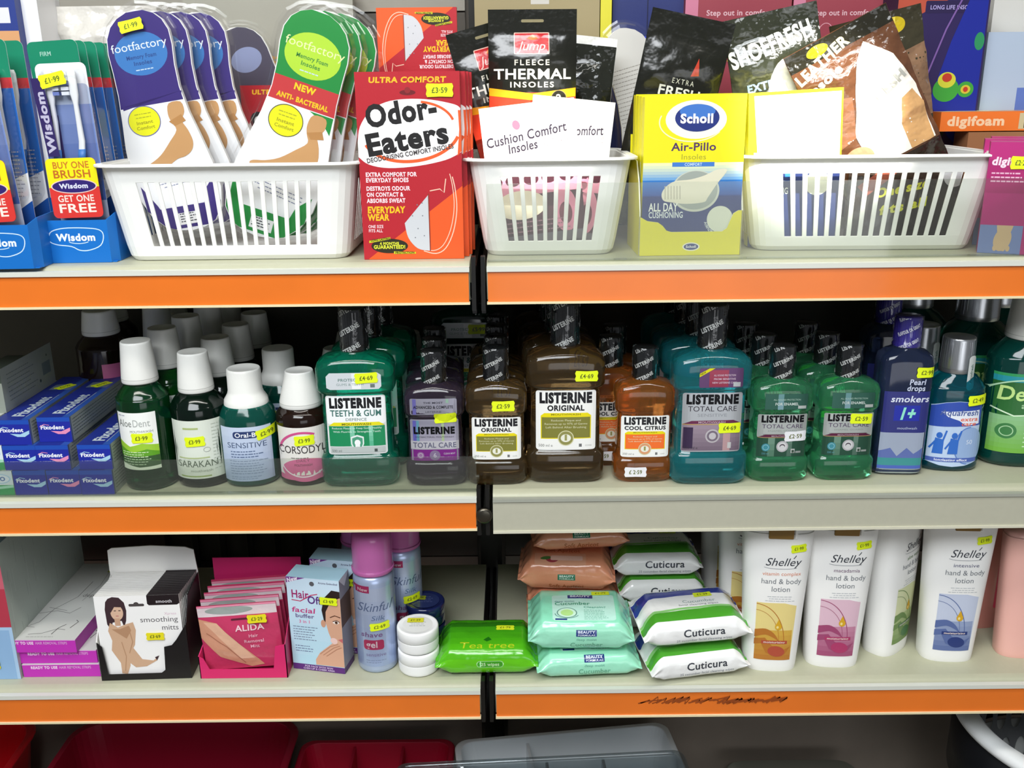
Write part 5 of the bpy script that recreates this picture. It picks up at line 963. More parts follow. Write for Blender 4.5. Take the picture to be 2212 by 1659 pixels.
# ---- things standing behind ----
def mag(w, h): a = Art(); a.rect(0, 0, w, h, '9C9A8E'); a.text('magsteps', w*.10, h*.70, 14, 'E8A828', 'l', 2, fit=w*.8); a.text('Magnetic Insoles', w*.12, h*.61, 7, 'C8C83A', 'l', 1, fit=w*.62); a.text('Magnetic Foot Massage', w*.12, h*.53, 7, 'C4C4BC', 'l', 1, fit=w*.78); return [('front', a)]
carton_px('insole_box', 'big grey box with orange and yellow lettering at the back between insole packs', 'box', 392, 760, -20, .291, 18, '9C9A8E', mag)
def brown(w, h): a = Art(); a.rect(0, 0, w, h, 'A0926C'); a.rect(w*.45, h-14, 22, 14, 'C8C4BC'); a.lines(w*.45+2, h-4, 18, 2, 5, 3, '5C5650'); return [('front', a)]
carton_px('cardboard_box', 'plain brown cardboard box behind the thermal pouches', 'box', 1024, 1296, -16, .262, 34, '8E8462', brown)
carton_px('thin_box', 'thin yellow-edged box standing at the brown box right side', 'box', 1298, 1322, -16, .262, 50, 'D8D03A')
def blue(w, h): a = Art(); a.rect(0, 0, w, h, '2A346C'); a.rect(0, h*.70, w, h*.12, '2B3BC0'); a.rect(w*.48, 0, 1.5, h, '161C40'); a.rect(4, h*.66, w*.36, 2, '6A76B0'); a.rect(w*.6, h*.66, w*.34, 2, '6A76B0'); return [('front', a)]
carton_px('blue_crate_box', 'dark blue box with brighter blue band behind the clear pack', 'box', 1324, 1480, -16, .275, 40, '232C5C', blue)
def red_art(w, h):
    a = Art(); a.rect(0, 0, w, h, '96404C'); a.rect(0, 0, w*.12, h, 'C87A94'); a.text('Step out in comfort', w*.2, h*.905, 6, 'D8B0B8', 'l', 1, fit=w*.62); 
    for k, s_ in enumerate(('Back Pain', 'Knee Pain', 'Ankle Pain')): a.text(s_, w*.5, h*(.84-k*.065), 5.6, 'DCC0C4', 'l', 1, fit=w*.32, sh=.15); a.line([(w*.42, h*(.85-k*.065)), (w*.44, h*(.84-k*.065)), (w*.47, h*(.865-k*.065))], 1.4, 'C8C81E')
    a.arc(w*.34, h*.83, 9, 12, .8, 'D89CA8'); return [('front', a)]
carton_px('insole_box', 'dark red box listing back and knee pain, left of the two', 'box', 1482, 1712, -16, .262, 40, '8C3A46', red_art, group='dark red pain relief insole boxes')
carton_px('insole_box', 'dark red box listing back and knee pain, right of the two', 'box', 1716, 1934, -16, .262, 40, '8C3A46', red_art, group='dark red pain relief insole boxes')
def scan(w, h):
    a = Art(); a.rect(0, 0, w, h, '2E2352'); a.poly([(0, h*.86), (w*.7, h), (0, h)], 'B4503C'); a.rrect(w*.3, h*.915, w*.6, h*.05, 2, '2A2048'); a.text('LONG LIFE INSOLES', w*.6, h*.93, 4.4, 'A89CD0', 'c', 1, fit=w*.5)
    a.poly([(w*.98, h), (w*.98, h*.3), (w*.7, h*.4), (w*.45, h*.55), (w*.62, h*.8), (w*.8, h)], '1E2A90'); a.ell(w*.62, h*.60, 16, 14, '3E9A3A'); a.ell(w*.62, h*.64, 11, 9, 'C8C83A'); a.ell(w*.62, h*.65, 6, 5, 'B83A28'); a.ell(w*.84, h*.60, 10, 9, '3E9A3A'); a.ell(w*.84, h*.60, 6, 5, 'C8B83A'); a.ell(w*.84, h*.60, 3, 3, 'B83A28'); a.ell(w*.93, h*.80, 6, 10, '2E8A5A')
    a.ell(w*.45, h*.42, 22, 22, '2C4A34'); a.line([(w*.2, h*.3), (w*.3, h*.55), (w*.55, h*.85), (w*.7, h*.98)], 2, '7A5A9C'); a.rect(w*.6, h*.30, w*.3, 3, '9A7A2A'); a.rect(w*.55, h*.26, w*.35, 3, '9A4A2A'); return [('front', a)]
ZS = .012
carton_px('insole_box', 'dark violet box with coloured foot-pressure scan at the back right', 'box', 1940, 2146, -16, .225, 45, '2A1E3C', scan, rz=R(4))
# second level at the right: stack of toe foam boxes
x, z = ony(2112, 303, .105); xe, _ = ony(2300, 303, .105)
def pinkb(loc, label, rz, h=112):
    w = 44; f = Art(); f.rect(0, 0, w, h, 'B82A78'); f.rect(0, h*.55, w, h*.3, 'A8246A'); f.text('digifoam', 3, h*.80, 7.5, 'EED8E4', 'l', 2, fit=w*.9, sh=.1); f.lines(4, h*.72, w-8, 3, 4, 1.4, 'E8B8D0'); f.rect(0, 0, w*.9, h*.26, '7C8CC0'); f.ell(w*.5, h*.13, 8, 12, 'D8B890', rot=-12); [f.ell(w*.36+k*4, h*.05, 2, 3, 'D8B890') for k in range(4)]; f.poly([(w*.35, h*.26), (w*.7, h*.26), (w*.6, h*.12), (w*.4, h*.12)], 'D8B890')
    r = Art(); r.rect(0, 0, 32, h, '8C1E58'); r.text('digifoam', 22, 6, 13, 'E8D0DC', 'l', 2, rot=90, fit=h*.8)
    return carton('toe_foam_box', label, 'box', loc, w, 32, h, 'B82A78', 'pink toe foam boxes at the right end', rz, [('front', f), ('right', r)], sides={'right': '8C1E58'}, ry=0)
xp, yp = onz(2150, 548, ZT); p_, _ = pinkb((xp+.004, yp-.002, ZT+.0003), 'front pink foam box with foot picture beside the right basket', R(-24))
mb = MB(); f2 = flat((-.022, 0, 0)); sticker_art('\u00a32\u00b729', 20, 13, 0, Y_, '5A6418', 30, 92).put(mb, lambda x, y, h: f2(x, y, h+.001)); mb.build('price_sticker', M_STICK, p_)
p3, _ = pinkb((xp+.024, yp+.052, ZT+.0003), 'pink foam box directly behind the front pink one', R(-24)); pinkb((xp+.052, yp+.095, ZT+.0003), 'pink foam box farthest back in the pink row', R(-24))
xq, zq = ony(2034, 241, .19); f = Art(); W2 = 175; f.rect(0, 0, W2, 22, 'E8742A'); f.text('digifoam', 8, 6.5, 10, 'F0C8A0', 'l', 2, fit=68); f.rect(92, 2, 34, 18, 'C8B890'); [f.rect(98+k*3, 3, 1.4, 16, '4A4030') for k in range(8)]
tp = Art(); tp.rect(0, 0, W2, 60, 'C89060'); tp.poly([(0, 10), (60, 20), (100, 50), (40, 56)], 'E8DCA0'); tp.poly([(90, 10), (140, 14), (120, 40)], 'B0A0C0')
carton('insole_box', 'brown support carton hidden behind the right basket under the orange box', 'box', (xq+.095, .1905, ZT+.0003), 120, 60, (zq-ZT)*1000-24, '9A6A48')
carton('toe_foam_box', 'flat orange foam box lying on top behind the right basket end', 'box', (xq+.0875, .19, zq-.0225), W2, 60, 22, 'E8742A', None, 0, [('front', f), ('top', tp)])
def ltb(w, h): a = Art(); a.rect(0, 0, w, h, 'A9B8CC'); a.rect(w*.4, 0, w*.6, h*.72, '5C74B8'); a.ell(w*.75, h*.5, 12, 16, 'B8D0EC'); return [('front', a)]
carton_px('insole_box', 'pale grey-blue box at the back right edge above the orange box', 'box', 2136, 2330, 70, .245, 40, 'A9B8CC', ltb)
carton_px('white_carton', 'white carton behind the pale blue box at the top right edge', 'box', 2150, 2340, -10, .29, 28, 'C8C6C0')
def lb(w, h): a = Art(); a.rect(0, 0, w, h, '2C3E88'); a.rect(0, h*.88, w*.9, h*.06, 'E0E0E8'); a.rect(w*.3, h*.80, w*.7, h*.05, 'D8A070'); a.ell(w*.6, h*.70, 18, 11, '4C9CC8'); a.text('X', w*.6, h*.67, 12, 'D8E4EC', 'c', 1); a.rect(0, h*.55, w, h*.05, 'C03A3A'); return [('front', a)]
carton_px('insole_box', 'blue box with pale oval at the top left edge', 'box', -120, 28, -16, .22, 40, '2C3E88', lb)
carton_px('white_carton', 'white carton standing beside the blue box at top left', 'box', 32, 76, -16, .235, 60, 'F0F0F2')
a = Art(); a.rect(-60, 0, 120, 250, 'D8D4CC')
x, z = ony(140, 0, .25); pouch((x+.03, .285, ZT+.002), 'silvery crumpled clear bag behind the green-topped toothbrush packs', 130, 270, 24, a, 'DAD6CE', seed=20, mat=M_CRINKLE, wr=5, header=10, name='crumpled_bag', cat='bag')
# ================= bottom shelf =================
def B_(px, py, b=0): return spot(px, py, ZB, b)
# tall pale carton at the left edge
xr, yf = onz(46, 1467, ZB); xk, yk = onz(132, 1290, ZB); d_ = (yk-yf)*1000
f = Art(); f.rect(0, 0, 90, 175, 'A9C8E6'); f.rect(60, 70, 30, 105, 'B43A4C'); f.rect(64, 0, 22, 66, '8FB4DA'); f.rect(0, 120, 90, 55, 'C86070')
r = Art(); r.rect(0, 0, d_, 175, 'B4BEB6'); rg = random.Random(3)
for k in range(60): xx = rg.uniform(2, d_-4); yy = rg.uniform(0, 160); r.line([(xx, yy), (xx+rg.uniform(-1.5, 1.5), yy+rg.uniform(6, 30))], .7, rg.choice(['A4AEA8', 'C4CCC6', '9AA49E']))
o, _ = carton('insole_box', 'tall pale blue and grey carton standing at the left edge of the bottom shelf', 'box', (xr-.045, yf, ZB+.0003), 90, d_, 172, 'A9C8E6', arts=[('front', f), ('right', r)], sides={'right': 'B4BEB6'}); o.name = 'tall_carton'
mb = MB(); fl = flat((-.045, 0, 0)); sticker_art('\u00a32', 14, 11, 0, 'E4E01A', '5A6418', 62, 20).put(mb, lambda x, y, h: fl(x, y, h+.0012)); mb.build('price_sticker', M_STICK, o)
# magenta strip boxes
def strip_box(x, y, z, label, rz=0):
    w, d, h = 92, 190, 17; f = Art(); f.rect(0, 0, w, h, 'C032B4'); f.rect(0, h-.8, w, .8, 'E8C8E4'); f.text('READY TO USE', 10, h-6, 3.4, 'F0D8EE', 'l', 2, fit=32); f.text('HAIR REMOVAL STRIPS', 44, h-6, 3.4, 'D8A0D4', 'l', 1, fit=38)
    t = Art(); t.rect(0, 0, w, d, 'CFCFCB'); t.line([(10, 20), (30, 40), (34, 70), (50, 100), (52, 140)], .8, '5A5858'); t.line([(30, 12), (45, 14), (60, 24), (70, 22)], .8, '5A5858'); t.line([(20, 60), (40, 66), (58, 60), (66, 74)], .8, '5A5858'); t.line([(58, 12), (60, 26), (66, 34)], 1, '4A4848'); t.line([(74, 26), (78, 40), (74, 44)], 1, '4A4848'); t.line([(14, 30), (30, 28)], .7, '6A6868'); t.line([(26, 74), (52, 66)], .7, '6A6868'); t.line([(60, 90), (66, 130), (62, 170)], .6, '7A7878'); t.lines(30, 6, 44, 1, 2, 1.4, 'A8A8A4'); t.text('depend', 70, 100, 8, '6A6A68', 'c', 0, fit=30); t.rect(60, 165, 18, 8, 'A8AC4A')
    return carton('hair_removal_box', label, 'box', (x, y, z), w, d, h, 'C032B4', 'flat magenta-edged hair removal strip boxes', rz, [('front', f), ('top', t)], {'right': 'A828A0'})
xs, ys = onz(137, 1462, ZB); xt, yt = onz(103, 1462, ZB)
strip_box(xs-.001, ys, ZB+.0003, 'magenta strip box at the bottom of the stack of three'); strip_box(xs-.003, ys+.002, ZB+.0178, 'magenta strip box in the middle of the stack of three'); strip_box(xt-.004, yt-.003, ZB+.0353, 'magenta strip box on top of the stack with line-drawn white lid', R(-1))
# smoothing mitts display
def mitt_art(w, h):
    a = Art(); a.rect(0, 0, w, h, 'F4F2F0'); S = h/100.; X = lambda v: v*S; P = lambda *q: [(X(p[0]), X(p[1])) for p in q]
    a.poly([(w*.62, h-11), (w*.64, h-13), (w*.97, h-13), (w, h-11), (w, h), (w*.62, h)], '1E1418'); a.text('smooth', w*.82, h-10, 3.8, 'C8C4C8', 'c', 1, fit=19); a.rrect(w*.40, h-14, 18, 3.4, 1.6, '4A4444'); a.ell(w*.49, h-11, 3, 2.6, '4A4444')
    a.text('Xpress', w*.95, h*.76, 3, 'D8B4C8', 'r', 0, fit=14); a.text('smoothing', w*.96, h*.675, 6.6, '5C585C', 'r', 0, fit=44); a.text('mitts', w*.96, h*.575, 6.6, '5C585C', 'r', 0, fit=20)
    sk, sd, hr = 'CFA98A', 'B48A6A', '3E2A30'
    a.poly(P((15, 97), (20, 99), (27, 98), (32, 92), (33.5, 82), (32, 70), (29, 62), (27, 70), (17, 68), (15, 58), (11, 66), (10.5, 84), (12, 93)), hr)
    a.ell(X(23), X(80), X(6.8), X(9.4), 'D8B49A'); a.rect(X(19.5), X(64), X(6), X(9), 'C8A084'); a.poly(P((14, 92), (24, 95), (31, 88), (27, 86.5), (21, 87), (16.5, 80)), hr); a.rect(X(20), X(82), X(2.4), 1, '3A2A2A'); a.rect(X(25), X(82), X(2.4), 1, '3A2A2A'); a.rect(X(21.6), X(75.6), X(3), .9, 'B8606A')
    a.poly(P((14, 68), (22, 62), (32, 66), (39, 68), (41, 58), (38, 40), (32, 30), (30, 14), (26, 4), (20, 5), (20, 18), (16, 26), (12, 34), (14, 46), (11, 58)), sk)
    a.poly(P((15, 60), (30, 48), (36, 58), (34, 64), (24, 60)), sd); a.poly(P((28, 40), (36, 36), (44, 22), (56, 20), (63, 26), (60, 20), (48, 13), (36, 12), (28, 20)), sk); a.poly(P((60, 20), (63, 26), (58, 24)), hr); a.line(P((24, 44), (27, 26), (24, 8)), 1, sd); a.line(P((34, 58), (36, 44), (31, 30)), 1, sd)
    return a
x, y = onz(325, 1468, ZB); T = thing('display_tray', 'black cut-away display tray with white flap holding the smoothing mitts cards', 'display box', (x-.004, y, ZB+.0003), R(2)); w = .106; d = .066
mb = MB(); K = '141012'
def slabx(mb, pts, y0, y1, col, M=None): n = len(pts); mb.add([(a_, y0, b_) for a_, b_ in pts]+[(a_, y1, b_) for a_, b_ in pts], [tuple(range(n)), tuple(range(n, 2*n))[::-1]]+[(i, n+i, n+(i+1) % n, (i+1) % n) for i in range(n)], col, M=M)
def slaby(mb, pts, x0, x1, col): n = len(pts); mb.add([(x0, a_, b_) for a_, b_ in pts]+[(x1, a_, b_) for a_, b_ in pts], [tuple(range(n)), tuple(range(n, 2*n))[::-1]]+[(i, n+i, n+(i+1) % n, (i+1) % n) for i in range(n)], col)
slabx(mb, [(-w/2, 0), (w/2, 0), (w/2, .072), (.040, .052), (.034, .045), (.025, .043), (.023, .012), (.018, .008), (-.044, .008), (-.047, .045), (-w/2, .052)], 0, .001, K)
slaby(mb, [(0, 0), (d, 0), (d, .105), (.02, .10), (.004, .072)], w/2-.001, w/2, K); slaby(mb, [(0, 0), (d, 0), (d, .105), (.03, .09), (.0, .052)], -w/2, -w/2+.001, 'E8E6E2')
mb.box(-w/2+.001, w/2-.001, .001, d, 0, .001, K); mb.box(-w/2, w/2, d, d+.001, 0, .110, 'F0EEEA'); mb.build('tray', M_CARD, T)
mb = MB(); slabx(mb, [(-w/2, .110), (w/2, .110), (w/2-.002, .136), (w/2-.012, .140), (0, .143), (-w/2+.006, .141), (-w/2+.001, .138)], d-.001, d+.0005, 'F0EEEA'); mb.build('header_flap', M_CARD, T)['label'] = 'blank white raised flap at the back of the tray'
c0 = None
for i in range(14):
    if c0 is None:
        c0, _ = carton('mitt_card', 'front smoothing mitts card with picture of a crouching person', 'card', (x-.006, y+.004, ZB+.0018), 98, 3.8, 107, 'F0EEEA', 'white smoothing mitts cards in the black tray', R(2), [('front', mitt_art(98, 107))], {'top': 'E8E6E2'}, rx=R(-1.2))
        mb = MB(); f2 = flat((-.049, 0, 0)); sticker_art('\u00a33\u00b769', 21, 10, 0, 'E8DC1E', '5A6418', 66, 54).put(mb, lambda a_, b_, h_: f2(a_, b_, h_+.0018)); mb.build('price_sticker', M_STICK, c0)
        mb = MB(); mb.box(.0125, .049, 0, .0036, 0, .0005, '1E1418'); 
        qq = mb.build('dark_corner', M_CARD, c0); qq.location = (0, 0, .107)
    else:
        c = c0.copy(); COL.objects.link(c); c.location = (x-.006+.0002*i, y+.004+.0043*i, ZB+.0018)
        for k in [k for k in ALLOBJ() if k.parent == c0 and k.name.startswith('dark')]: kk = k.copy(); COL.objects.link(kk); kk.parent = c
        c['label'] = 'smoothing mitts card, %s behind the front one in the black tray' % ['next', 'second', 'third', 'fourth', 'fifth', 'sixth', 'seventh', 'eighth', 'ninth', 'tenth', 'eleventh', 'twelfth', 'very last'][i-1]
# pink hair removal mitt display
x, y = onz(528, 1465, ZB); T = thing('display_tray', 'pink display tray with tall pink back panel holding hair removal mitt sachets', 'display box', (x, y, ZB+.0003), R(0)); w = .104; d = .09; K = 'D8286A'
mb = MB(); slabx(mb, [(-w/2, 0), (w/2, 0), (w/2, .045), (w/2-.012, .042), (.036, .012), (-.040, .012), (-.046, .026), (-w/2, .03)], 0, .001, K); slaby(mb, [(0, 0), (d, 0), (d, .10), (0, .045)], w/2-.001, w/2, 'B81E58'); slaby(mb, [(0, 0), (d, 0), (d, .05), (0, .03)], -w/2, -w/2+.001, 'E83A7C'); mb.box(-w/2+.001, w/2-.001, .001, d, 0, .001, K); mb.build('tray', M_CARD, T)
mb = MB(); mb.box(-w/2-.002, w/2+.004, d+.001, d+.002, 0, .112, 'D22B6E'); mb.build('back_board', M_CARD, T)
def alida_art(w, h):
    a = Art(); a.rect(-w/2, 0, w, h, 'C23A62'); a.rect(-w/2, h-14, w, 14, 'D8C8CC'); a.ell(-w*.1, h-7, w*.3, 5, '9AA29E'); a.rect(-w/2, h-2.4, w, 2.4, 'E88CA8'); a.rrect(-8, h-20, 26, 2.4, 1.1, '5A2030')
    a.poly([(-w/2, h-16), (-w/2+22, h-22), (-w/2+40, h-44), (w/2-30, 12), (w/2-24, 4), (w/2-40, 2), (-w/2+20, 18), (-w/2, 44)], 'CF9478'); a.poly([(-w/2+6, h-20), (-w/2+22, h-22), (-w/2+44, h-48), (w/2-34, 14), (w/2-50, 14), (-w/2+26, h-44)], 'DDAE92'); a.line([(-w/2+8, h-34), (-w/2+30, h-52), (w/2-46, 8)], 1, 'A86A54')
    a.text('ALIDA', w*.14, h-33, 7, 'ECC8D0', 'c', 1, fit=34); a.text('Hair', w*.17, h-42, 4, 'E8A8BC', 'c', 1, fit=11); a.text('Removal', w*.17, h-49, 4, 'E8A8BC', 'c', 1, fit=24); a.text('Mitt', w*.17, h-56, 4, 'E8A8BC', 'c', 1, fit=11)
    return a
for i in range(5):
    t_, s_ = pouch((x-.0005, y+.013+.0150*i, ZB+.0062), ['pink hair removal mitt sachet at the front with yellow tag', 'pink mitt sachet just behind the front sachet', 'pink mitt sachet, third in the pink tray', 'pink mitt sachet, fourth in the pink tray', 'pink mitt sachet at the back of the pink tray'][i], 95, 84+i*.6, 8, alida_art(95, 84), 'C23A62', rz=R(0), ry=R(-4), rx=R(-3), seed=30+i, header=10, wr=.9, name='mitt_sachet', cat='sachet', group='pink hair removal mitt sachets')
    if i == 0: mb = MB(); sticker_art('\u00a33\u00b729', 23, 11, 0, 'E8DC1E', '5A6418', 24, 66).put(mb, lambda a_, b_, h_: Vector((a_*MM, -.0068-h_, b_*MM))); mb.build('price_sticker', M_STICK, t_)
# facial hair boxes
def hair_art(w, h):
    a = Art(); a.grad(0, 0, w, h, 'B4DCEC', 'CFE2F2', 6); a.poly([(0, h), (0, h-8), (24, h), ], '7A3A8C'); a.text('New', 1.5, h-7.5, 5, 'F4E8F4', 'l', 2, rot=18, fit=14, sh=.2); a.ell(32, h-7, 3, 3, '5A5A60')
    a.text('Aroma Embodied', 40, h-6, 2.4, '5A5A78', 'l', 1, fit=24); a.text('Hair', 5, h-27, 10, 'A0286A', 'l', 1, fit=22); a.line([(5, h-30), (16, h-31), (30, h-22), (38, h-20)], 1.2, 'C02858'); a.text('Off', 25, h-33, 9.5, '5A2C7C', 'l', 1, fit=17)
    a.text('facial', 4, h-46, 6.4, 'C0407E', 'l', 1, fit=30, sh=.1); a.text('buffer', 8, h-53, 5, '6A5A8C', 'l', 1, fit=24); a.text('3 in 1', 12, h-60, 4, 'D86A9C', 'l', 1, fit=15); a.lines(4, h-66, 32, 6, 3.4, 1.1, '7888A0', seed=2); a.lines(5, h-92, 26, 3, 3.4, 1.1, '6A7A9C', seed=4)
    sk = 'D8A68A'; a.poly([(w, h-14), (w-10, h-13), (w-20, h-24), (w-24, h-40), (w-22, h-54), (w-16, h-60), (w, h-40)], '2C1E1C'); a.poly([(w, h-22), (w-12, h-28), (w-19, h-42), (w-20, h-56), (w-17, h-70), (w-12, h-84), (w-4, h-92), (w, h-95)], sk); a.ell(w-23, h-58, 3, 5, 'CF9A7E')
    a.line([(w-14, h-49), (w-8, h-46), (w-1, h-48)], 1.2, '5A3424'); a.ell(w-7, h-55, 4, 2, 'F0E4DC'); a.ell(w-6.5, h-55, 1.8, 1.8, '4A3020'); a.line([(w-11, h-54), (w-6, h-52), (w-2, h-54)], .8, '3A2018')
    a.poly([(w, h-78), (w-8, h-76), (w-14, h-84), (w-30, h-98), (w-36, h-108), (w-36, 9), (w, 9)], 'DCAA8E'); [a.line([(w-30+k*4, h-100-k), (w-16+k*4, h-88-k*1.5), (w-6+k*2, h-84-k*2)], .8, 'B47C60') for k in range(3)]; a.ell(w-11, h-80, 4.5, 4, 'F0CCC4', rot=-30); a.poly([(w, h-76), (w-6, h-78), (w, h-82)], 'C86A6A')
    a.rect(0, 0, w, 8, '5E2A7A'); a.text('FOR FACE WITH SKIN', w*.5, 4.4, 2.2, 'D8C8E4', 'c', 1, fit=36); a.text('CHIN LIP & CHEEK AREA', w*.5, 1.2, 2.2, 'D8C8E4', 'c', 1, fit=40); return a
def hair_side(d, h): a = Art(); a.rect(0, 0, d, h, '8C8A94'); a.rect(0, 0, d, 8, '4A2462'); a.poly([(0, h), (d*.5, h-14), (d, h), ], 'D8D8DC'); a.rect(0, h*.5, d, h*.3, '5A463E'); return a
x, y = onz(690, 1450, ZB)
o1, _ = carton('facial_buffer_box', 'pale blue facial hair box with yellow tag, in front', 'box', (x+.0, y, ZB+.0003), 66, 30, 124, 'B4DCEC', 'pale blue facial hair remover boxes', R(-12), [('front', hair_art(66, 124)), ('right', hair_side(30, 124))], {'right': '8C8A94'})
mb = MB(); f3 = flat((-.033, 0, 0)); sticker_art('\u00a33\u00b769', 22, 10, 0, Y_, '5A6418', 52, 97).put(mb, lambda a_, b_, h_: f3(a_, b_, h_+.0018)); mb.build('price_sticker', M_STICK, o1)
c = dup(o1, (x+.020, y+.040, ZB+.0003), R(-10), 'pale blue facial hair box standing behind the front one'); c.scale = (1, 1, 1.02)
# shave gel cans
def gel(loc, label, rz=0):
    t = thing('shave_gel_can', label, 'can', loc, rz, 'blue shave gel cans with pink caps'); P = [(0, .0215, .0215, 2), (.002, .0235, .0235, 2), (.006, .0243, .0243, 2), (.118, .0243, .0243, 2), (.124, .0235, .0235, 2), (.128, .020, .020, 2)]
    mb = MB(); loft(mb, P, 'B9C8E8', N=48); fn = on_prof(P); a = Art(); a.grad(-22, 10, 44, 104, 'A9BCE4', 'C4D0EC', 6); a.text('Skinful', 0, 84, 11, '6C7CA4', 'c', 0, fit=40, sh=.3); a.text('Silk', 4, 72, 6, '6C84B0', 'c', 0, fit=16, sh=.2); a.text('shave', -4, 50, 6, '8C6CA0', 'c', 1, fit=26, sh=.1); a.rrect(-14, 33, 24, 13, 3, 'C0406A'); a.text('gel', -4, 36, 8, 'F0DCE8', 'c', 1, fit=14)
    a.text('sensitive', 0, 24, 4.4, '8C7CB0', 'c', 0, fit=24); a.lines(-12, 18, 24, 2, 3, .8, '8C98C0', seed=3); a.rect(-24, 108, 20, 9, 'B83A6C'); a.text('New', -12, 110, 4, 'F0D0DC', 'c', 1); a.put(mb, lambda x_, y_, h_: fn(x_, y_, h_+.0002), step=2.5); mb.build('can_body', M_FOIL, t)
    mb = MB(); loft(mb, smooth_prof([(.1285, .0245, .0245, 2), (.130, .0250, .0250, 2), (.133, .0250, .0250, 2), (.134, .0238, .0238, 2), (.150, .0238, .0238, 2), (.172, .0232, .0232, 2), (.179, .019, .019, 2), (.181, .006, .006, 2)], 3), 'CE6FB4', N=40); mb.build('cap', liquid('pink_translucent_plastic', 'DE7CC2', .35, .1), t)
    mb = MB(); sticker_art('\u00a32\u00b769', 23, 10, 3, Y_, '5A6418', 6, 64).put(mb, lambda x_, y_, h_: fn(x_, y_, h_+.0012), step=2.5); mb.build('price_sticker', M_STICK, t); return t
lx = B_(812, 1456, .0243); g = gel((lx[0], lx[1], ZB), 'front shave gel can with glossy pink cap and red gel patch', R(4)); dup(g, (lx[0]+.026, lx[1]+.062, ZB), R(20), 'shave gel can directly behind the front one, to its right'); dup(g, (lx[0]-.026, lx[1]+.075, ZB), R(-20), 'shave gel can behind the front one, to its left')
# jars
def jar(loc, label, col, lid, z=0, group='small round cream jars'):
    t = thing('cream_jar', label, 'jar', (loc[0], loc[1], loc[2]+z), 0, group); mb = MB(); loft(mb, smooth_prof([(0, .021, .021, 2), (.0015, .0235, .0235, 2), (.005, .0245, .0245, 2), (.0140, .0247, .0247, 2), (.0146, .0243, .0243, 2)], 3), col, N=48); mb.build('jar_body', M_SHINY if col[0] != 'F' else M_PLAS, t)
    mb = MB(); loft(mb, [(.0148, .0244, .0244, 2), (.0152, .0249, .0249, 2), (.027, .0248, .0248, 2), (.0288, .0240, .0240, 2), (.0292, .0222, .0222, 2), (.0286, .0212, .0212, 2)], lid, N=48)
    a = Art(); a.ell(0, 0, 18, 18, 'E4E4E0' if lid[0] == 'F' else '2A3460'); a.lines(-10, 8, 20, 4, 4, 1, '9AA0A0' if lid[0] == 'F' else '5A6490', 'c'); a.put(mb, lambda x_, y_, h_: Vector((x_*MM, y_*MM, .0287+h_))); mb.build('lid', M_PLAS if lid[0] == 'F' else M_SHINY, t)
    return t
jl = B_(902, 1466, .0245); jar(jl, 'lower white cream jar of the stacked pair', 'F4F4F2', 'F4F4F2'); u = jar(jl, 'upper white cream jar with yellow tag on its lid', 'F4F4F2', 'F4F4F2', .0296); mb = MB(); sticker_art('\u00a31\u00b729', 20, 10, 0, 'D8D42A', '5A6418', -3, 8).put(mb, lambda x_, y_, h_: Vector((x_*MM, y_*MM, .0296+h_))); mb.build('price_sticker', M_STICK, u)
jb = (jl[0]+.004, jl[1]+.056, ZB); jar(jb, 'lower dark blue jar hidden behind the white jars', '141C44', '1A2250'); u = jar(jb, 'upper dark blue jar standing behind the white jars', '141C44', '1A2250', .0296); mb = MB(); sticker_art('\u00a31\u00b799', 14, 10, 0, '8C941E', '3A4418', -6, 5).put(mb, lambda x_, y_, h_: Vector((x_*MM, y_*MM, .0296+h_))); mb.build('price_sticker', M_STICK, u)
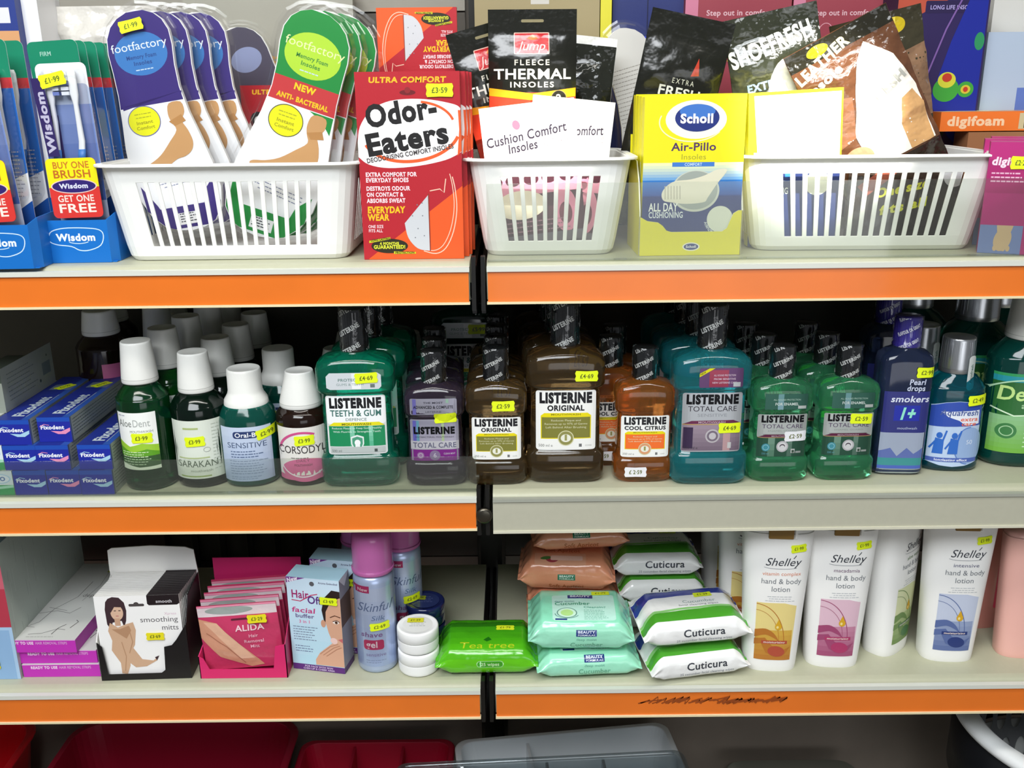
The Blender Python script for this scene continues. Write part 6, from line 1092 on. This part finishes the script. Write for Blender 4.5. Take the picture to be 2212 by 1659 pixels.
# wet wipe packs
def pillow(loc, label, w, d, h, art, col, rz=0, seed=0, mat=M_FILM, group=None, flare=1.0, rx=0, ry=0, stick=None, n_=3.2):
    t = thing('wipes_pack', label, 'wipes', loc, rz, group, rx, ry); NX = 44; NS = 56
    def surf(x, s, off=0):
        """s in mm along front face (0..h) then over the top (h..h+d), then down the back"""
        L = 2*(h+d); s_ = s % L
        if s_ < h: u, v = -1, -1+2*s_/h
        elif s_ < h+d: u, v = -1+2*(s_-h)/d, 1
        elif s_ < 2*h+d: u, v = 1, 1-2*(s_-h-d)/h
        else: u, v = 1-2*(s_-2*h-d)/d, -1
        k = 1/((abs(u)**n_+abs(v)**n_)**(1/n_)); X = abs(2*x/w); e = min(1, max(0, (.945-X)/.22))**.6; e2 = 1+.07*flare*max(0, X-.80)/.2
        nz_ = noise.noise(Vector((x*.05+seed, u*1.2, v*1.2+seed)))*1.1+noise.noise(Vector((x*.12+seed, u*2.5+7, v*2.5)))*.7*(.5+X*X*1.5)
        if X > .72: nz_ += (1.6*math.sin(s_*.33+seed*2)+1.1*noise.noise(Vector((s_*.12, seed, x*.02))))*min(1, (X-.72)/.2)
        hh = h*(.05+.95*e); dd = d*(1-.03*(1-e))*e2
        zc = h/2*(.9+.1*e); y = u*k*dd/2; z = v*k*hh/2
        nv = Vector((0, u*abs(u)**(n_-2) if n_ > 2 else u, v*abs(v)**(n_-2)))
        nv = nv.normalized() if nv.length else Vector((0, 0, 1))
        p = Vector((x, y+d/2, max(z+zc, .2)))+nv*(nz_*(.6 if v > -.9 else .1)+off); p.z = max(p.z, .1); return p*MM
    xs = [-w/2+w*i/NX for i in range(NX+1)]; ss = [2*(h+d)*i/NS for i in range(NS)]
    vs = [surf(x, s) for x in xs for s in ss]; fs = [(i*NS+j, i*NS+(j+1) % NS, (i+1)*NS+(j+1) % NS, (i+1)*NS+j)[::-1] for i in range(NX) for j in range(NS)]+[tuple(range(NS)), tuple(NX*NS+j for j in range(NS))[::-1]]
    mb = MB(); mb.add(vs, fs, col, 0, True); art.put(mb, lambda x, y, h_: surf(x, y, h_*1000+.25), step=-2.5, eps=.00012, smooth=True, clip=[((-w/2+.3, 0), (-1, 0)), ((w/2-.3, 0), (1, 0))]); mb.build('film_wrap', mat, t)
    if stick: mb = MB(); sticker_art(stick[2], 22, 10, stick[3] if len(stick) > 3 else 0, 'DCEC28', '5A6418', stick[0], stick[1]).put(mb, lambda x, y, h_: surf(x, y, h_*1000+1.1), step=-2.5); mb.build('price_sticker', M_STICK, t)
    return t
a = Art(); a.rect(-60, 0, 120, 26, '62C414'); a.grad(-60, 26, 120, 62, '56B816', '3E9A18', 5); a.rect(-60, 88, 120, 12, '2E7A14'); a.text('Tea tree', 0, 40, 14, 'B4C424', 'c', 0, fit=66, sh=.1); a.rrect(-12, 15, 32, 9, 4, '9ED88A'); a.rrect(-11, 15.8, 30, 7.4, 3.5, '3E9E22'); a.text('25 wipes', 4, 17.4, 4.2, 'C8E8B0', 'c', 1, fit=22); a.text('Cleansing', -20, 2, 5, 'A8C424', 'c', 0, fit=34); a.poly([(-4, 60), (2, 66), (6, 60), (0, 56)], '1E6A14')
pillow((B_(1052, 1466)[0], B_(1052, 1466)[1], ZB+.0003), 'glossy bright green tea tree wipes pack across the upright gap', 122, 78, 40, a, '4CB018', seed=1, stick=(22, 84, '\u00a31\u00b779', 0), flare=1.6)
# apricot
def apr(lab=True):
    a = Art(); a.rect(-62, 0, 124, 110, 'E89A76'); a.rrect(-11, 20, 22, 8, .5, '2E7A5A'); a.text('BEAUTY', 0, 24, 2.6, 'D8E8DC', 'c', 2, fit=18); a.text('FORMULAS', 0, 21, 1.8, 'D8E8DC', 'c', 1, fit=18); a.text('Soft Apricot', 0, 7, 6.6, 'B8683E', 'c', 1, fit=44); a.lines(-22, 4, 44, 1, 2, .9, 'C07850', 'c')
    a.rrect(-40, 40, 64, 26, 2, 'E8A888'); a.ell(-18, 50, 8, 6, 'A83848'); a.ell(-26, 54, 7, 4, '3E7A3A', rot=20); a.rrect(-20, 48, 40, 12, 2, 'EFC4B4'); a.text('Soft Apricot', -6, 70, 7, 'C06E4A', 'c', 1, fit=46); a.rrect(-24, 82, 24, 8, .5, '2E7A5A'); a.text('BEAUTY', -12, 84, 4, 'D8E8DC', 'c', 2, fit=20); return a
xc, yc = onz(1262, 1470, ZB)
yb_ = yc+.098
pillow((xc-.006, yb_, ZB+.0003), 'lowest apricot wipes pack, mostly hidden behind the mint packs', 118, 78, 30, apr(), 'E29470', seed=3, group='apricot coloured wipes packs')
pillow((xc-.004, yb_-.001, ZB+.0305), 'apricot wipes pack second from the bottom of its pile', 118, 78, 30, apr(), 'E29470', rz=R(2), seed=4, group='apricot coloured wipes packs')
pillow((xc-.016, yb_-.004, ZB+.061), 'apricot wipes pack second from the top, showing its green square label', 122, 80, 47, apr(), 'E8A07C', rz=R(-4), seed=5, group='apricot coloured wipes packs', stick=(24, 88, '\u00a31\u00b779', 0), flare=1.6)
pillow((xc+.004, yb_+.016, ZB+.1085), 'topmost apricot wipes pack, tucked up under the grey shelf edge', 122, 78, 30, apr(), 'E0906C', rz=R(5), seed=6, group='apricot coloured wipes packs')
# mint
def mint(front_only=False):
    a = Art(); a.rect(-62, 0, 124, 112, '8FE0BC'); a.rect(-62, 0, 124, 40, '9FE6C6'); a.rrect(-6, 24, 24, 8.5, .5, '24387C'); a.text('BEAUTY', 6, 28.4, 3, 'DCE4F4', 'c', 2, fit=20); a.text('FORMULAS', 6, 25, 2, 'DCE4F4', 'c', 1, fit=20); a.text('deep moist', 6, 18.5, 3, '5C9A8A', 'c', 0, fit=24); a.text('Cucumber', 6, 9, 6.6, '6CB494', 'c', 1, fit=38); a.lines(-16, 5, 44, 1, 2, .9, '7CC0A4', 'c')
    a.rrect(-33, 44, 74, 58, 4, 'BEE9DA'); a.rrect(-14, 94, 30, 8, .5, '24387C'); a.text('BEAUTY', 1, 97.2, 3.4, 'DCE4F4', 'c', 2, fit=24); a.text('deep moist', -30, 86, 3, '5C8A8A', 'l', 1, fit=24); a.text('Cucumber', -30, 79, 6.4, '4A9C7C', 'l', 1, fit=42); a.ell(-16, 62, 12, 11, '6C9A8C'); a.ell(-16, 62, 10.6, 9.6, 'CDEFD8'); a.ell(-16, 62, 7.4, 6.6, 'B4E08A'); a.arc(-16, 60, 14, 10, .9, '5C8C84', 180, 340); a.text('Cleansing', 4, 72, 4, '5CA48C', 'l', 1, fit=26); a.lines(4, 67, 30, 7, 3.4, 1, '6CAE98', seed=3); a.rrect(-30, 45, 14, 4, .5, '24387C'); return a
pillow((xc+.006, yc, ZB+.0003), 'lower mint green cucumber wipes pack on the shelf', 124, 84, 33, mint(), '8FE0BC', rz=R(3), seed=7, group='mint green cucumber wipes packs', flare=1.5)
pillow((xc-.004, yc+.001, ZB+.0345), 'upper mint green cucumber wipes pack with square white label and yellow tag', 124, 86, 45, mint(), '8FE0BC', rz=R(-1), seed=8, group='mint green cucumber wipes packs', flare=1.6, stick=(26, 106, '\u00a31\u00b779', 0), ry=R(0))
# white and green
def cuti():
    a = Art(); a.rect(-64, 0, 128, 120, 'F2F2F0'); a.text('Cuticura', 8, 17, 9, '3C4048', 'c', 1, fit=50); a.text('25 cucumber facial cleansing wipes', 8, 10, 3.4, '7A8088', 'c', 0, fit=66); a.poly([(-64, 38), (64, 38), (64, 60), (30, 64), (-64, 58)], '4CA02E'); a.poly([(-64, 56), (-20, 62), (30, 64), (64, 60), (64, 64), (30, 68), (-20, 66), (-64, 62)], '8CC878')
    a.text('Cucumber', 12, 76, 6, '8CA4A0', 'c', 0, fit=40); a.text('facial cleansing wipes', 10, 70, 3.4, '5A6068', 'c', 0, fit=48); a.poly([(-64, 84), (-40, 92), (20, 95), (64, 92), (64, 112), (-64, 112)], '2A3A94'); return a
xu, yu = onz(1512, 1470, ZB)
pillow((xu, yu-.002, ZB+.0003), 'lower white wipes pack tilted on the shelf edge beside lotion bottles', 120, 82, 36, cuti(), 'F2F2F0', rz=R(9), seed=9, group='white and green wipes packs', flare=1.8, ry=R(-1))
pillow((xu-.004, yu+.003, ZB+.041), 'upper white wipes pack with green band, blue rim and yellow tag', 128, 84, 38, cuti(), 'F2F2F0', rz=R(5), seed=10, group='white and green wipes packs', flare=2, ry=R(-2), stick=(20, 92, '\u00a31\u00b739', 0))
xv, yv = onz(1452, 1400, ZB); yv = yu+.105
for k, (z, dx, lb) in enumerate(((0, 0, 'lowest white wipes pack in the pile at the back'), (.0375, .002, 'second white wipes pack up in the back pile'), (.075, -.006, 'top white wipes pack of the back pile, darkened under the shelf'))):
    pillow((xu-.030+dx, yv, ZB+.0003+z), lb, 112, 78, 37, cuti(), 'EDEDEA', rz=R(1), seed=14+k, group='white and green wipes packs', stick=(20, 96, '\u00a31\u00b739', 0) if k == 2 else None)
# lotion bottles
def lotion(loc, label, pal, word, rz=0, s=1., box=True, col='F3F2EF', price=True, group='white hand and body lotion bottles'):
    t = thing('lotion_bottle', label, 'bottle', loc, rz, group)
    P = smooth_prof([(0, .026, .017, 2.6), (.002, .0295, .0195, 2.8), (.008, .0315, .0210, 2.8), (.10, .0360, .0215, 2.8), (.172, .0400, .0205, 3), (.180, .0395, .020, 3), (.186, .037, .018, 3), (.189, .028, .013, 2.8)])
    P = [(z*s, a_*s, b_*s, n) for z, a_, b_, n in P]; mb = MB(); loft(mb, P, col, N=56); fn = sc_art(on_prof(P), s); a = Art()
    if box:
        c1, c2, c3, ink = pal; k0, k1 = 16, 92; a.poly([(-21, k0), (21, k0), (24, k1-4), (10, k1), (-22, k1)], c1); a.grad(-21, k0, 42, 40, c3, c2, 6); a.arc(-22, 40, 34, 50, .9, c3, 0, 90); a.arc(-22, 42, 28, 40, .5, c3, 0, 90)
        a.poly(smp([(-22, 56), (-10, 58), (0, 52), (6, 42), (0, 46), (-10, 50), (-22, 46)], False), c3); a.poly([(-22, 44), (-10, 46), (-2, 36), (8, 28), (20, 34), (14, 24), (4, 20), (-8, 26), (-14, 38), (-22, 36)], c3); a.ell(4, 28, 10, 7, ink, rot=-10); a.poly([(1, 62), (4.5, 71), (8, 62), (4.5, 57)], 'D8A828'); a.ell(4.5, 61, 3.9, 4.4, 'D8A828'); a.ell(3.6, 60.4, 1.4, 1.8, 'F0DC90')
        a.rect(-14, 38, 30, 4.4, ink); a.text('moisturising', 1, 39, 2.6, 'E8D8D0', 'c', 1, fit=25)
        a.text('Shelley', 4, 140, 9.5, '3A3E46', 'c', 0, fit=40, sh=.3); a.arc(3, 138.5, 20, 2.5, .5, '8A8E94', 190, 330); a.line([(16, 149), (19, 153)], .9, '3A3E46'); a.text(word, 4, 127.5, 4.4, {'vitamin complex': 'D88A6A', 'macadamia': '7A5A78', 'intensive': '5A5A7A', 'aloe vera': '6A8A5A'}.get(word, '6A6A6A'), 'c', 0, fit=44 if len(word) > 11 else 30); a.text('hand & body', 4, 117, 6.4, '7A7E84', 'c', 0, fit=46); a.text('lotion', 4, 107, 6.4, '7A7E84', 'c', 0, fit=22); a.lines(-13, 100, 34, 3, 2.8, .7, 'B4B8BC', 'c', seed=2)
    else: a.rrect(10, 30, 30, 90, 3, 'D83A5C')
    lab = MB(); a.put(lab, lambda x_, y_, h_: fn(x_, y_, h_+.0002), step=2.5); mb.build('bottle_body', M_PLAS if col[0:2] == 'F3' else M_GLOSS, t); lab.build('printed_label', M_LABEL, t)
    mb = MB(); z0 = .172*s; mb.box(-.014*s, .014*s, -.0225*s, .004*s, z0+.002, z0+.0125*s+.004, '8C6A2E'); mb.box(.0150*s, .0185*s, -.0222*s, -.016*s, z0+.002, z0+.014*s, 'F4F4F0'); mb.build('flip_tab', M_PLAS, t, bevel=.001)['label'] = 'brown insert at the shoulder'
    mb = MB(); loft(mb, [(.1885*s, .020*s, .0135*s, 3), (.196*s, .020*s, .0135*s, 3)], 'E8E6E0', N=30); mb.build('cap', M_PLAS, t)
    if price: sticker(t, fn, 21, 162, '\u00a31\u00b799', 18, 10, 6, Y_, step=2.5, lift=.0009)
    return t
PV = ('E8D48A', 'D8AE4A', 'B8742E', 'B4503A'); PM = ('E0BCCB', 'C88AA4', 'A04870', 'B03A68'); PI = ('C4CCE0', '9AA8C8', '5A6CA0', '2A3C78'); PA = ('D8DCAE', 'B4C48A', '6A8A4A', '4A7A4A')
def LP(px, py): return B_(px, py, .0205)
l1 = lotion(LP(1668, 1450), 'white lotion bottle with golden panel, leftmost of the front row', PV, 'vitamin complex', rz=R(-5)); lotion(LP(1803, 1442), 'white lotion bottle with pink panel', PM, 'macadamia', rz=R(-4)); lotion(LP(1923, 1411), 'white lotion bottle with green panel, turned aside between pink and blue ones', PA, 'aloe vera', rz=R(42), price=False); lotion(LP(2053, 1430), 'white lotion bottle with blue panel, near the right edge', PI, 'intensive', rz=R(-4), s=1.0)
dup(l1, (l1.location.x-.012, l1.location.y+.075, ZB), R(-5), 'white lotion bottle half hidden behind the golden-panel one and wipes')
dup(l1, (l1.location.x-.02, l1.location.y+.15, ZB), R(10), 'white lotion bottle at the far back behind the golden-panel one')
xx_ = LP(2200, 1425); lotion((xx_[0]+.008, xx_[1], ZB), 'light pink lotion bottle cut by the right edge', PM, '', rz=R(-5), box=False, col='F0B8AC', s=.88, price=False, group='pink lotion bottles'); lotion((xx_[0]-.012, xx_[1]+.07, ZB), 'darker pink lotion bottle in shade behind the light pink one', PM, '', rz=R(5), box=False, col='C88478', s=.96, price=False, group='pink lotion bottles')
# red strip on its shoulder handled by the label; dark perforated tray hanging at the back
x, z = ony(540, 1160, .30); T = thing('wire_tray', 'dark slotted plastic tray standing at the back behind the pink display', 'tray', (x, .298, ZB+.0003)); mb = MB()
for k in range(7): mb.box(-.12+k*.04-.004, -.12+k*.04+.004, 0, .004, 0, .17, '1A1714')
for zz in (.0, .055, .11, .16): mb.box(-.124, .124, 0, .004, zz, zz+.010, '1A1714')
mb.build('lattice_front', M_PLAS, T); mb = MB(); mb.box(-.124, .124, .012, .014, 0, .15, '4A463E'); mb.box(-.124, .124, .004, .012, 0, .004, '1A1714'); mb.build('back_plate', M_PLAS, T)
# ================= base shelf =================
def rr_pts(w, d, r, n=6):
    out = []
    for cx, cy, a0 in ((w/2-r, -d/2+r, -90), (w/2-r, d/2-r, 0), (-w/2+r, d/2-r, 90), (-w/2+r, -d/2+r, 180)):
        for k in range(n+1): t = R(a0+90*k/n); out.append((cx+r*math.cos(t), cy+r*math.sin(t)))
    return out
def tub(name, label, cat, loc, w, d, h, col, rz=0, wall=.003, taper=.03, r=.03, dividers=(), mat=M_PLAS, rim=.008, group=None, rx=0, ry=0):
    """open tub; loc is base centre"""
    T = thing(name, label, cat, loc, rz, group, rx, ry); rows = [(w-taper*2, d-taper*2, 0, 0), (w, d, h-rim, 0), (w+rim, d+rim, h-rim, 1), (w+rim*1.6, d+rim*1.6, h-rim*.4, 1), (w+rim, d+rim, h, 1), (w-wall*2, d-wall*2, h, 0), (w-wall*2-taper*1.8, d-wall*2-taper*1.8, wall, 0)]
    vs = []; 
    for a_, b_, z, _ in rows: vs += [(x_, y_, z) for x_, y_ in rr_pts(a_, b_, r)]
    n = 28; fs = [(k*n+i, k*n+(i+1) % n, (k+1)*n+(i+1) % n, (k+1)*n+i) for k in range(len(rows)-1) for i in range(n)]+[tuple(range(n))[::-1], tuple((len(rows)-1)*n+i for i in range(n))]
    mb = MB(); mb.add(vs, fs, col, 0, False); mb.build('tub_body', mat, T, bevel=.0012)
    for ax, p, hh in dividers:
        mb = MB()
        if ax == 'x': mb.add([(p-.003, -d/2+taper+wall, wall), (p+.003, -d/2+taper+wall, wall), (p+.003, d/2-taper-wall, wall), (p-.003, d/2-taper-wall, wall), (p-.002, -d/2+wall*1.5, hh), (p+.002, -d/2+wall*1.5, hh), (p+.002, d/2-wall*1.5, hh), (p-.002, d/2-wall*1.5, hh)], [(0,3,2,1), (4,5,6,7), (0,1,5,4), (1,2,6,5), (2,3,7,6), (3,0,4,7)], col)
        else: mb.box(-w/2+taper+wall, w/2-taper-wall, p-.002, p+.002, wall, hh, col)
        mb.build('divider', mat, T)
    return T
zr = .57; xa, ya = onz(185, 1558, zr); xb, yb2 = onz(625, 1558, zr); ym = (ya+yb2)/2
tub('washing_up_bowl', 'dark red rectangular plastic bowl under the pink display', 'bowl', ((xa+xb)/2+.004, ym-.15, ZF+.0003), xb-xa+.02, .30, zr-ZF, '9C1230', taper=.04, r=.04, wall=.004)
xa, ya = onz(95, 1552, zr+.02); tub('washing_up_bowl', 'bright red plastic bowl cut by the left edge', 'bowl', (xa-.135, ya-.155, ZF+.0003), .27, .30, zr-ZF+.02, 'CC1420', taper=.03, r=.045, wall=.004, rz=R(2))
zr = .545; xa, ya = onz(660, 1602, zr); xb, yb2 = onz(975, 1600, zr); ww = xb-xa
tub('cutlery_tray', 'red three-compartment plastic tray between dark bowl and grey organizer', 'tray', ((xa+xb)/2, ya-.12, zr-.0647), ww, .24, .064, 'B01232', taper=.012, r=.02, dividers=(('x', -ww*.16, .058), ('x', ww*.17, .058)))
mb = MB(); mb.box(-.08, .08, -.1, .1, 0, zr-.0655-ZF, '6A2430'); q = mb.build('storage_box', M_PLAS); q.location = ((xa+xb)/2, ya-.12, ZF+.0003); tag(q, 'dull red storage box hidden beneath the three-compartment tray', 'box')
zr2 = .57; xa, ya = onz(990, 1602, zr2); xb, yb2 = onz(1432, 1562, zr2); ang = math.atan2(yb2-ya, xb-xa); ww = math.hypot(xb-xa, yb2-ya); cx, cy = (xa+xb)/2, (ya+yb2)/2; D2 = .22
tub('drawer_organizer', 'pale grey two-compartment organizer tray set askew', 'tray', (cx+math.sin(ang)*D2/2, cy-math.cos(ang)*D2/2, zr2-.0703), ww, D2, .07, 'F0F2F4', rz=ang, taper=.012, r=.02, dividers=(('x', -ww*.5+ww*.33, .06),))
mb = MB(); mb.box(-.12, .12, -.09, .09, 0, zr2-.071-ZF-.0005, '8E9296'); q = mb.build('storage_box', M_PLAS); q.location = (cx+math.sin(ang)*D2/2, cy-math.cos(ang)*D2/2, ZF+.0003); q.rotation_euler.z = ang; tag(q, 'grey storage box hidden beneath the pale askew organizer', 'box')
zr3 = .6265; xa, ya = onz(862, 1652, zr3); xb, yb2 = onz(1470, 1622, zr3); ang = math.atan2(yb2-ya, xb-xa); ww = math.hypot(xb-xa, yb2-ya); cx, cy = (xa+xb)/2, (ya+yb2)/2; D3 = .24
tub('clear_organizer', 'clear plastic divided organizer at the bottom edge in front of the grey one', 'tray', (cx+math.sin(ang)*D3/2, cy-math.cos(ang)*D3/2, zr3-.055), ww, D3, .055, 'FFFFFF', rz=ang, taper=.006, r=.015, mat=M_CPLAS, dividers=(('x', -ww*.28, .05), ('x', ww*.02, .05), ('x', ww*.22, .05)), rim=.006, wall=.0025)
zl = .50; xa, ya = onz(1560, 1640, zl); xb, yb2 = onz(1842, 1640, zl)
t = thing('storage_box', 'grey-green lidded storage box low at the bottom, right of the clear organizer', 'box', ((xa+xb)/2, ya-.12, ZF+.0003)); mb = MB(); hw = (xb-xa)/2
loft(mb, [(0, hw-.02, .10, 8), (zl-ZF-.022, hw-.008, .112, 8)], '6E7068', N=48); mb.build('box_body', M_PLAS, t); mb = MB(); loft(mb, [(zl-ZF-.0215, hw, .12, 9), (zl-ZF-.004, hw, .12, 9), (zl-ZF, hw-.004, .116, 9)], '8A8C80', N=48); mb.build('lid', M_PLAS, t)
# laundry basket
zb = .72; A_ = Vector(onz(2082, 1532, zb)); Bp = Vector(onz(2212, 1650, zb)); rr = .155; mid = (A_+Bp)/2; dv = Bp-A_; h_l = math.sqrt(rr*rr-(dv.length/2)**2); nrm = Vector((-dv.y, dv.x)).normalized()
if nrm.x < 0: nrm = -nrm
cen = mid+nrm*h_l
T = thing('laundry_basket', 'round white laundry basket with black band and oval holes at the bottom right', 'basket', (cen.x, cen.y, ZF+.0003)); H = zb-ZF
def lathe(mb, pf, col, N=96, skip=None, smooth=True):
    vs = [(r_*math.cos(2*math.pi*i/N), r_*math.sin(2*math.pi*i/N), z) for r_, z in pf for i in range(N)]
    fs = [(k*N+i, k*N+(i+1) % N, (k+1)*N+(i+1) % N, (k+1)*N+i) for k in range(len(pf)-1) for i in range(N)]; mb.add(vs, fs, col, 0, smooth)
mb = MB(); lathe(mb, [(rr-.014, H-.014), (rr-.002, H-.016), (rr+.009, H-.009), (rr+.011, H-.002), (rr+.006, H+.004), (rr-.010, H+.004), (rr-.018, H-.003), (rr-.014, H-.014)], 'F2F4F4'); mb.build('rim', M_PLAS, T)
mb = MB(); lathe(mb, [(rr-.004, H-.105), (rr+.004, H-.103), (rr+.004, H-.0145), (rr-.004, H-.0145)], '15161A'); mb.build('black_band', M_PLAS, T)
mb = MB(); lathe(mb, [(rr-.03, 0), (rr-.008, H-.107), (rr-.010, H-.107), (rr-.032, .002)], 'D8DAD8'); mb.add([((rr-.031)*math.cos(2*math.pi*i/48), (rr-.031)*math.sin(2*math.pi*i/48), .001) for i in range(48)], [tuple(range(48))], 'B8BAB8'); mb.build('lower_wall', M_PLAS, T)
mb = MB(); NH = 36; hw_ = 2*math.pi/NH                     # inner wall with oval holes
rows_ = 7; z0 = .03; z1 = H-.016
def rad(z): return (rr-.034)+.021*(z/H)
for r_ in range(rows_):
    for i in range(NH):
        ca = (i+(r_ % 2)*.5)*hw_; zc = z0+(z1-z0)*(r_+.5)/rows_; dz = (z1-z0)/rows_/2; M_ = 16; vs = []
        for k in range(M_):
            t_ = 2*math.pi*k/M_+math.pi/M_*0; c, s_ = math.cos(t_), math.sin(t_); m_ = max(abs(c), abs(s_)); 
            for ox, oz in ((c/m_*hw_/2, s_/m_*dz), (c*hw_*.33, s_*dz*.72)): rz_ = rad(zc+oz); vs.append((rz_*math.cos(ca+ox), rz_*math.sin(ca+ox), zc+oz))
        mb.add(vs, [(2*k, 2*((k+1) % M_), 2*((k+1) % M_)+1, 2*k+1) for k in range(M_)], '85878A')
mb.build('perforated_wall', M_PLAS, T)
